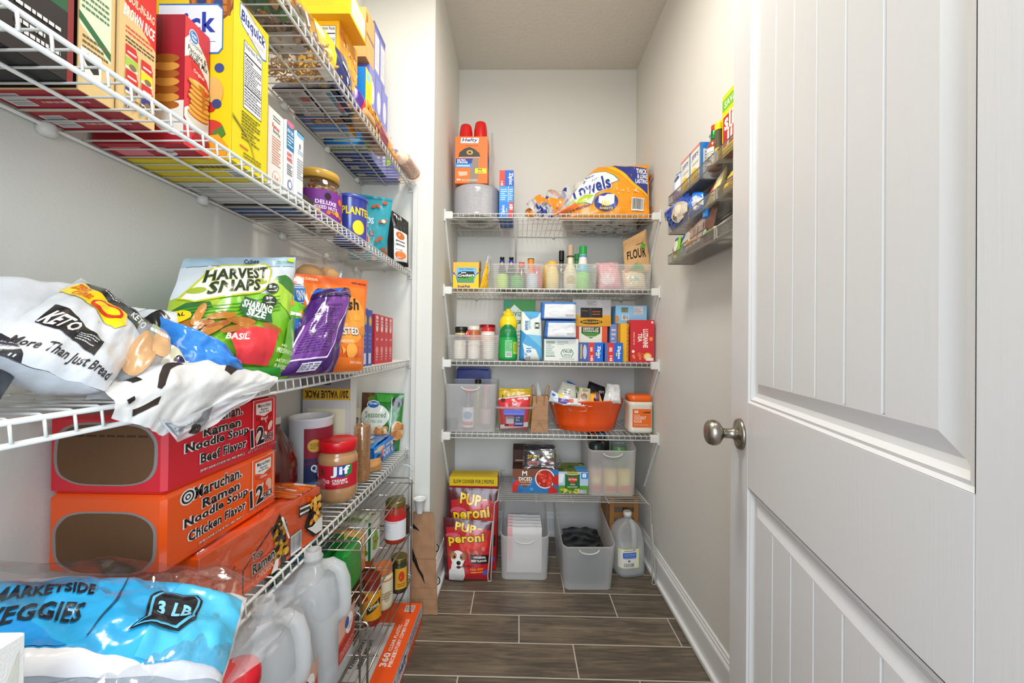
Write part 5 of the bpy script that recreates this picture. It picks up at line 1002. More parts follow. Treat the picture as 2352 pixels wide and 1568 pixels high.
side_carton('pancake_mix_box', 'red pancake and waffle mix carton with a pancake stack picture', -.524, .602, .650, S2, S2+.202, '#cf2432',
   [R(0, 0, 1, 1, '#d83640'), P([(0, .68), (.2, .72), (.55, .70), (.9, .62), (1, .56), (1, .70), (.85, .80), (.5, .88), (.15, .87), (0, .82)], '#f1ece4'), T('Complete', .18, .80, .70, .845, '#3a3430', .0, rot=-5), T('Pancake &', .12, .745, .88, .79, '#3a3430', .01, rot=-5), T('Waffle Mix', .16, .69, .92, .74, '#3a3430', .01, rot=-5), P([(.26, .69), (.82, .62), (.82, .56), (.30, .63)], '#d8242c'), T('Original', .34, .60, .78, .64, '#f4e0d8', .02, rot=-6), E(.34, .885, .19, .055, '#eef0f4'), E(.34, .885, .17, .047, '#2c7ac8'), T('Great', .22, .885, .44, .915, '#ffffff', .02), T('Value', .24, .855, .44, .88, '#ffffff', .02),
    E(.58, .25, .62, .09, '#efe9e0'), E(.6, .26, .5, .065, '#d8cfc4')]+pancakes(.16, 1.02, .28, 7)+[E(.75, .10, .42, .03, '#b02028'), P([(.3, .18), (.34, .185), (1, .06), (1, .05)], '#6a3030'), P([(.3, .15), (.34, .155), (1, .10), (1, .09)], '#8a4a48')],
   [R(0, 0, 1, 1, '#a81a2c'), R(.0, .55, .75, 1, '#8f1424'), E(1.02, .20, .35, .14, '#e8ddd0')]+[E(.80, .30+.06*i, .15, .035, ('#a8601c', '#d8943c')[i % 2]) for i in range(7)], cols={'-z': '#b01c2c', '-y': '#a01828'}, fb=[R(.1, .2, .45, .8, '#e87a84'), E(.66, .5, .1, .3, '#ffffff'), T('Pancake', .6, .4, .76, .6, '#a01828', .02)])
YB_ = '#e8d41c'
SH = lambda c, m: [(c[0]+(x-.5)*m[0], c[1]+(y-.5)*m[1]) for x, y in ((.0, .22), (.0, .86), (.14, 1), (.86, .62), (1, .44), (1, .0), (.88, .0), (.12, .34))]
side_carton('baking_mix_box', 'large bright yellow baking mix carton with a torn lower corner', -.487, .654, .747, S2, S2+.283, '#f1d91a',
   [R(0, 0, 1, 1, YB_), P([(.16, .905), (.16, .99), (.30, 1.0), (.90, .94), (.94, .90), (.94, .80), (.82, .785), (.22, .865)], '#3f78b8'), P([(.175, .91), (.175, .984), (.30, .992), (.885, .935), (.925, .897), (.925, .81), (.82, .795), (.23, .872)], '#f4f1ec'), T('Bisquick', .20, .865, .89, .955, '#26348c', .035, rot=-4.5), L(.36, .835, .84, .862, 2, '#e0a090'), L(.4, .955, .66, .968, 1, '#e0c81c'),
    NF(.28, .37, .80, .79), L(.24, .17, .76, .35, 9, '#6a6420', 3), L(.3, .06, .8, .10, 2, '#8a7a20'), L(.2, .11, .42, .135, 1, '#d8502c'), P([(0, .285), (.15, .26), (.4, .215), (.52, .17), (.60, .11), (.66, .06), (.645, .055), (.585, .10), (.50, .155), (.38, .20), (.14, .245), (0, .27)], '#b8a428'), P([(.02, .27), (.36, .21), (.36, .205), (.02, .262)], '#5a5030')],
   [R(0, 0, 1, 1, '#eec611'), E(.80, .965, .22, .145, '#8a4418'), E(.80, .97, .20, .13, '#c8742c')]+[R(.64+.075*i, .86, .675+.075*i, 1, '#9a5420') for i in range(5)]+[R(.62, .875+.045*j, .98, .885+.045*j, '#9a5420') for j in range(3)]+[E(.70, .955, .045, .028, '#2c3a6a'), E(.86, .935, .045, .028, '#34447a'), E(.62, .99, .05, .03, '#b8242c'),
    P([(.3, .62), (.3, .93), (.86, .93), (.91, .90), (.91, .66), (.87, .63)], '#3f78b8'), P([(.3, .63), (.3, .92), (.855, .92), (.90, .893), (.90, .667), (.865, .64)], '#eceaf0'), T('Bisquick', .0, .72, .84, .88, '#2438a0', .05), R(.5, .70, .84, .704, '#3f78b8'), E(.88, .545, .045, .028, '#3a4a84'), E(.82, .40, .10, .09, '#e0ac5c'), E(.80, .31, .05, .03, '#c8281c'), E(.86, .33, .045, .028, '#34447a'), E(.80, .19, .12, .045, '#c83a2c'), P([(.82, .16), (.92, .20), (.95, .15), (.88, .11)], '#4a7a2c'), P([(.7, .0), (.95, .0), (.97, .08), (.88, .15), (.72, .12)], '#ef9a1c')],
   cols={'-z': '#e8cf14', '-y': '#eec611'}, fb=[BC(.75, .2, .95, .6, False), L(.5, .6, .9, .8, 1, '#4a4420')])
side_carton('cereal_bar_box', 'narrow white carton with red script beside the yellow baking mix', -.492, .757, .808, S2, S2+.157, '#ece7e0', [L(.3, .86, .75, .93, 2, '#5a5a60'), T('Renee', .25, .76, .7, .82, '#d8402c', .02, rot=-4), T('favorite', .3, .70, .75, .76, '#3a3434', .0, rot=-4), L(.25, .30, .8, .67, 11, '#d88a6c', 4), E(.55, .15, .25, .09, '#e08a70'), E(.55, .15, .23, .082, '#ece7e0'), T('Rust', .42, .12, .68, .175, '#d86a50', .02)], [R(.93, 0, 1, 1, '#e8d8d4')], cols={'-z': '#dcd8d2'}, fb=BB)
side_carton('box_tops_carton', 'white carton with a blue always wanted panel', -.487, .810, .836, S2, S2+.158, '#ece9e6', [R(0, .62, 1, 1, '#2878a8'), E(.5, .98, .5, .06, '#d87a90'), T('BOX TOPS', .1, .84, .9, .89, '#ffffff', .03, rot=-5), L(.1, .66, .9, .82, 4, '#e0f0f8'), T('ALWAYS', .05, .53, .75, .585, '#d8303a', .04), T('WANTED', .05, .46, .8, .515, '#d8303a', .04), L(.08, .28, .8, .43, 5, '#4a4a50', 5), E(.5, .16, .32, .07, '#7a8ac0'), E(.5, .16, .2, .045, '#ece9e6')], cols={'-z': '#d4d2ce'})
side_carton('cereal_bar_box', 'white carton with black and blue top edge, last before the nut jar', -.482, .838, .866, S2, S2+.150, '#e9ecee', [R(0, .93, 1, 1, '#7ac0e4'), R(0, .985, 1, 1, '#20242a'), E(.45, .8, .12, .04, '#8a8a90'), L(.15, .68, .9, .75, 2, '#a8c4e0'), L(.1, .32, .9, .62, 8, '#a8a8b0', 7), L(.2, .1, .8, .14, 1, '#5a8ac8')], cols={'-z': '#dfe2e4'})
# low flat boxes seen from below behind them
side_carton('cracker_sleeve_box', 'flat dark carton lying behind the white cartons, seen through the wires', -.520, .875, .985, S2, S2+.05, '#3a3632', [L(.1, .3, .9, .6, 1, '#c8c0b0')], cols={'-z': '#8a8680'}, fb=[R(.0, .5, 1, .8, '#2a5aa0'), L(.1, .1, .9, .45, 4, '#3a3632'), L(.1, .82, .8, .95, 1, '#44443c')])
t = EM('nut_jar', (-.560, 1.085, S2), 'large clear jar of mixed nuts with a gold lid and purple label', 'jar')
g = G(); g.add(*lathe([(.050, 0), (.057, .006), (.060, .02), (.060, .108), (.058, .118), (.048, .132), (.047, .138)], -.560, 1.085, S2, 40), 'clear', sm=True); PT('jar_body', g, t)
g = G(); rd = random.Random(3)
for k in range(230):
    a = rd.random()*6.28; r_ = .052*math.sqrt(.45+.55*rd.random()); z = S2+.008+rd.random()*.108; x, y = -.560+cos(a)*r_, 1.085+sin(a)*r_; c = rd.choice(('#8a5230', '#a8683c', '#6e3a20', '#c08a54', '#94582f'))
    V, F = lathe([(.001, -.008), (.005, -.005), (.0062, 0), (.004, .006), (.001, .008)], 0, 0, 0, 6); M = Matrix.Translation((x, y, z)) @ Matrix.Rotation(rd.random()*3, 4, 'X') @ Matrix.Rotation(rd.random()*3, 4, 'Y'); g.add(V, F, c+'/p', M, True)
PT('nuts', g, t, kind='stuff')
g = G(); wrap(g, [R(0, 0, 1, 1, '#7b2f8e'), BC(.06, .25, .26, .88), R(.30, 0, .34, 1, '#6a2480'), T('DELUXE', .48, .50, .80, .64, '#f0e0f4', .04), T('MIXED NUTS', .46, .34, .82, .46, '#f0e0f4', .03), E(.66, .80, .05, .12, '#1d1420'), BL(9, .40, .02, .98, .30, .007, ['#c8742c', '#e0a04c', '#9a4a20'], 3), E(.88, .72, .05, .12, '#d8642c')], -.560, 1.085, S2, .0603, .022, .100, -150, 15); PT('label', g, t)
g = G(); g.add(*lathe([(.049, 0), (.053, .001), (.0535, .018), (.052, .022), (.047, .024), (.044, .0225), (.001, .0225)], -.560, 1.085, S2+.136, 44), '#d5a23c/s', sm=True); PT('lid', g, t)
t = EM('peanut_can', (-.535, 1.235, S2), 'round dark blue peanut can with yellow lettering', 'can')
g = G(); g.add(*lathe([(.049, 0), (.051, .003), (.050, .006), (.050, .137), (.051, .140)], -.535, 1.235, S2, 40), '#33419a/s', sm=True)
wrap(g, [T('PLANTERS', .30, .62, .98, .82, '#f4d21c', .05), R(.30, .3, .31, .55, '#8a6ac0'), E(.62, .32, .12, .18, '#f0d42c'), R(.80, 0, .86, .5, '#8a6ac0'), L(.1, .1, .28, .3, 3, '#c8ccec')], -.535, 1.235, S2, .0503, .008, .132, -150, 30); PT('can_body', g, t)
g = G(); g.add(*lathe([(.0515, 0), (.0525, .001), (.0525, .009), (.050, .011), (.048, .009), (.001, .009)], -.535, 1.235, S2+.137, 40), '#3c4ba6/p', sm=True); PT('lid', g, t)
ALM = [R(0, 0, 1, 1, '#2598a8'), R(0, .94, 1, .97, '#1a7a8c'), R(.18, .74, .46, .93, '#141c2c'), P([(.26, .80), (.30, .88), (.32, .83), (.36, .88), (.38, .80)], '#e8ecf0'), T('roasted', .05, .66, .44, .71, '#8ad0d8', .02), T('ALMONDS', -.06, .555, .62, .65, '#e8f4f4', .015), R(.2, .50, .50, .54, '#e8a888'), E(.30, .28, .25, .20, '#f0b08c'), E(.29, .28, .22, .175, '#5a2418'), BL(24, .1, .13, .46, .42, .010, ['#b8542c', '#a0441f', '#c8683c'], 5)]+[E(x, y, .06, .025, '#b4542c', r) for x, y, r in ((.60, .82, .4), (.70, .84, -.8), (.84, .90, .5), (.78, .60, .2), (.88, .62, .9), (.60, .40, 1.4), (.72, .30, .4), (.80, .34, -.6), (.88, .18, .3), (.94, .12, 1.2))]+[E(.84, .61, .05, .03, '#f0d0b0'), R(.62, .02, .74, .12, '#e8b8a8')]
bag('almond_bag', 'teal resealable bag of roasted almonds at the far end of second left shelf', 'bag', [(-.625, 1.43, S2), (-.510, 1.48, S2), (-.478, 1.47, S2+.235), (-.632, 1.41, S2+.235)], .030, ALM, '#1f8ea0', kind='pouch', seed=5, wr=.004)
bag('nut_pouch', 'black pouch with a white pecan label beside the teal almond bag', 'pouch', [(-.525, 1.56, S2), (-.448, 1.585, S2), (-.452, 1.59, S2+.185), (-.530, 1.56, S2+.235)], .028, [R(.30, .08, .92, .68, '#ece8e2'), E(.6, .58, .2, .08, '#b8601c'), E(.6, .2, .26, .08, '#d8742c'), L(.4, .36, .8, .5, 2, '#4a4640'), L(.4, .28, .7, .32, 1, '#6a6660')], '#1c1d1c', kind='pouch', seed=6, wr=.004)
# ---- top shelf
g = G(); t = EM('pasta_bag', (-.56, .72, S1), 'clear bag of coloured pasta shells at the near end of top left shelf', 'pasta bag')
def blobs(x0, x1, y0, y1, z0, z1, n, cols, r, seed=1, long=1.0, name='pasta', parent=None):
    g = G(); rd = random.Random(seed)
    for k in range(n):
        x, y, z = x0+(x1-x0)*rd.random(), y0+(y1-y0)*rd.random(), z0+(z1-z0)*rd.random()**1.5
        V, F = lathe([(.15, -1), (.8, -.6), (1, 0), (.8, .6), (.15, 1)], 0, 0, 0, 6); s = r*(.7+.6*rd.random())
        M = Matrix.Translation((x, y, z+s*.6)) @ Matrix.Rotation(rd.random()*3, 4, 'X') @ Matrix.Rotation(rd.random()*3, 4, 'Z') @ Matrix.Diagonal((s*.6, s*.5, s*long, 1)); g.add(V, F, rd.choice(cols)+'/p', M, True)
    return PT(name, g, parent, kind='stuff')
def lyingbag(g, x0, x1, y0, y1, z, h, m, seed=1, wr=.008, nu=18, nv=18):
    def fn(u, v):
        k = (1-abs(2*u-1)**3)**.5*(1-abs(2*v-1)**4)**.5; return Vector((x0+(x1-x0)*u, y0+(y1-y0)*v, z+.004+h*k+wr*noise.noise(Vector((u*6+seed, v*6, seed)))*k))
    V, F = grid(fn, nu, nv); g.add(V, F, m, sm=True)
    V, F = grid(lambda u, v: Vector((x0+(x1-x0)*(1-u), y0+(y1-y0)*v, z+.002+.002*noise.noise(Vector((u*6+seed, v*6, 3))))), nu, nv); g.add(V, F, m, sm=True); return g
PT('wrapper', lyingbag(G(), -.665, -.452, .62, .825, S1, .11, 'film', 2), t)
blobs(-.655, -.470, .63, .815, S1+.001, S1+.07, 240, ['#d8843c', '#e8c83c', '#9ab83c', '#5a8a4c', '#c8643c', '#e0a060', '#3f7a5a'], .019, 4, .8, 'pasta_shells', t)
t = EM('pasta_bag', (-.56, .88, S1), 'clear bag of brown rotini with paper label beside the coloured pasta shells', 'pasta bag')
PT('wrapper', lyingbag(G(), -.665, -.455, .83, .935, S1, .085, 'film', 5), t)
blobs(-.655, -.475, .838, .928, S1+.001, S1+.05, 150, ['#a8866c', '#8a6650', '#bc9c84', '#96705c'], .016, 6, 1.1, 'pasta', t)
g = G(); V, F = grid(lambda u, v: Vector((-.60+.10*u, .85+.06*v, S1+.0025+.001*sin(9*u))), 4, 4); g.add([(a, b_, c) for a, b_, c in V], [f[::-1] for f in F], '#d8cfc6'); PT('label', g, t)
t = EM('noodle_bag', (-.56, .99, S1), 'clear bag of curly golden egg noodles on the top left shelf', 'noodle bag')
PT('wrapper', lyingbag(G(), -.668, -.470, .94, 1.035, S1, .075, 'film', 7), t)
g = G(); rd = random.Random(8)
for k in range(120):
    x, y, z = -.655+.17*rd.random(), .948+.078*rd.random(), S1+.004+.05*rd.random()**1.4; a = rd.random()*6.28; pts = [(x+.005*j*cos(a)+.004*sin(j*1.7), y+.004*j*sin(a)+.003*cos(j*1.9), z+.004*sin(j*1.3+k)) for j in range(6)]
    g.add(*tube(pts, .0022, 4), rd.choice(('#e8b85c', '#d89c3c', '#f0c878', '#c88c34'))+'/p', sm=True)
PT('noodles', g, t, kind='stuff')
g = G(); V, F = grid(lambda u, v: Vector((-.505+.04*u, .955+.05*v, S1-.001)), 2, 2); g.add(V, [f[::-1] for f in F], '#f0ece8'); ART(g, [R(0, 0, .3, 1, '#c83a3a')], plane_fn((-.505, 1.005, S1+.0028), (.04, 0, 0), (0, -.05, 0)), .04, .05); PT('label', g, t)
def underbag(name, label, x0, x1, y0, y1, h, base, art, seed, cat='packet'):
    g = G(); lyingbag(g, x0, x1, y0, y1, S1, h, base+'/g', seed, .006)
    ART(g, art, plane_fn((x0, y1, S1+.0005), (x1-x0, 0, 0), (0, y0-y1, 0)), x1-x0, y1-y0, eps=.0012, fin='g'); return TH(name, g, label, cat)
NT = [R(.02, .04, .50, .96, '#cfc9c8'), R(.56, .04, .93, .96, '#cfc9c8'), R(0, .0, .14, .12, '#3a2c44')]+[o for i in range(8) for o in (L(.05, .07+.112*i, .24, .15+.112*i, 5, '#2a2636', i), L(.27, .07+.112*i, .47, .15+.112*i, 5, '#34303c', i+20), L(.60, .07+.112*i, .80, .15+.112*i, 5, '#44404a', i+9))]+[R(.34, .60, .48, .72, '#a83a34'), R(.83, .1, .90, .9, '#3a7aa0'), R(.86, .2, .92, .5, '#c85a4c')]
underbag('pasta_packet', 'packet lying face up, its nutrition text showing through the top shelf wires', -.668, -.500, 1.040, 1.165, .045, '#3a3a5c', NT, 3)
underbag('granola_packet', 'dark packet with brown granola window next to the nutrition text packet', -.66, -.520, 1.168, 1.215, .05, '#1c2038', [R(.15, .15, .85, .85, '#7a4a28'), BL(30, .15, .15, .85, .85, .006, ['#a8683c', '#5a3418', '#c08a54'], 6)], 4)
# upright cartons on the top shelf: undersides show through the wires
XF1 = -.545
uprights = [('pasta_box', 'first of three yellow-orange pasta cartons, with a nutrition label, beneath the flat one', 1.163, 1.205, .285, '#f3b21c', [R(0, 0, 1, 1, '#f0a42c'), P([(.1, 0), (.9, 0), (.7, .5), (.9, 1), (.2, 1)], '#e88c3c'), BL(30, .1, .05, .9, .95, .006, ['#f0bc6c', '#e0943c'], 2)], [R(0, 0, 1, 1, '#f6bc1e'), NF(.42, .50, .92, .95), L(.5, .3, .8, .36, 2, '#d8501c')], '#3f78c0', [L(.1, .3, .3, .7, 1, '#d85a5a'), E(.6, .5, .08, .3, '#e8c83c')]),
  ('pasta_box', 'second of the three yellow-orange pasta cartons beneath the flat one', 1.207, 1.250, .285, '#f3b21c', [R(0, 0, 1, 1, '#f0a830'), BL(34, .1, .05, .9, .95, .006, ['#e8964c', '#f4c47c'], 3)], [], '#4a86cc', [L(.1, .3, .9, .7, 1, '#c8d8ec')]),
  ('pasta_box', 'third of the three yellow-orange pasta cartons beneath the flat one', 1.252, 1.294, .285, '#f3b21c', [R(0, 0, 1, 1, '#f0a432'), BL(34, .1, .05, .9, .95, .006, ['#e8946c', '#f4c88c'], 4)], [], '#d6d2cc', [L(.1, .3, .9, .7, 2, '#8a8a88')]),
  ('pasta_box', 'tall carton with blue front and yellow side beside the yellow-orange cartons', 1.336, 1.392, .270, '#1e7fd0', [R(0, 0, 1, 1, '#f6e21c'), R(.15, .86, .7, .97, '#8ac0e8'), L(.2, .35, .8, .8, 9, '#c8b41c'), R(.1, .02, .7, .16, '#c8c8a0')], [R(0, 0, 1, 1, '#1a80d6'), R(.2, .04, 1, .08, '#8ac8f0')], '#ccc8c2', [R(0, .3, 1, .5, '#3f7a34'), L(.1, .6, .9, .9, 1, '#8a8a88')])]
for nm, lb, y0, y1, h, base, fx, fy, bc, fb in uprights:
    side_carton(nm, lb, XF1+(.012 if y0 > 1.3 else 0), y0, y1, S1, S1+h, base, fx, fy, cols={'-z': bc}, fb=fb)
side_carton('pasta_box', 'flat yellow pasta carton lying across the tops of the upright yellow ones', -.504, 1.138, 1.264, S1+.2855, S1+.365, '#e8b81a', [R(.1, .12, .9, .9, '#e0dccc'), L(.14, .2, .86, .84, 10, '#8a8a7a'), R(.92, 0, 1, 1, '#f08c3c')], [R(0, 0, 1, 1, '#ecc41a'), L(.2, .3, .7, .5, 2, '#f0b81c')], cols={'-z': '#f2ae14'})
PUc = '#8487c8'
for i, (y0, y1) in enumerate(((1.398, 1.462), (1.464, 1.528), (1.530, 1.592))):
    side_carton('cracker_box', ('nearest', 'middle', 'farthest')[i]+' of three tall lilac cartons standing in a row on top left shelf', XF1, y0, y1, S1, S1+.325, PUc, [R(0, 0, 1, 1, PUc), E(.5, .74, .3, .13, '#d4d2dc'), E(.5, .50, .2, .06, '#c8c83c'), R(.2, .1, .8, .40, '#a4a8d8'), E(.5, .16, .2, .07, '#d8d0e0'), R(.93, 0, 1, 1, '#6a6cb0')], [R(0, 0, 1, 1, '#6d70b8')], cols={'-z': '#1b2c66'}, fb=[R(.5, .5, 1, .95, '#1c4aa0'), BC(.12, .15, .36, .5), R(.6, .1, .8, .3, '#a88a6a')], group='lilac cartons on the top left shelf')
side_carton('cracker_box', 'orange carton stacked above the nearest lilac carton', XF1, 1.365, 1.440, S1+.326, S1+.500, '#f0a060', [R(0, 0, 1, 1, '#f2a462'), R(0, .46, 1, .54, '#8a7060'), E(.0, .8, .2, .1, '#d85a1c')], [R(0, 0, 1, 1, '#f6b070'), T('e', .55, .72, .75, .84, '#d8501c', .03)], cols={'-z': '#e8964c'})
for i, (y0, y1) in enumerate(((1.442, 1.500), (1.502, 1.560))):
    side_carton('cracker_box', ('left', 'right')[i]+' of two lilac cartons with white panels on the upper tier of top left shelf', XF1, y0, y1, S1+.326, S1+.515-.0*i, '#7d80c0', [R(.14, .1, .9, .82, '#dcd8dc'), R(0, .9, 1, 1, '#5a5c98'), L(.2, .2, .8, .7, 8, '#b8b4c4')], [R(0, 0, 1, 1, '#5a5c98')], group='lilac cartons on the upper tier')
g = G(); pts = [(0, 0), (1, 0), (1, .62), (.5, 1), (0, .62)]
side_carton('snack_carton', 'small lilac and green carton at the far end of the top left shelf', -.505, 1.598, 1.655, S1, S1+.115, '#8083c4', [R(0, 0, 1, 1, '#8386c8'), T('JR', .25, .35, .75, .75, '#a8d83c', .06, rot=20), P([(.4, 0), (1, 0), (1, .3)], '#f0c83c')], [R(0, 0, 1, 1, '#7072b4'), E(.5, .6, .3, .2, '#a8d83c')], xb=-.60)
def roll(name, label, pts, r, m, art=None, squash=.8, nseg=22, seed=1, cat='packet', ends='#d8a86c'):
    g = G(); n = 24; V = []; N_ = len(pts)
    P_ = [Vector(p) for p in pts]
    def fn(u, v):
        s = v*(N_-1); i = min(int(s), N_-2); f = s-i; c = P_[i].lerp(P_[i+1], f); d = (P_[i+1]-P_[i]).normalized(); sd = Vector((0, 0, 1)).cross(d).normalized(); up_ = d.cross(sd); e = min(1, min(v, 1-v)*9+.0004)**.5; a = -2*pi*u
        w = 1+.06*noise.noise(Vector((u*5, v*9, seed))); return c+(sd*cos(a)+up_*sin(a)*squash)*r*e*w
    V, F = grid(fn, 24, nseg); g.add(V, F, m, sm=True)
    if art: ART(g, art, gridfn(V, 24, nseg, -1), 2*pi*r, (P_[-1]-P_[0]).length, .0006, .01, 'g')
    return TH(name, g, label, cat)
roll('bread_loaf', 'brown and beige wrapped loaf lying along the lip of the top left shelf', [(-.505, 1.17, S1+.030), (-.503, 1.30, S1+.030), (-.500, 1.45, S1+.028)], .036, '#c89a64/g', [R(0, 0, .16, 1, '#d8cfc0'), R(.16, .3, .32, .6, '#5a2430'), R(.3, .0, .45, 1, '#b8843c'), L(.02, .05, .14, .95, 14, '#6a5a4a'), L(.6, .1, .8, .9, 12, '#8a6a3c'), R(.45, .35, .60, .65, '#8a2438'), R(.85, .1, .97, .9, '#e0d8c8'), L(.86, .1, .96, .9, 12, '#6a4a3a')], .82, seed=3, cat='bread')
bag('snack_wrapper', 'gold and maroon packet standing behind the top shelf lip', 'packet', [(-.480, 1.225, S1), (-.474, 1.50, S1), (-.478, 1.48, S1+.045), (-.488, 1.235, S1+.095)], .014, [R(.28, 0, .52, 1, '#8f2a44'), BL(30, .0, .1, .27, .9, .006, ['#b8741c', '#f0c060', '#8a5418'], 3), BL(20, .55, .1, 1, .9, .005, ['#b8741c', '#f0c060'], 5)], '#d8982c', nu=24, nv=12, wr=.004, seed=6)
roll('tortilla_pack', 'plastic wrapped roll of tortillas poking out at far end of top left shelf', [(-.455, 1.47, S1+.030), (-.450, 1.56, S1+.030), (-.448, 1.655, S1+.032)], .030, '#e8cbb0/g', [L(.05, .1, .95, .75, 16, '#c8907c'), R(0, .80, 1, .92, '#d8744c'), R(0, .95, 1, 1, '#f0e8e0')], .9, seed=5)
bag('pasta_packet', 'navy and yellow packet standing behind the egg noodle bag', 'packet', [(-.500, 1.00, S1), (-.482, 1.13, S1), (-.500, 1.12, S1+.125), (-.530, .99, S1+.15)], .016, [P([(0, 1), (.5, 1), (.2, .2), (0, .3)], '#f0c020'), BL(10, .4, .1, .9, .6, .006, ['#e8a83c', '#d8d0c0'], 2)], '#2a3268', nu=14, nv=16, wr=.004)
bag('candy_packet', 'small purple and red packet corner behind the top shelf lip', 'packet', [(-.500, 1.145, S1+.02), (-.484, 1.20, S1+.02), (-.482, 1.215, S1+.075), (-.495, 1.165, S1+.095)], .010, [P([(.5, 0), (1, 0), (1, .8), (.6, .7)], '#d8283a')], '#4a2a8a', nu=8, nv=8, wr=.003)
bag('candy_packet', 'small lime green packet beside the purple and red one', 'packet', [(-.500, 1.215, S1+.01), (-.485, 1.27, S1+.01), (-.483, 1.28, S1+.05), (-.492, 1.23, S1+.08)], .010, [], '#8ccc2c', nu=8, nv=8, wr=.003)
# ---- third shelf
g = G(); KQ = [(-.470, .333, 1.114), (-.450, .422, 1.066), (-.530, .560, 1.143), (-.600, .529, 1.206)]
KA = [R(0, 0, 1, 1, '#d6d9de'), P([(0, 0), (0, .15), (.12, .10), (.30, 0)], '#24282e'), L(.0, .01, .2, .09, 3, '#8a929c'), T('More Than Just Bread', .10, .045, .93, .135, '#2a2c30', .02, rot=-2), P([(.107, .277), (.68, .157), (.669, .335), (.096, .475)], '#17191c'), T('KETO', .13, .27, .40, .40, '#f2f2f2', .06, rot=-9), L(.44, .22, .62, .33, 4, '#c8ccd0'),
      P([(-.02, .70), (.093, .866), (.314, .79), (.66, .74), (.72, .60), (.66, .50), (.5, .53), (.317, .60), (.15, .63)], '#f6d808'), P([(.093, .866), (.314, .79), (.66, .74), (.80, .72), (1, .70), (1, 1), (.2, 1)], '#17191c'), T('KETO', .70, .77, .92, .90, '#f2f2f2', .05, rot=-4), L(.30, .84, .62, .95, 3, '#d8d8d8'), T('ZERO', .06, .74, .20, .82, '#e8641c', .03, rot=-9), T('CARBS', .10, .66, .26, .73, '#e8641c', .03, rot=-9), E(.46, .655, .17, .085, '#e0281c', -.15), E(.46, .655, .135, .052, '#f6d808', -.15), L(.02, .88, .14, .96, 2, '#a8acb4')]
bag_g(g, KQ, .016, KA, '#d4d7dc', wr=.006, seed=4, fin='g', tb=.05); TH('bread_bag', g, 'white keto bread bag with yellow and black print at near end of third shelf', 'bread bag')
bag('bread_bag_tail', 'plain white plastic bag end beside the keto bread print', 'bag', [(-.475, .270, 1.062), (-.458, .338, 1.062), (-.585, .505, 1.195), (-.640, .370, 1.190)], .016, [P([(.3, 0), (1, 0), (1, .18), (.4, .2)], '#2c3038')], '#d0d4da', wr=.006, seed=9, tb=.04)
g = G(); bag_g(g, [(-.480, .430, 1.056), (-.450, .500, 1.056), (-.515, .575, 1.128), (-.540, .540, 1.150)], .024, [E(.4, .4, .22, .3, '#c89a6a'), E(.7, .6, .2, .25, '#d4a878'), L(.4, .7, .9, .85, 1, '#f0f0f0')], 'haze', kind='pillow', wr=.006, seed=14, nu=16, nv=16)
for a, b_ in ((.3, .4), (.6, .55), (.5, .75)): V, F = lathe([(.001, -.012), (.018, -.006), (.021, .003), (.012, .012), (.001, .013)], -.470-.05*b_, .46+.09*a, 1.075+.04*b_, 14); g.add(V, F, '#c8966a/d', sm=True)
TH('bread_bag', g, 'clear bread bag end with light brown bread showing beside the keto print', 'bread bag')
# blue, cream and black packets behind the white wrapper
bag('snack_bag', 'bright blue plastic snack bag lying in front of the green harvest bag', 'bag', [(-.515, .560, 1.060), (-.462, .668, 1.062), (-.492, .655, 1.105), (-.545, .590, 1.160)], .030, [T('LIES.', .14, .08, .30, .24, '#e8f0fa', .03, rot=60), T('puff', .86, .35, .97, .5, '#9ac0f0', .02, rot=60)], '#3383d6', wr=.009, seed=3)
bag('candy_bag', 'pale cream bag with purple print standing open among the snack bags', 'bag', [(-.515, .512, 1.058), (-.480, .572, 1.060), (-.515, .606, 1.122), (-.545, .560, 1.112)], .016, [E(.75, .35, .12, .2, '#2a1c3a'), E(.76, .25, .09, .14, '#5a2a98'), E(.25, .75, .08, .1, '#6a4a9a'), E(.42, .82, .07, .09, '#6a4a9a')], '#e4dfb8', wr=.003, seed=5, nu=16, nv=16)
bag('snack_bag', 'black and white bag mouth folded open above the cream bag', 'bag', [(-.545, .555, 1.075), (-.515, .600, 1.080), (-.545, .628, 1.168), (-.600, .585, 1.172)], .018, [P([(.5, .1), (1, .0), (1, .55), (.62, .95), (.3, .75)], '#16171a'), P([(0, .75), (.4, .95), (.9, 1), (0, 1)], '#eceeee'), P([(.0, .25), (.5, .35), (.4, .55), (0, .6)], '#1f8ad0'), P([(.25, .45), (.6, .55), (.45, .65)], '#a8c83c')], '#d8dcdc', wr=.004, seed=6, nu=18, nv=18)
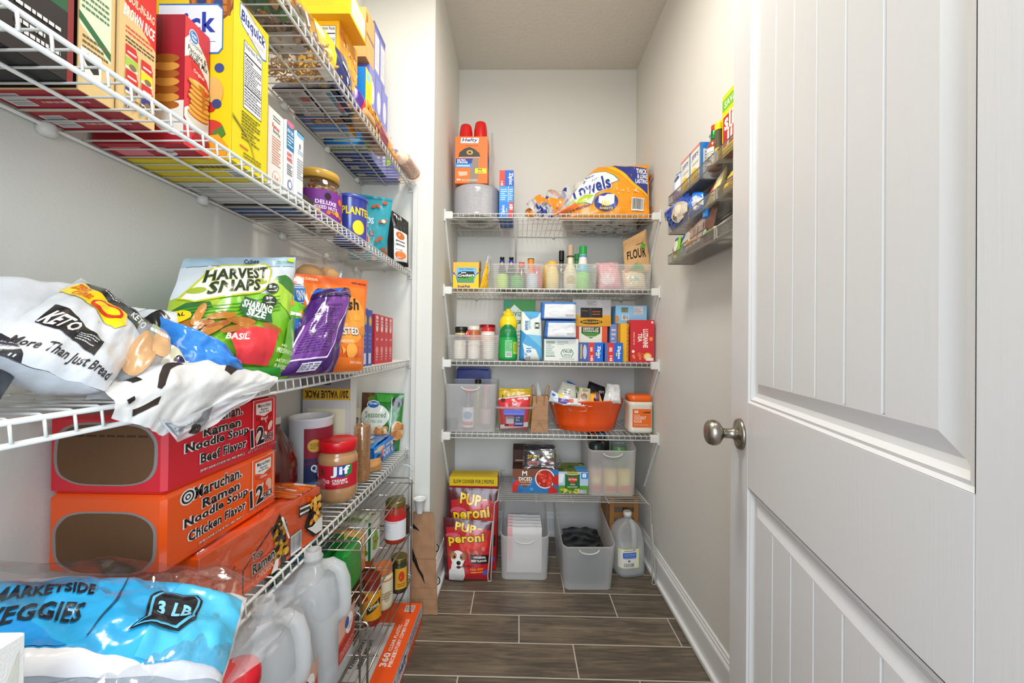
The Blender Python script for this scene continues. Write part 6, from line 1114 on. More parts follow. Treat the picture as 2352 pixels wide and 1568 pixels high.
HV = [R(0, 0, 1, 1, '#7ec12c'), R(0, .62, 1, 1, '#d6dce0'), R(0, .90, 1, 1, '#a9c4d6'), L(.03, .892, .97, .902, 1, '#3a4a44'), P([(0, .62), (.25, .66), (.3, .5), (0, .46)], '#a3bd32'), P([(0, .50), (.08, .56), (.22, .55), (.24, .49), (0, .40)], '#2f6a38'), P([(.70, .60), (.74, .76), (.82, .78), (.98, .70), (1, .55), (1, .40)], '#a8d03c'), P([(.76, .78), (.86, .80), (1, .72), (1, .62), (.88, .66), (.76, .73)], '#3a7a34')]+[P([(.05, .50-.028*i), (.4, .52-.03*i), (.8, .60-.03*i), (.8, .59-.03*i), (.4, .51-.03*i), (.05, .49-.028*i)], '#4f9a24') for i in range(5)]+SHF([
   P([(.10, .60), (.12, .64), (.26, .86), (.34, .90), (.74, .92), (.80, .86), (.76, .68), (.68, .62), (.5, .59), (.2, .55)], '#c8c832'), P([(.12, .60), (.14, .635), (.27, .848), (.345, .885), (.73, .905), (.78, .85), (.745, .69), (.67, .635), (.5, .605), (.2, .565)], '#eef0ea'), E(.20, .66, .06, .03, '#a8b83c'), E(.68, .73, .06, .03, '#a8b83c'),
   T('HARVEST', .22, .745, .76, .865, '#23342c', .055, rot=5, shear=.22, ol='#c8c832', ow=.02), T('SNAPS', .26, .625, .68, .735, '#23342c', .055, rot=5, shear=.22, ol='#c8c832', ow=.02)], -.07)+[T('Calbee', .46, .915, .60, .965, '#1c2a30', .02, shear=.2), L(.78, .93, .9, .95, 1, '#5ab03c'), E(.93, .955, .04, .02, '#c8e02c'),
   ]+SHF([E(.80, .66, .062, .05, '#23342c'), T('5g', .765, .655, .835, .69, '#f2f2ee', .05), L(.76, .63, .84, .645, 1, '#e8e8e0'), E(.76, .54, .068, .055, '#23342c'), T('3g', .725, .54, .795, .575, '#f2f2ee', .05), L(.72, .51, .80, .525, 1, '#e8e8e0'),
   P([(.50, .47), (.53, .57), (.64, .54), (.76, .44), (.78, .34), (.66, .36), (.54, .40)], '#235c36'), T('SHARING', .52, .445, .78, .515, '#f4f4ee', .05, rot=-16), T('SIZE', .56, .385, .72, .445, '#f4f4ee', .05, rot=-16)], -.08)+[E(x, y, .10, .026, c, r) for x, y, c, r in ((.16, .36, '#a8601c', -.1), (.28, .33, '#9a5418', .35), (.10, .32, '#a8641c', .1), (.36, .38, '#9c5c1a', -.5), (.46, .36, '#a86420', -.2), (.40, .30, '#a8601c', .2), (.30, .40, '#b0701f', .1), (.52, .30, '#b06a22', -.4), (.70, .30, '#a05a24', -.3), (.22, .28, '#b87020', .4), (.16, .42, '#c07c2c', 1.3))]+[
   E(.05, .42, .07, .05, '#e8c41c'), T('REAL', .01, .42, .09, .45, '#3a3414', .03), P([(.36, .24), (.44, .29), (.60, .30), (.76, .27), (.72, .06), (.45, .08)], '#d8323c'), T('BASIL', .34, .21, .52, .26, '#f0e0dc', .03, rot=-5), P([(.80, .0), (1, 0), (1, .5), (.86, .36)], '#6db52a'), T('NO', .80, .165, .86, .185, '#e8f4c8', .02), T('PRESERVATIVES', .76, .125, .97, .15, '#e8f4c8', .02, rot=-6), T('ARTIFICIAL', .78, .075, .94, .095, '#e8f4c8', .02, rot=-5), T('FLAVORS', .78, .045, .9, .065, '#e8f4c8', .02, rot=-5), P([(.44, 0), (.9, 0), (.84, .05), (.5, .06)], '#2f9a34')]
bag('snack_bag', 'big green and white harvest pea snack bag leaning against the left wall', 'bag', [(-.535, .555, 1.056), (-.465, .780, 1.054), (-.525, .915, 1.320), (-.605, .700, 1.270)], .042, HV, '#7ec12c', back='#8cc840', wr=.007, seed=8, kind='pouch', nu=44, nv=50, W_=.25, H_=.27)
bag('snack_bag', 'lime green snack bag bottom swelling out under the big harvest bag', 'bag', [(-.505, .700, 1.054), (-.462, .790, 1.054), (-.500, .875, 1.205), (-.535, .820, 1.200)], .032, [R(0, 0, 1, .18, '#5aa824'), T('NUTRITION', .2, .05, .9, .12, '#dff0a0', .02), L(.15, .3, .7, .45, 3, '#d8eca0'), P([(.5, .5), (1, .6), (1, .9), (.7, .8)], '#8ed43c')], '#86c92e', wr=.007, seed=18, kind='pouch')
bag('snack_bag', 'small green and blue fruit snack bag wedged beside the harvest bag', 'bag', [(-.500, .800, 1.140), (-.478, .838, 1.130), (-.492, .905, 1.205), (-.515, .830, 1.228)], .014, [P([(0, .0), (1, 0), (1, .5), (0, .35)], '#1f6ac0'), E(.3, .8, .15, .1, '#f0842c'), E(.8, .6, .15, .12, '#f0b02c'), P([(.0, .4), (.9, .55), (.9, .62), (0, .5)], '#f0f4f0')], '#6cc02c', wr=.003, seed=4, nu=14, nv=14)
t_ = [R(0, 0, 1, 1, '#1c84d8'), R(0, .92, 1, .97, '#c8dcf0'), T('MIX', .66, .42, .98, .86, '#e8f2fa', .06, rot=180), T('AND', .38, .50, .58, .80, '#e8f2fa', .05, rot=180), T('MIX', .0, .42, .32, .86, '#e8f2fa', .06, rot=180), R(.38, .86, .60, .89, '#e8f2fa'), R(.38, .42, .60, .45, '#e8f2fa')]
bag('snack_bag', 'blue snack mix bag turned upside down behind the purple bag', 'bag', [(-.525, .830, 1.075), (-.525, 1.00, 1.075), (-.535, 1.035, 1.273), (-.545, .850, 1.250)], .018, [(o[:1]+(o[1],)+o[2:]) if False else o for o in [R(0, 0, 1, 1, '#1c84d8')]+[P([(x, .55+y*.45) for x, y in o[1]], o[2]) if o[0] == 'P' else o[:2]+(o[2], .55+o[3]*.45, o[4], .55+o[5]*.45)+o[6:] for o in t_[1:]]], '#1a78cc', wr=.003, seed=7)
PUR = [R(0, 0, 1, 1, '#431966'), P([(.04, .12), (.55, .12), (.66, .30), (.78, .80), (.3, .84), (.05, .5)], '#6c3488'), P([(.035, .115), (.62, .115), (.60, .13), (.05, .13), (.05, .50), (.035, .50)], '#dcc8e8'), P([(.55, .115), (.62, .12), (.66, .32), (.80, .84), (.785, .84), (.64, .33), (.60, .14)], '#dcc8e8'), L(.10, .18, .56, .68, 18, '#3c1460', 4), T('INGREDIENTS', .25, .70, .6, .73, '#3c1460', .02), R(.26, .02, .56, .09, '#ddd8e4'), T('INVERTED', .28, .03, .44, .08, '#3a2a5a', .02), L(.46, .03, .54, .08, 3, '#2a1c3a'), R(0, .85, 1, 1, '#2a1048'), P([(.0, .92), (.3, .97), (.5, .9), (.7, .97), (.6, .99), (0, .98)], '#2a62c8'), L(.3, .88, .7, .91, 1, '#8a6aaa')]
bag('snack_bag', 'dark purple foil snack bag, back side out, in the middle of the third shelf', 'bag', [(-.464, .738, 1.056), (-.422, .890, 1.054), (-.462, 1.060, 1.268), (-.484, .930, 1.246)], .036, PUR, '#431966', back='#3c1460', wr=.009, seed=2, kind='pillow', nu=42, nv=46)
GF = [R(0, 0, 1, 1, '#e8641c'), R(0, .90, 1, 1, '#d85a20'), R(.08, .2, .95, .88, '#e2741e'), E(.62, .50, .34, .28, '#f09a3c'), T('XTRA CHEDDAR', .03, .925, .28, .955, '#f6e0b8', .02), T('RESEALABLE BAG', .74, .925, .97, .95, '#3a1c10', .02), T('fish', .52, .60, .84, .74, '#1a1412', .06, rot=6, shear=.15), E(.80, .52, .07, .035, '#f0a83c', .4), P([(.72, .50), (.66, .53), (.67, .47)], '#f0a83c'), E(.90, .38, .08, .045, '#d8842c', 1.2), E(.56, .42, .05, .03, '#f4b85c'), T('BLASTED', .34, .32, .80, .40, '#f4f0ec', .06, ol='#202a44', ow=.04), T('CHEDDAR', .44, .235, .70, .265, '#f6d8b0', .03), E(.66, .16, .10, .07, '#f2a444', .2), P([(.55, .16), (.49, .20), (.50, .12)], '#f2a444'), R(.0, .0, 1, .1, '#f0741c'), T('baked crackers', .66, .05, .92, .075, '#f6d8b0', .02)]
bag('snack_bag', 'orange cheddar cracker bag with black script hanging slightly over the shelf lip', 'bag', [(-.475, .868, 1.054), (-.412, 1.030, 1.050), (-.452, 1.165, 1.306), (-.560, .965, 1.292)], .030, GF, '#e8641c', wr=.005, seed=5, kind='pouch', nu=40, nv=44)
bag('bun_bag', 'clear bag of round buns between the orange bag and the wall', 'bread bag', [(-.630, 1.03, 1.18), (-.550, 1.20, 1.18), (-.555, 1.23, 1.375), (-.630, 1.04, 1.355)], .022, [], 'film', wr=.012, seed=6, nu=18, nv=18)
g = G()
for y, z, x in ((1.08, 1.20, -.60), (1.17, 1.20, -.59), (1.09, 1.285, -.585), (1.18, 1.295, -.58)): g.add(*lathe([(.001, 0), (.034, .004), (.042, .018), (.038, .036), (.02, .05), (.001, .054)], x, y, z, 24, sx=.8), '#c99a66/d', sm=True)
for y, z in ((1.10, 1.054), (1.19, 1.054), (1.10, 1.126), (1.19, 1.127)): g.add(*lathe([(.001, 0), (.036, .006), (.044, .03), (.04, .055), (.02, .068), (.001, .07)], -.615, y, z, 24, sx=.8), '#c08f5c/d', sm=True)
TH('buns', g, 'light brown buns stacked inside the clear bag against the wall', 'buns'); bpy.data.objects['buns']['kind'] = 'stuff'
for i, (y0, y1) in enumerate(((1.175, 1.212), (1.214, 1.252))):
    side_carton('pudding_box', ('nearer', 'farther')[i]+' of two slim blue-violet cartons on the third left shelf', -.468, y0, y1, S3, S3+.176-.003*i, '#4a52a8', [R(0, 0, 1, 1, '#5058ac'), E(.55, .80, .28, .09, '#e0b83c'), R(.25, .03, .75, .22, '#d8dce8'), L(.3, .3, .7, .6, 4, '#8a90d0')], [R(0, 0, 1, 1, '#3c4498')], xb=-.55, group='slim blue-violet cartons on the third left shelf')
for i in range(4):
    y0 = 1.290+.046*i; side_carton('gelatin_box', ('nearest', 'second', 'third', 'farthest')[i]+' of four slim red dessert cartons at the end of third left shelf', -.474, y0, y0+.0445, S3, S3+.166-.001*i, '#d33a42', [R(0, 0, 1, 1, '#d43c44'), R(.28, .70, .72, .97, '#e6d4d2'), E(.5, .70, .22, .05, '#e6d4d2'), L(.3, .75, .7, .92, 3, '#c05a5a'), E(.5, .28, .26, .07, '#e89a98'), L(.3, .45, .7, .55, 1, '#f0b0ac'), L(.3, .06, .7, .22, 3, '#f0c8c4')], [R(0, 0, 1, 1, '#b82c38')], xb=-.55, group='slim red dessert cartons on the third left shelf')
# crumpled white wrapper draped over the lip
def drape(u, v):
    top = [(-.520, .430, 1.066), (-.520, .505, 1.082), (-.515, .610, 1.086), (-.478, .700, 1.066), (-.452, .728, 1.052)]
    bot = [(-.438, .418, 1.038), (-.436, .447, 1.020), (-.434, .474, 1.004), (-.438, .560, 1.030), (-.438, .690, 1.040)]
    def at(L_, s): s *= 4; i = min(int(s), 3); f = s-i; return Vector(L_[i]).lerp(Vector(L_[i+1]), f)
    a, b_ = at(top, u), at(bot, u); p = a.lerp(b_, v**1.5); p.z = a.z+(b_.z-a.z)*max(0, (v-.42)/.58)**1.3; p.x = a.x+(b_.x-a.x)*min(1, v/.62)**.8
    n = noise.noise(Vector((u*5, v*2.5, 7)))+.6*abs(noise.noise(Vector((u*11, v*5, 2))))
    p += Vector((.005, 0, .009*(1-v*.5)))*n; p.z += .004*sin(pi*min(1, v*1.6)); return p
g = G(); V, F = grid(drape, 52, 26); g.add(V, F, '#d8d7d5/w', sm=True)
ART(g, [P([(.60, .12), (.65, .10), (.66, .42), (.62, .55), (.58, .50)], '#2c211b'), P([(.22, .62), (.30, .34), (.37, .30), (.38, .36), (.30, .48), (.25, .66)], '#2c211b'), P([(.10, .34), (.15, .32), (.17, .50), (.13, .48)], '#1d1613'), P([(.12, .86), (.27, .74), (.28, .82), (.14, .94)], '#2c211b'), P([(.06, .70), (.10, .64), (.11, .72), (.08, .78)], '#1d1613')], gridfn(V, 52, 26, -1), .30, .12, .0006, .006, 'w')
TH('plastic_wrapper', g, 'crumpled white plastic wrapper with brown marks draped over the third shelf lip', 'wrapper')
def drape2(u, v):
    p = drape(.34+.58*u, .93); q = p+Vector((.003, .004*sin(u*9), -.030*(1-abs(2*u-1)**2.2)*v)); return q+Vector((.005*noise.noise(Vector((u*7, v*5, 1))), 0, 0))
g = G(); V, F = grid(drape2, 26, 10); g.add(V, F, 'haze2', sm=True); ART(g, [E(.2, .45, .14, .30, '#8a8f98'), E(.2, .48, .10, .22, '#c8ccd0'), P([(.52, .1), (.62, .05), (.60, .6), (.45, .85), (.42, .7)], '#7a8088'), E(.44, .72, .06, .2, '#141210')], gridfn(V, 26, 10, -1), .19, .05, .0005, .008, 'g'); TH('plastic_film', g, 'hazy clear film edge hanging below the crumpled white wrapper', 'plastic film')
# ---- lowest shelf
def ramen(name, label, z0, z1, col, dark, flavor, seed):
    t = EM(name, (-.586, .685, z0), label, 'ramen pack', 'shrink-wrapped ramen noodle packs'); g = G(); w, d, h = .170, .262, z1-z0
    b6 = (-.671, .553, z0, -.501, .815, z1)
    V, F = chbox(*b6, c=.006); g.add(V, F, col+'/s', sm=False)
    o, u, v = FACES['+x'](*b6)
    fl = [T('Maruchan.', .20 if flavor != 'Beef' else .20, .78, .60, .95, '#111111', .045, ol='#f0ece8', ow=.045), E(.155, .86, .055, .105, '#f0ece8'), E(.155, .86, .045, .088, '#151515'), E(.155, .86, .032, .064, '#f0ece8'), E(.155, .86, .02, .04, '#151515'), E(.155, .86, .011, .022, '#f0ece8'),
          T('Ramen', .26, .60, .58, .74, '#111111', .04, ol='#f0ece8', ow=.045), T('Noodle Soup', .13, .42, .66, .58, '#111111', .045, ol='#f0ece8', ow=.045), T(flavor+' Flavor', .16 if flavor == 'Chicken' else .24, .24, .64, .38, '#111111', .04, ol='#f0ece8', ow=.045), L(.24, .12, .60, .17, 1, '#f0d8c8'), T('12-3 OZ PACKAGES (36 OZ)', .24, .11, .62, .16, '#201010', .01, ol='#f0d8c8', ow=.02), T('NET WT 2.25 LB (1.02kg)', .66, .10, .97, .15, '#201010', .01, ol='#f0d8c8', ow=.02),
          R(.70, .18, .95, .96, '#f6c8b8'), R(.71, .19, .94, .95, col), P([(.735, .90), (.915, .90), (.915, .72), (.88, .70), (.825, .66), (.77, .70), (.735, .72)], '#efe9e2'), T('Maruchan', .755, .82, .90, .885, '#181818', .02), T('Ramen', .79, .765, .87, .805, '#181818', .02), T('Noodle Soup', .77, .715, .885, .755, '#181818', .02), P([(.735, .70), (.825, .63), (.915, .70), (.915, .62), (.825, .55), (.735, .62)], dark), T(flavor, .79, .60, .87, .65, '#f6e0d8', .02), BL(26, .75, .26, .90, .55, .008, [dark, '#e8b8a0', '#f0cdb8', col], seed), T('12', .67, .20, .82, .50, '#111111', .05, rot=4, ol='#f0ece8', ow=.05), T('PACK', .82, .22, .93, .35, '#111111', .04, rot=4, ol='#f0ece8', ow=.05), L(.86, .975, .97, .995, 1, '#f6d0c0')]
    ART(g, fl, plane_fn(o, u, v), Vector(u).length, Vector(v).length, fin='s')
    PT('wrapped_pack', g, t)
    g = G(); o, u, v = FACES['-y'](*b6); pts = []; pt2 = []
    for k in range(40):
        a = 2*pi*k/40; e = .55; x = .5+.445*math.copysign(abs(cos(a))**e, cos(a)); y = (.52 if flavor == 'Beef' else .40)+.40*math.copysign(abs(sin(a))**(e+.12), sin(a)); n = .012*noise.noise(Vector((cos(a)*2, sin(a)*2, seed))); pts.append((x+n, y+n)); pt2.append((.5+(x-.5)*.93+n*1.5, y+(.5-y)*.07-(.01 if sin(a) < 0 else 0)))
    ART(g, [P(pts, '#8f8682')], plane_fn(o, u, v), .17, h, fin='s'); ART(g, [P(pt2, '#6b4c34'), L(.22, .72, .86, .78, 1, '#4a3424')] if flavor == 'Beef' else [P(pt2, '#6b4c34')], plane_fn(o, u, v), .17, h, eps=.0006, fin='d'); PT('cardboard_window', g, t, label='bare brown cardboard showing through the open wrap end')
    return t
ramen('ramen_pack', 'orange wrapped twelve pack of chicken ramen, lower of the two with cardboard ends', S4+.1135, S4+.2265, '#f2560f', '#d83c10', 'Chicken', 3)
ramen('ramen_pack', 'red wrapped twelve pack of beef ramen, upper of the two with cardboard ends', S4+.227, S4+.340, '#d8142a', '#a80c1c', 'Beef', 4)
# open orange ramen tray leaning out over the lip
t = EM('ramen_tray', (-.45, .75, S4), 'open orange ramen carton under clear film, beneath the two wrapped ramen packs', 'ramen box')
rz_ = radians(-5.3); TL_ = .313
g = G(); TR = [R(0, 0, 1, 1, '#f2560f'), P([(.27, .05), (.27, .40), (.50, .80), (.53, .78), (.62, .30), (.64, 0), (.28, 0)], '#3a1c08'), P([(.28, .05), (.28, .39), (.50, .75), (.52, .60), (.58, .2), (.58, 0), (.285, 0)], '#f2560f'), P([(.49, .72), (.57, .95), (.62, .60), (.655, .1), (.60, .02), (.56, .3)], '#2a1808'), BL(60, .515, .16, .625, .80, .0062, ['#d89a1c', '#e8b43c', '#b8780c', '#2a1808'], 4), P([(.565, .88), (.585, .88), (.655, .40), (.64, .40)], '#f4efe8'),
      T('Top', .33, .42, .41, .58, '#101010', .05, rot=4, ol='#f0e8e0', ow=.05), T('Ramen', .33, .24, .51, .42, '#101010', .05, rot=4, ol='#f0e8e0', ow=.05), T('CHICKEN', .36, .10, .50, .21, '#f0b090', .03, rot=4), P([(.48, .0), (.52, .2), (.55, .18), (.54, .0)], '#f0e8e0'), R(.655, .03, .775, .42, '#3a1c08'), BC(.66, .04, .77, .41), P([(.74, .66), (.74, .88), (.92, .80), (.90, .62)], '#1c1410'), P([(.75, .80), (.90, .745), (.90, .78), (.75, .84)], '#f4efe8'), P([(.75, .70), (.90, .66), (.90, .69), (.75, .74)], '#f4efe8'),
      P([(.80, .40), (.86, .72), (.95, .88), (1, .88), (1, .05), (.90, .08)], '#1c1410'), BL(40, .86, .38, .99, .84, .0065, ['#e8a43c', '#d8841c', '#f0bc5c', '#1c1410'], 8), P([(.82, .36), (.88, .32), (1, .42), (1, .10), (.92, .12)], '#e4e0da'), BL(20, .04, .35, .2, .7, .003, ['#a83c08', '#c84a0c'], 3)]
M_ = Matrix.Translation((-.489, .603, S4+.0005)) @ Matrix.Rotation(rz_, 4, 'Z')
V, F = chbox(-.175, 0, 0, 0, TL_, .111, .002); g.add(V, F, '#f2560f/s', M_); M3 = M_.to_3x3(); ART(g, TR, plane_fn(M_ @ Vector((0, 0, 0)), M3 @ Vector((0, TL_, 0)), M3 @ Vector((0, 0, .111))), TL_, .111, fin='s'); PT('carton', g, t)
g = G(); rd = random.Random(2)
def packs(u, v): p = M_ @ Vector((-.165+.16*v, .225+.085*u, .115+.006*noise.noise(Vector((u*14, v*3, 1))))); return p
V, F = grid(packs, 40, 6); g.add(V, F, [('#ee6a24/g', '#e8521c/g', '#e8a02c/g', '#e8d2c8/g', '#f2641c/g', '#e85a20/g')[int(abs(noise.noise(Vector(((i % 40)*.28, (i//40)*.5, 2))))*11) % 6] for i in range(len(F))], sm=True); PT('noodle_packets', g, t)
g = G()
def filmf(u, v):
    s = v*.13; p = Vector((-.012+s, -.01+.335*u, .124-.05*s+.004*sin(u*14))) if s < .016 else Vector((.005+.003*sin(u*20), -.01+.335*u, .124-(s-.016)*.93)); n = noise.noise(Vector((u*9, v*6, 4)))*.006; return M_ @ (p+Vector((n, 0, n)))
V, F = grid(filmf, 36, 20); g.add(V, F, 'film', sm=True); PT('film', g, t)
# juice bottle, oatmeal canister and cartons
t = EM('juice_bottle', (-.620, .985, S4), 'large ribbed bottle of dark red juice with white cap behind the ramen', 'bottle')
g = G(); g.add(*lathe([(.050, 0), (.054, .006), (.055, .02), (.055, .075), (.0535, .078), (.0535, .085), (.055, .088), (.0545, .13), (.053, .145), (.046, .17), (.034, .20), (.022, .222), (.017, .230), (.0165, .245)], -.620, .985, S4, 36, ex=2.6), '#5e1c14/s', sm=True); wrap(g, [R(0, 0, 1, 1, '#e2e2e6'), R(0, .93, 1, 1, '#d8b03c'), R(.52, 0, 1, .93, '#e8e8ea'), E(.70, .68, .09, .2, '#27408a'), P([(.66, .62), (.70, .8), (.75, .66)], '#e8e8ea'), L(.6, .1, .85, .42, 5, '#3a3a44'), E(.35, .4, .1, .2, '#a8342c')], -.620, .985, S4, .0555, .018, .075, -160, 25); PT('bottle_body', g, t)
g = G(); g.add(*lathe([(.018, 0), (.020, .002), (.020, .018), (.017, .020), (.001, .02)], -.620, .985, S4+.24, 24), '#e6e4e0/p'); PT('cap', g, t)
t = EM('oatmeal_canister', (-.606, 1.150, S4), 'open white oatmeal canister with red and navy label', 'canister')
g = G(); g.add(*lathe([(.056, 0), (.058, .003), (.058, .222), (.060, .226), (.060, .232), (.057, .232), (.057, .215), (.055, .20), (.055, .19), (.001, .19)], -.606, 1.150, S4, 44), '#dfdfe2/p', sm=True)
wrap(g, [R(.5, .02, 1, .95, '#1f2f5c'), R(.5, .55, 1, .95, '#8f1f30'), P([(.5, .50), (.75, .56), (1, .70), (1, .55), (.5, .45)], '#5a2444'), R(.5, .02, 1, .24, '#1a78d0'), T('QUICK', .60, .08, .90, .19, '#e8f0fa', .04), T('QUAKER', .58, .36, .96, .47, '#f4f4f4', .05), T('OATS', .66, .26, .96, .35, '#f4f4f4', .05), E(.62, .72, .08, .085, '#d8a83c'), L(.57, .68, .67, .76, 3, '#7a5a1c'), L(.12, .72, .36, .78, 2, '#a8a8b0')], -.606, 1.150, S4, .0584, .004, .215, -190, 30); PT('canister_body', g, t)
g = G(); V, F = grid(lambda u, v: Vector((-.606+.054*v*cos(2*pi*u), 1.150+.054*v*sin(2*pi*u), S4+.192+.006*noise.noise(Vector((cos(6.28*u)*v*4, sin(6.28*u)*v*4, 1))))), 24, 6, True); g.add(V, F, '#8a7a60/d', sm=True); PT('oats', g, t, kind='stuff')
VP_ = [R(0, 0, 1, 1, '#8d8885'), R(0, .78, 1, .88, '#d2a21c'), T('20// VALUE PACK', .04, .795, .96, .865, '#1a1a1c', .05, rot=180), R(0, 0, 1, .78, '#c9c4c0'), T("QUAKER'S", .38, .95, .62, .975, '#2a2a2c', .04, rot=180), E(.5, .925, .10, .012, '#2a2a2c'), R(.1, .3, .9, .7, '#e0d8b8')]
side_carton('oatmeal_box', 'grey and yellow value pack carton standing upside down behind the oatmeal canister', -.520, 1.215, 1.262, S4, S4+.345, '#8d8885', [R(0, 0, 1, 1, '#e2e0da')], VP_)
side_carton('rice_mix_box', 'white and green food picture carton beside the value pack carton', -.572, 1.264, 1.345, S4, S4+.245, '#e9e5d6', [R(0, 0, 1, 1, '#ecdfd0'), R(0, .9, 1, 1, '#e8e8d0'), E(.62, .55, .30, .30, '#e8d8c4'), BL(26, .4, .3, .9, .85, .008, ['#b8642c', '#8ab03c', '#d8a868', '#c83c2c'], 5), R(.88, .05, 1, .95, '#5a6a34'), L(.2, .55, .3, .85, 4, '#b07a5a'), E(.7, .1, .2, .06, '#7ab03c')], [R(0, 0, 1, 1, '#c8b86a')])
side_carton('oatmeal_box', 'beige gray carton standing tallest at the wall behind the food picture carton', -.630, 1.347, 1.40, S4, S4+.262, '#b0a090', [L(.2, .6, .8, .9, 4, '#7a6a5a')], [E(.5, .93, .2, .04, '#2a2624')])
side_carton('oat_bar_box', 'small cream carton with dark lettering behind the cracker sleeve', -.590, 1.402, 1.475, S4, S4+.205, '#ddd0b0', [T('DELICIOUS', .1, .42, .9, .50, '#2a2620', .03), L(.2, .3, .8, .38, 1, '#4a4438'), E(.5, .78, .2, .07, '#2a2824'), L(.2, .64, .8, .69, 1, '#5a5448')], [R(0, 0, 1, 1, '#cfc09c')])
t = EM('peanut_butter_jar', (-.516, 1.128, S4), 'peanut butter jar with red lid and red label on lowest left shelf', 'jar')
g = G(); g.add(*lathe([(.040, 0), (.047, .003), (.0525, .018), (.0535, .032), (.0535, .040), (.0525, .044), (.0525, .108), (.0535, .112), (.0535, .120), (.050, .130), (.046, .136), (.0455, .142)], -.516, 1.128, S4, 44), '#b98a5e/s', sm=True); PT('jar_body', g, t)
g = G(); wrap(g, [R(0, 0, 1, 1, '#c8142e'), R(.17, 0, .19, 1, '#b01028'), BC(.10, .50, .22, .90), P([(.22, .9), (.225, .9), (.26, .45), (.22, .5)], '#f0ece8'), E(.18, .38, .04, .08, '#201c1c'), E(.36, .75, .035, .16, '#5a3a1c', .4), P([(.60, .52), (.60, .98), (.72, 1), (.72, .48)], '#1c3f9c'), P([(.72, .48), (.72, 1), (.84, 1), (.84, .60)], '#1f8a3c'), P([(.50, .46), (.56, .42), (.6, .5), (.54, .6)], '#c8142e'), T('Jif', .50, .50, .80, .97, '#f4f4f4', .07, ol='#1c2c6c', ow=.03), T('CREAMY', .52, .30, .76, .42, '#f4e8e4', .06), T('PEANUT BUTTER', .53, .20, .77, .28, '#f4e8e4', .04), L(.30, .05, .36, .45, 6, '#7a0c1c'), BL(9, .40, .2, .48, .45, .0025, ['#f0b0b0'], 3), E(.72, .12, .10, .04, '#7a4a24', .2), L(.42, .04, .6, .14, 2, '#8a0c1c')], -.516, 1.128, S4, .0532, .044, .108, -175, 5); PT('label', g, t)
g = G(); g.add(*lathe([(.050, 0), (.0515, .001), (.0515, .026), (.0495, .030), (.047, .0305), (.045, .0285), (.001, .028)], -.516, 1.128, S4+.141, 44), '#d5121f/p', sm=True); PT('lid', g, t)
t = EM('cracker_sleeve', (-.512, 1.275, S4), 'tall clear sleeve of stacked brown round crackers beside the peanut butter', 'cracker sleeve')
g = G(); pr = []
for k in range(34): z = .003+k*.0052; pr += [(.026, z), (.0285, z+.001), (.0285, z+.0038), (.026, z+.0048)]
g.add(*lathe(pr, -.512, 1.275, S4, 28, ex=4), '#c08a56/d', sm=False); PT('crackers', g, t)
g = G(); g.add(*lathe([(.020, .001), (.0295, .003), (.0297, .178), (.024, .187), (.012, .192), (.016, .200), (.006, .199)], -.512, 1.275, S4, 28, ex=4), 'film', sm=True); PT('wrapper', g, t)
bag('caramel_packet', 'small shiny amber packet on the wires between sleeve and blue cookie pack', 'packet', [(-.520, 1.325, S4), (-.478, 1.385, S4), (-.488, 1.400, S4+.040), (-.515, 1.345, S4+.045)], .016, [], '#c08a50', wr=.006, nu=12, nv=12)
CK = [R(0, 0, 1, 1, '#1d7fd6'), E(.2, .8, .2, .12, '#e8c89a'), P([(0, .0), (.3, .0), (.28, .5), (.1, .6), (0, .4)], '#1a2c58'), P([(.22, .30), (.36, .45), (.33, .75), (.25, .7)], '#e03a34'), T('CHIPS', .30, .25, .62, .62, '#e8f0fa', .06), E(.72, .5, .05, .3, '#e8c0a0'), L(.45, .7, .9, .85, 1, '#cfe4fa'), E(.88, .6, .06, .25, '#b8642c')]
g = G(); bag_g(g, [(-.512, 1.405, S4+.001), (-.508, 1.645, S4+.001), (-.512, 1.640, S4+.072), (-.516, 1.410, S4+.068)], .006, CK, '#1d7fd6', kind='block', wr=.003, seed=4)
V, F = grid(lambda u, v: Vector((-.516-.085*u, 1.408+.234*v, S4+.068+.010*(1-abs(2*v-1)**4)+.003*noise.noise(Vector((u*8, v*12, 1))))), 8, 20); g.add(V, [f[::-1] for f in F], '#2c8ce0/g', sm=True)
ART(g, [E(.5, .2, .3, .12, '#e0b070'), P([(.1, .35), (.5, .4), (.5, .6), (.1, .6)], '#e8f0fa'), E(.5, .8, .3, .1, '#c88a4c')], gridfn([p for p in grid(lambda u, v: Vector((-.601+.085*u, 1.408+.234*v, S4+.069+.010*(1-abs(2*v-1)**4)+.003*noise.noise(Vector(((1-u)*8, v*12, 1))))), 8, 20)[0]], 8, 20), .085, .234, .0006, .01, 'g')
V, F = chbox(-.600, 1.412, S4+.001, -.517, 1.638, S4+.066, .004); g.add(V, F, '#1d7fd6/g'); TH('cookie_pack', g, 'bright blue foil cookie pack lying along the lowest left shelf', 'cookies')
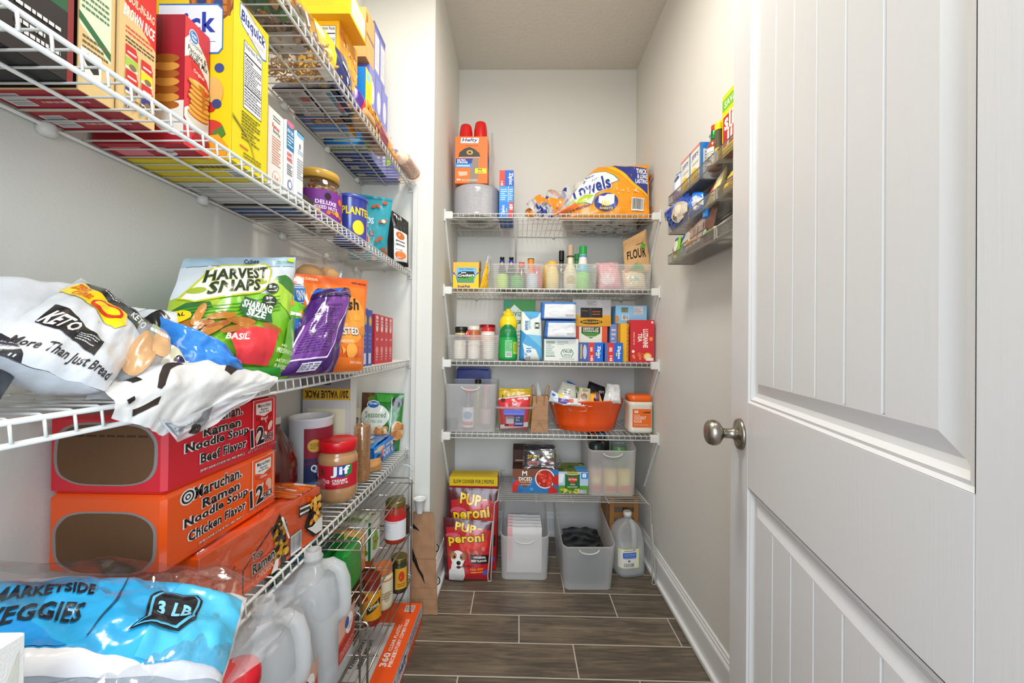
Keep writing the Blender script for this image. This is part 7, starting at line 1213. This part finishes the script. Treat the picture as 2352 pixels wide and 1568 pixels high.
CR = [R(0, 0, 1, 1, '#2f7d34'), P([(0, 1), (.3, 1), (.18, .5), (0, .55)], '#5a3420'), BL(16, .0, .5, .25, .98, .012, ['#7a4a2c', '#4a2c1a', '#5a7a2c'], 2), P([(.35, .98), (.8, .96), (.7, .84), (.4, .84)], '#3f9a3a'), E(.36, .60, .34, .20, '#eceee8'), T('Seasoned', .12, .58, .62, .68, '#3f8a3a', .01), T('Croutons', .18, .49, .54, .56, '#6a9a5a', .0), E(.30, .80, .15, .07, '#f0f2f4'), E(.30, .80, .135, .058, '#2f6cb8'), T('Great', .2, .80, .4, .84, '#ffffff', .02), E(.45, .26, .27, .19, '#e8d8b8'), BL(34, .25, .12, .65, .40, .011, ['#c8803c', '#d89a54', '#a8602c', '#e0ac68'], 7), E(.86, .84, .13, .08, '#1f241c'), E(.90, .36, .12, .16, '#d8b488'), BL(12, .8, .25, 1, .46, .010, ['#b06a34', '#c8884c'], 4), R(.735, .12, .75, .92, '#e8ece0')]
bag('crouton_bag', 'green bag of seasoned croutons standing at the far end of lowest left shelf', 'bag', [(-.640, 1.600, S4+.0), (-.490, 1.625, S4+.0), (-.478, 1.650, S4+.235), (-.650, 1.635, S4+.240)], .022, CR, '#2f7d34', kind='pouch', seed=3, wr=.004)
# blue produce bag at the near end
g = G(); Q = [(-.430, .290, .855), (-.315, .419, .753), (-.350, .510, .789), (-.565, .400, .868)]
f3 = bagfn(Q, .030, 'pillow', .009, 12, 1)
BL3 = [P([(0, .02), (1, .02), (1, .98), (.55, 1.0), (0, .96)], '#ecebed'), P([(0, .14), (.3, .13), (.6, .06), (.85, .10), (.985, .09), (.975, .90), (.7, .93), (.4, .87), (0, .86)], '#2fa8e0'), P([(.55, .08), (.985, .09), (.975, .90), (.7, .92), (.6, .5)], '#4dbce4'), P([(0, .14), (.3, .14), (.12, .45), (0, .62)], '#1f94dc'),
       T('MARKETSIDE', .06, .60, .36, .72, '#14202c', .035, shear=.1), T('VEGGIES', .05, .36, .34, .52, '#14202c', .03, shear=.2), P([(.47, .84), (.475, .84), (.44, .5), (.36, .20), (.355, .20), (.43, .5)], '#1c4a64'), P([(.50, .24), (.55, .33), (.56, .60), (.60, .70), (.76, .73), (.785, .66), (.77, .40), (.70, .24), (.60, .25)], '#10161e'), P([(.517, .253), (.56, .33), (.57, .59), (.606, .68), (.752, .71), (.772, .65), (.757, .41), (.692, .262), (.60, .27)], '#58bce0'), P([(.53, .265), (.57, .33), (.58, .58), (.612, .66), (.745, .69), (.760, .64), (.745, .42), (.685, .285), (.60, .29)], '#10161e'), T('3 LB', .59, .38, .74, .56, '#8fd8f0', .06, shear=.12)]
V, F = grid(f3, 56, 48); g.add(V, F, '#aeb6bf/g', sm=True); ART(g, BL3, gridfn(V, 56, 48), .27, .16, .0008, .012, 'g', .0004)
f4 = bagfn(Q, .050, 'pillow', .008, 12, -1); V, F = grid(lambda u, v: f4(1-u, v), 30, 26); g.add(V, F, '#a8b0b8/g', sm=True)
t = EM('produce_bag', (-.46, .44, .70), 'bright blue three pound produce bag in crinkled clear plastic, bottom left', 'produce bag')
PT('printed_bag', g, t)
g = G(); Q2 = [(-.385, .255, .80), (-.297, .413, .720), (-.350, .560, .776), (-.655, .420, .872)]
f5 = bagfn(Q2, .052, 'pillow', .016, 5, 1); V, F = grid(f5, 60, 50); g.add(V, F, 'film', sm=True)
def tail(u, v):
    a = Vector((-.314, .424, .752)).lerp(Vector((-.345, .560, .775)), u); b_ = Vector((-.345, .575, .680)).lerp(Vector((-.378, .708, .685)), u); p = a.lerp(b_, v); n = noise.noise(Vector((u*6, v*4, 6))); return p+Vector((.012*n+.010*sin(v*3), .010*n, .008*n))
V, F = grid(tail, 24, 18); g.add(V, F, 'haze', sm=True); PT('clear_film', g, t)
g = G(); V, F = chbox(-.66, .31, S4+.002, -.47, .53, S4+.10, .03); g.add(V, F, '#8a95a4/g'); PT('contents', g, t)
g = G(); cart_g(g, -.395, .262, .700, .070, .046, .207, radians(3), '#e9e7e2', {'-y': [], '+x': [P([(.3, .6), (.9, .95), (.85, .55)], '#d8d4c8')]}, fin='d'); V, F = lathe([(.02, 0), (.03, .02), (.03, .022)], -.395, .262, .676, 16); g.add(V, F, '#e9e7e2/d'); TH('paper_carton', g, 'corner of a plain white paper carton at the bottom left edge', 'carton')
# ================================================================ chrome racks under the left shelves
CR_ = '#bdb8ae/m'
def rack(name, label, x0, x1, y0, y1, z, zlo, group='chrome stacking racks under the left shelves', nw=13, nc=3):
    t = EM(name, ((x0+x1)/2, (y0+y1)/2, zlo), label, 'wire rack', group)
    g = G()
    for k in range(nw): x = x0+(x1-x0)*k/(nw-1); g.add(*tube([(x, y0, z-.002), (x, y1, z-.002)], .0028 if k in (0, nw-1) else .0017, 6), CR_, sm=True)
    for k in range(nc+2): y = y0+(y1-y0)*k/(nc+1); g.add(*tube([(x0-.004, y, z-.0055), (x1+.006, y, z-.0055)], .0022, 6), CR_, sm=True)
    PT('wire_top', g, t)
    for y in (y0+.004, y1-.004):
        g = G(); zt = z+.016; g.add(*tube([(x1+.001, y, zlo), (x1+.001, y, zt-.008), (x1-.003, y, zt-.001), (x1-.012, y, zt), (x0+.012, y, zt), (x0+.003, y, zt-.001), (x0-.001, y, zt-.008), (x0-.001, y, zlo)], .0029, 8), CR_, sm=True); PT('leg_frame', g, t)
    return t
for z, zl, nm in ((.583, .411, 'top'), (.395, .226, 'middle'), (.210, .0, 'lowest')):
    rack('wire_rack', nm+' tier of the far chrome rack, beside the support pole', -.660, -.409, 1.030, 1.530, z, zl)
for z, zl, nm in ((.395, .226, 'upper'), (.210, .0, 'lower')):
    rack('wire_rack', nm+' tier of the near chrome rack, below the two water jugs', -.660, -.376, .480, 1.005, z, zl)
JR = [R(0, 0, 1, 1, '#e0a894'), P([(0, 0), (1, 0), (1, .5), (0, .42)], '#b82c24'), P([(0, .42), (1, .5), (1, .62), (0, .5)], '#d85a3c'), L(.05, .05, .95, .25, 4, '#e8b0a0'), E(.58, .66, .22, .24, '#f2eee8'), E(.44, .74, .12, .13, '#2c5cb0'), L(.5, .5, .74, .68, 3, '#c86a5a')]
jug(-.446, .862, .3965, 0, 'translucent gallon water jug with red label, farther of two on the near rack', fill=.90, lab=JR, la=(-26, 36), group='gallon water jugs on the near rack', h=.270)
jug(-.446, .694, .3965, 0, 'translucent gallon water jug half hidden by hanging film, nearer of two on rack', fill=.90, lab=JR, la=(-26, 36), group='gallon water jugs on the near rack', h=.270)
t = EM('vinegar_bottle', (-.396, .556, .3965), 'bottle with a rounded red cap peeking up at the bottom edge', 'bottle')
g = G(); g.add(*lathe([(.034, 0), (.040, .006), (.040, .16), (.034, .20), (.022, .228), (.020, .236)], -.396, .556, .3965, 32), '#c9ccd0/p', sm=True); PT('bottle_body', g, t)
g = G(); g.add(*lathe([(.030, 0), (.031, .002), (.031, .016), (.028, .024), (.020, .029), (.001, .031)], -.396, .556, .3965+.236, 32), '#d41626/p', sm=True); PT('cap', g, t)
# things on the far rack
ZA, ZBt = .3965, .2115
GN = [R(0, 0, 1, 1, '#12603c'), R(.08, .12, .55, .88, '#6a8078'), L(.1, .15, .53, .85, 8, '#c8d4cc'), R(.60, .12, .92, .88, '#7a8c84'), L(.62, .15, .90, .85, 8, '#c8d4cc'), R(0, .93, 1, 1, '#3f90b8')]
for i in range(2):
    carton('tea_box', ('lower', 'upper')[i]+' of two dark green cartons with grey panels at near end of far rack', 'box', -.590, 1.125, ZA+.071*i, .125, .15, .070, '#14683f', {'-y': GN, '+z': [R(.1, .05, .9, .95, '#4a7a6a'), L(.12, .1, .88, .9, 7, '#a8c4cc'), R(0, 0, 1, .12, '#3f90b8')], '+x': [R(0, 0, 1, 1, '#1c9a3c')]}, group='dark green cartons on the far rack')
carton('dish_soap_bottle', 'bright green glossy pouch behind the dark green cartons', 'pouch', -.497, 1.15, ZA, .045, .11, .135, '#18a63c', {'-y': [E(.5, .5, .4, .4, '#2cb84c')]}, fin='g', bev=.012)
carton('broth_carton', 'orange and white carton lying between the green pouch and salad box', 'box', -.540, 1.245, ZA, .10, .06, .115, '#e8a04c', {'+x': [BL(12, .1, .1, .9, .9, .010, ['#f0c07c', '#e8843c', '#f4e4c0'], 3)], '+z': [R(0, 0, 1, 1, '#e8b068'), BL(12, .1, .1, .9, .9, .008, ['#d83c3c', '#f0e0b0', '#7ab03c'], 4)]})
carton('soup_carton', 'white carton with a salad picture beside the tomato sauce jar', 'box', -.545, 1.345, ZA, .125, .085, .128, '#e4e4dc', {'-y': [R(.93, 0, 1, 1, '#1c6a3a'), E(.68, .35, .2, .22, '#8ab83c'), BL(10, .5, .2, .88, .5, .008, ['#b83c2c', '#5a9a2c', '#a8c84c'], 3), BL(10, .1, .4, .6, .9, .008, ['#e8a03c', '#f0c86c'], 6)], '+x': [E(.5, .4, .3, .25, '#8ab83c'), BL(8, .2, .2, .8, .6, .006, ['#b83c2c', '#5a9a2c'], 3)], '+z': [R(0, 0, 1, 1, '#c8d0b8'), BL(14, .1, .1, .9, .9, .010, ['#6a9a3c', '#a83c4c', '#8ab84c'], 4)]}, cols={'+x': '#dfe0d8'})
def jar(name, label, x, y, z, r, h, body, lid, lidh=.018, art=None, fin='s', labz=(.15, .75), neck=.86):
    t = EM(name, (x, y, z), label, 'jar'); g = G(); g.add(*lathe([(r*.88, 0), (r*.98, .004), (r, .014), (r, h*.72), (r*.97, h*.76), (r*neck, h*.86), (r*neck, h-lidh)], x, y, z, 32), body+'/'+fin, sm=True); PT('jar_body', g, t)
    g = G(); g.add(*lathe([(r*neck*1.04, 0), (r*neck*1.1, .002), (r*neck*1.1, lidh-.002), (r*neck*1.04, lidh), (.001, lidh)], x, y, z+h-lidh, 32), lid); PT('lid', g, t)
    if art: g = G(); wrap(g, art, x, y, z, r+.0006, h*labz[0], h*labz[1], -165, 0); PT('label', g, t)
    return t
jar('pasta_sauce_jar', 'red pasta sauce jar with gold lid and white label on the far rack', -.446, 1.448, ZA, .038, .150, '#a8321c', '#a99a5c/m', .02, [R(0, 0, 1, 1, '#e4e2e4'), R(0, .76, 1, 1, '#cf1c24'), L(.1, .68, .6, .72, 1, '#d84a4a'), L(.1, .3, .4, .6, 4, '#c8c8cc')], labz=(.12, .70))
jar('olive_jar', 'dark jar mostly hidden behind the pasta sauce jar', -.430, 1.505, ZA, .022, .10, '#3a2c1c', '#5a5240/m', .012)
jar('cheese_sauce_jar', 'cream coloured dressing jar with red line label on the lowest tier', -.462, 1.365, ZBt, .034, .140, '#e0cfa8', '#e07a3c/p', .022, [R(0, 0, 1, 1, '#e4d8b8'), R(0, .93, 1, .97, '#c84a2c'), E(.72, .3, .12, .22, '#c0b090'), L(.55, .2, .9, .5, 3, '#9a7a5a')], fin='p')
jar('pickle_jar', 'dark green pickle jar with gold lid behind the cream dressing jar', -.432, 1.455, ZBt, .031, .125, '#2e3320', '#a99a5c/m', .014, [R(.4, 0, .9, 1, '#d8a02c'), E(.65, .6, .12, .25, '#c83c1c'), L(.5, .1, .8, .3, 2, '#7a3c1c')])
jar('salsa_jar', 'red salsa bottle with an orange and black label on the lowest tier', -.470, 1.285, ZBt, .030, .150, '#8a2414', '#8a2c1c/p', .018, [R(0, 0, 1, 1, '#e89a1c'), P([(.4, .2), (.9, .5), (.9, .75), (.4, .45)], '#2a2414'), T('Original', .45, .35, .85, .6, '#e8dca8', .03, rot=20), E(.3, .8, .15, .12, '#c8441c')])
jar('salsa_jar', 'short jar with dull gold lid at the back of the lowest tier', -.575, 1.30, ZBt, .035, .12, '#8a3a1c', '#9a8c54/m', .014)
jar('bean_jar', 'orange lidded jar at the back of the lowest tier', -.545, 1.40, ZBt, .038, .14, '#9a5a3c', '#e86a2c/p', .02)
# cutlery box on the floor, folded kraft bag and small cup
CT = [R(0, 0, 1, 1, '#f4581a'), R(0, 0, .60, .78, '#cfcbc8'), T('360', .55, .43, .87, .475, '#f4ece6', .06, rot=90), T('PIECES', .68, .44, 1.00, .465, '#f4ece6', .04, rot=90), R(.70, .50, .885, .502, '#f4ece6'), T('CLEAR PLASTIC', .38, .63, 1.08, .655, '#f4e6dc', .03, rot=90), T('CUTLERY COMBO PACK', .38, .65, 1.30, .675, '#f4e6dc', .03, rot=90), BC(.68, .90, .88, .97), T('HEAVY WEIGHT', -.05, .48, .65, .51, '#4a4a54', .03, rot=90), T('KNIVES FORKS', -.2, .48, .5, .51, '#4a4a54', .03, rot=90)]
CS = [R(0, 0, 1, 1, '#d8d4d4'), R(0, 0, 1, .35, '#f4581a'), P([(.38, .10), (.60, .10), (.62, .92), (.40, .92)], '#20307c'), P([(.387, .15), (.593, .15), (.613, .87), (.407, .87)], '#f0ecea'), T('Hefty', .41, .22, .59, .82, '#20307c', .04, shear=.15), L(.65, .42, .97, .9, 4, '#3c4680'), R(.02, .42, .34, .8, '#e84a14')]
carton('cutlery_box', 'orange and white 360 piece plastic cutlery box on the floor under the racks', 'box', -.467, 1.325, 0.001, .180, .52, .076, '#f0f0ee', {'+z': CT, '+x': CS, '-y': [L(.1, .2, .9, .8, 3, '#3c4680')]}, cols={'-y': '#d4d0ce'})
t = EM('paper_bag', (-.385, 1.632, 0), 'flat folded brown paper bag standing on the floor against the wall corner', 'paper bag')
g = G(); V, F = grid(lambda u, v: Vector((-.432+(.084+.026*(1-v))*u, 1.628+.014*v+.004*noise.noise(Vector((u*5, v*14, 2))), .002+.412*v)), 10, 30); n = len(V); V2 = [(a, b_+.010, c) for a, b_, c in V]; g.add(V+[tuple(p) for p in V2], F+[[n+i for i in f][::-1] for f in F], 'kraft', sm=True); gf_ = gridfn(V, 10, 30)
ART(g, [P([(0, .90), (0, .85), (.35, .82)], '#141210'), P([(0, .66), (.02, .60), (.55, .30), (.48, .38), (.04, .58), (.0, .54)], '#141210'), P([(0, .545), (1, .545), (1, .55), (0, .55)], '#8a6648'), R(0, .26, 1, .263, '#8a6648'), R(0, .15, 1, .152, '#8a6648')], gf_, .10, .412, .0006, .02); PT('bag_body', g, t)
for z in (.275, .140):
    g = G(); g.add(*tube([(-.340+.020*(1-z/.41)+.012*cos(a), 1.632, z+.016*sin(a)) for a in [radians(-80+160*k/10) for k in range(11)]], .0022, 6), '#141210/p', sm=True); PT('handle', g, t)
g = G(); g.add(*lathe([(.012, 0), (.024, .055), (.026, .056), (.0265, .062), (.024, .062), (.022, .056), (.011, .003)], -.404, 1.638, .416, 26, caps=False), '#e8e6e2/p', sm=True); g.add(*lathe([(.001, 0), (.012, 0)], -.404, 1.638, .416, 26, caps=False), '#e8e6e2/p'); TH('plastic_cup', g, 'small white plastic cup balanced on the folded brown paper bag', 'cup')
g = G(); g.add(*tube([(-.455+.03*cos(a), 1.60, .598+.028*max(0, sin(a))) for a in [pi*k/14 for k in range(15)]], .002, 6), '#dedcd8/p', sm=True); TH('cable_loop', g, 'thin white cable loop arching above the far rack top', 'cable')
# ================================================================ mesh baskets on the right wall
MS = '#a39d92/p'
def basket(y0, y1, z, label):
    t = EM('mesh_basket', (.63, (y0+y1)/2, z), label, 'wall basket', 'grey mesh baskets on the right wall'); xf, xb = .581, .676; zf = z+.033; zb = z+.105
    g = G(); wr = .0006
    n = int((y1-y0)/.0058)
    for k in range(n+1): y = y0+(y1-y0)*k/n; g.add(*tube([(xf-.0, y, zf), (xf, y, z), (xb, y, z), (xb, y, zb)], wr, 3), MS)
    for k in range(1, 5): g.add(*tube([(xf, y0, z+.0066*k), (xf, y1, z+.0066*k)], wr, 3), MS)
    for k in range(1, 14): x = xf+(xb-xf)*k/14; g.add(*tube([(x, y0, z), (x, y1, z)], wr, 3), MS)
    for y in (y0, y1):
        for k in range(1, 16): x = xf+(xb-xf)*k/16; g.add(*tube([(x, y, z), (x, y, zf+(zb-zf)*k/16)], wr, 3), MS)
        for k in range(1, 11): zz = z+.0095*k; xs = xf if zz < zf else xf+(xb-xf)*(zz-zf)/(zb-zf); g.add(*tube([(xs, y, zz), (xb, y, zz)], wr, 3), MS)
    PT('mesh', g, t)
    for nm, pts in (('rim', [(xf, y0, zf), (xf, y1, zf), (xb, y1, zb), (xb, y0, zb)]), ('base_frame', [(xf, y0, z), (xf, y1, z), (xb, y1, z), (xb, y0, z)])):
        g = G(); m_ = len(pts)
        for k in range(m_):
            a, b_ = Vector(pts[k]), Vector(pts[(k+1) % m_]); g.add(*tube([a, b_], .0026, 4), MS)
        PT(nm, g, t)
    for y in (y0, y1):
        g = G(); V, F = chbox(xf-.002, y-.003, z, xf+.002, y+.003, zf, .0005); g.add(V, F, MS); PT('corner_post', g, t)
    return t
BKZ = [1.669, 1.556, 1.440]
for i, z in enumerate(BKZ):
    basket(1.182, 1.545, z, ('top', 'middle', 'lowest')[i]+' far mesh basket on the right wall, fully in view')
    basket(.80, 1.170, z, ('top', 'middle', 'lowest')[i]+' near mesh basket on the right wall, mostly behind the door')
def wall_carton(name, label, y0, y1, z0, z1, base, fx, fy=[], fz=[], xf=.590, xb=.650, cols=None, cat='box', lean=0, group=None, **k):
    return carton(name, label, cat, (xf+xb)/2, (y0+y1)/2, z0, xb-xf, y1-y0, z1-z0, base, {'-x': fx, '-y': fy, '-z': fz}, cols=cols, group=group, **k)
JF = [R(0, 0, 1, 1, '#ece9dc'), P([(0, .93), (1, .93), (1, 1), (0, 1)], '#d85a50'), R(0, .955, 1, .965, '#ece9dc'), T('JIFFY', .14, .66, .86, .84, '#2c4a9a', .03), L(.2, .52, .8, .60, 2, '#8a8a7a'), E(.38, .20, .42, .24, '#f2c81c'), BL(16, .05, .0, .95, .30, .006, ['#e8b41c', '#d89a1c', '#f4dc5c'], 3), R(0, 0, .03, 1, '#3a86c8'), R(.97, 0, 1, 1, '#3a86c8')]
for i, (y0, y1) in enumerate(((1.300, 1.375), (1.377, 1.452))):
    wall_carton('muffin_mix_box', ('nearer', 'farther')[i]+' white and yellow corn muffin mix box in the top wall basket', y0, y1, BKZ[0]+.003, BKZ[0]+.123, '#1f78c8', JF, [R(0, 0, 1, 1, '#dfe4e6'), R(0, .82, 1, 1, '#1a84dc'), R(0, 0, .15, 1, '#3a86c8'), L(.25, .2, .85, .78, 7, '#8a9aa8')], [R(0, 0, 1, 1, '#1d4a7c')], group='corn muffin mix boxes in the wall basket')
bag('sugar_packet', 'pale blue and violet pouch at far end of the top wall basket', 'pouch', [(.592, 1.530, BKZ[0]+.004), (.596, 1.462, BKZ[0]+.004), (.612, 1.462, BKZ[0]+.112), (.606, 1.545, BKZ[0]+.115)], .014, [R(0, .0, 1, .26, '#a88ac0'), R(0, .90, 1, .94, '#2a3448'), E(.5, .72, .2, .1, '#1f2c48'), E(.95, .45, .4, .25, '#eceef2')], '#b9cbe4', nu=14, nv=18, wr=.003)
t = EM('spice_shaker', (.626, 1.268, BKZ[0]), 'tall white shaker with pale pink ribbed lid in the top wall basket', 'shaker')
g = G(); g.add(*lathe([(.020, 0), (.022, .004), (.022, .125), (.024, .127)], .632, 1.272, BKZ[0]+.003, 26), '#e6dedc/p', sm=True); PT('shaker_body', g, t)
g = G(); g.add(*lathe([(.025, 0), (.0255, .014), (.024, .02), (.001, .021)], .632, 1.272, BKZ[0]+.130, 26), '#eadcda/p'); PT('lid', g, t)
t = EM('hot_sauce_bottle', (.604, 1.235, BKZ[0]), 'hot sauce bottle with red cap and green neck foil in top wall basket', 'bottle')
g = G(); g.add(*lathe([(.018, 0), (.0215, .004), (.0215, .075), (.017, .086), (.010, .093), (.0095, .10)], .606, 1.238, BKZ[0]+.003, 28), '#9a4220/s', sm=True); wrap(g, [R(.1, 0, .6, 1, '#ece8e2'), L(.15, .2, .55, .8, 5, '#8a8a80')], .606, 1.238, BKZ[0]+.003, .022, .010, .065, -210, -60); PT('bottle_body', g, t)
g = G(); g.add(*lathe([(.0105, 0), (.011, .004), (.011, .028), (.010, .030)], .606, 1.238, BKZ[0]+.095, 24), '#2c9c48/m', sm=True); PT('neck_foil', g, t)
g = G(); g.add(*lathe([(.0105, 0), (.0108, .014), (.0095, .016), (.001, .016)], .606, 1.238, BKZ[0]+.126, 24), '#e0342c/p'); PT('cap', g, t)
t = EM('sauce_bottle', (.602, 1.200, BKZ[0]), 'slim dark bottle with yellow cap just beside the beef stick box', 'bottle')
g = G(); g.add(*lathe([(.011, 0), (.013, .004), (.013, .10), (.012, .105)], .602, 1.199, BKZ[0]+.003, 22), '#55503c/s', sm=True); wrap(g, [R(0, 0, 1, .45, '#f0c41c')], .602, 1.199, BKZ[0]+.003, .0133, .004, .10, -230, -60); PT('bottle_body', g, t)
g = G(); g.add(*lathe([(.014, 0), (.0145, .018), (.012, .026), (.001, .027)], .602, 1.199, BKZ[0]+.105, 22), '#f2da14/p'); PT('cap', g, t)
wall_carton('beef_stick_box', 'yellow and green beef stick box in the near top basket beside the door', 1.045, 1.160, BKZ[0]+.003, BKZ[0]+.180, '#f4da1c', [R(0, 0, 1, 1, '#f4da1c'), R(0, .74, 1, .93, '#76c42c'), T('SAVAGE', .1, .78, .9, .89, '#e8f4d8', .03), P([(.04, .14), (.96, .14), (.96, .64), (.04, .64)], '#c8242c'), T('slim', .10, .40, .92, .68, '#f4efe8', .07), T('jim', .20, .12, .92, .42, '#f4efe8', .07)], [R(0, 0, 1, 1, '#f0d41c')], [R(0, 0, 1, 1, '#b0543c')], cols={'-z': '#a85a40'})
bag('cracker_bag', 'pale pouch with curled brown top behind the beef stick box', 'pouch', [(.655, 1.178, BKZ[0]+.004), (.655, 1.08, BKZ[0]+.004), (.658, 1.09, BKZ[0]+.19), (.655, 1.165, BKZ[0]+.20)], .008, [T('XI', .1, .7, .4, .85, '#3a3a4a', .03)], '#e0d8c4', nu=10, nv=14, wr=.003)
# middle basket
bag('chip_bag', 'deep blue snack bag with a beige spoon picture poking out of middle basket', 'bag', [(.588, 1.530, BKZ[1]+.006), (.588, 1.395, BKZ[1]+.006), (.600, 1.400, BKZ[1]+.118), (.575, 1.575, BKZ[1]+.095)], .014, [BL(26, .0, .2, .6, 1, .012, ['#1a3f98', '#2c6cc8', '#16307c', '#3f84d8'], 3), E(.72, .42, .30, .34, '#cdbfa8'), E(.72, .48, .13, .2, '#e6dcc8'), T('dark', .5, .2, .7, .4, '#2a241c', .02, rot=-40)], '#2050b0', nu=20, nv=20, wr=.005, seed=3)
bag('chip_bag', 'bright blue bag with a white badge folded into the middle basket', 'bag', [(.600, 1.400, BKZ[1]+.006), (.590, 1.275, BKZ[1]+.006), (.600, 1.300, BKZ[1]+.070), (.618, 1.405, BKZ[1]+.118)], .018, [E(.75, .45, .28, .35, '#dfe6f0'), T('Chips', .6, .35, .9, .5, '#9a4a5a', .02), P([(0, .7), (.5, 1), (.3, .6)], '#1a3fc8')], '#1f7ae8', nu=20, nv=20, wr=.007, seed=5)
bag('tea_packet', 'yellow packet with red stripes leaning in the middle basket', 'packet', [(.600, 1.295, BKZ[1]+.006), (.585, 1.190, BKZ[1]+.006), (.620, 1.185, BKZ[1]+.115), (.640, 1.270, BKZ[1]+.075)], .012, [P([(.4, .1), (.55, .1), (.85, .9), (.7, .9)], '#d83a3a'), P([(.75, .5), (1, .6), (1, 1), (.8, 1)], '#c8bca0')], '#e9d88c', nu=16, nv=16, wr=.004, seed=6)
bag('noodle_packet', 'yellow packet curled inside the near middle basket beside the door', 'packet', [(.592, 1.160, BKZ[1]+.005), (.592, 1.05, BKZ[1]+.005), (.610, 1.05, BKZ[1]+.080), (.610, 1.150, BKZ[1]+.050)], .016, [R(.6, 0, .8, 1, '#d8404c')], '#f0c42c', nu=14, nv=14, wr=.004, seed=7)
# lowest basket
bag('snack_bag', 'brown chocolate pouch with grey window and round label in the lowest wall basket', 'bag', [(.592, 1.465, BKZ[2]+.004), (.590, 1.225, BKZ[2]+.004), (.606, 1.205, BKZ[2]+.130), (.604, 1.470, BKZ[2]+.085)], .012, [R(0, 0, 1, 1, '#6a4636'), P([(.02, .02), (.85, .02), (.80, .80), (.04, .80)], '#8f8078'), E(.20, .42, .24, .42, '#d2cdc6'), E(.12, .78, .10, .14, '#2f5ca8'), T('Sources', .05, .38, .36, .52, '#2a2624', .04), R(.08, .08, .30, .2, '#a8b4cc')]+[R(.42+.13*i, .12+.3*j, .53+.13*i, .36+.3*j, '#a08c80') for i in range(3) for j in range(2)]+[E(.86, .30, .06, .12, '#2a2624'), E(.86, .30, .04, .08, '#b8b4b0')], '#5a3a2c', nu=26, nv=20, wr=.003, seed=4)
carton('bag_clip', 'bright blue plastic bag clip on the brown chocolate pouch', 'clip', .592, 1.262, BKZ[2]+.088, .012, .030, .030, '#1f86dc', {'-x': [L(.2, .3, .8, .7, 2, '#8ac0f0')]}, fin='p', bev=.005)
bag('fruit_packet', 'lime green packet with a white oval label in the lowest wall basket', 'packet', [(.590, 1.520, BKZ[2]+.004), (.588, 1.468, BKZ[2]+.004), (.592, 1.450, BKZ[2]+.085), (.594, 1.505, BKZ[2]+.090)], .008, [E(.5, .62, .35, .25, '#eef0e0'), E(.5, .9, .3, .08, '#2f5ca8'), E(.4, .32, .25, .1, '#e0602c'), E(.6, .1, .3, .1, '#d8dccc')], '#8cc63c', nu=12, nv=14, wr=.002, seed=2)
bag('fruit_packet', 'narrow tan packet at the far end of the lowest wall basket', 'packet', [(.594, 1.538, BKZ[2]+.004), (.592, 1.522, BKZ[2]+.004), (.596, 1.512, BKZ[2]+.070), (.598, 1.534, BKZ[2]+.072)], .005, [E(.5, .7, .4, .1, '#3f74a8'), E(.5, .4, .35, .15, '#efe4c8')], '#d8c083', nu=8, nv=12, wr=.001, seed=3)
g = G(); g.add(*tube([(.586, 1.39, BKZ[2]+.042), (.586, 1.31, BKZ[2]+.040)], .005, 8), '#e89a3c/p'); g.add(*tube([(.586, 1.31, BKZ[2]+.040), (.586, 1.195, BKZ[2]+.038)], .0035, 8), '#5ab02c/p'); g.add(*tube([(.586, 1.195, BKZ[2]+.038), (.586, 1.185, BKZ[2]+.038)], .0048, 8), '#e0cfae/p'); TH('marker_pen', g, 'orange and green pen lying along the front of the lowest wall basket', 'pen')
for z_ in (1.395,):
    g = G(); g.add(*lathe([(.001, 0), (.012, .001), (.013, .006), (.001, .008)], .668, 1.115, z_, 18), '#e8e6e0/p'); V = g.v; TH('wall_bumper', g, 'round white bumper on the right wall beneath the near baskets', 'bumper')
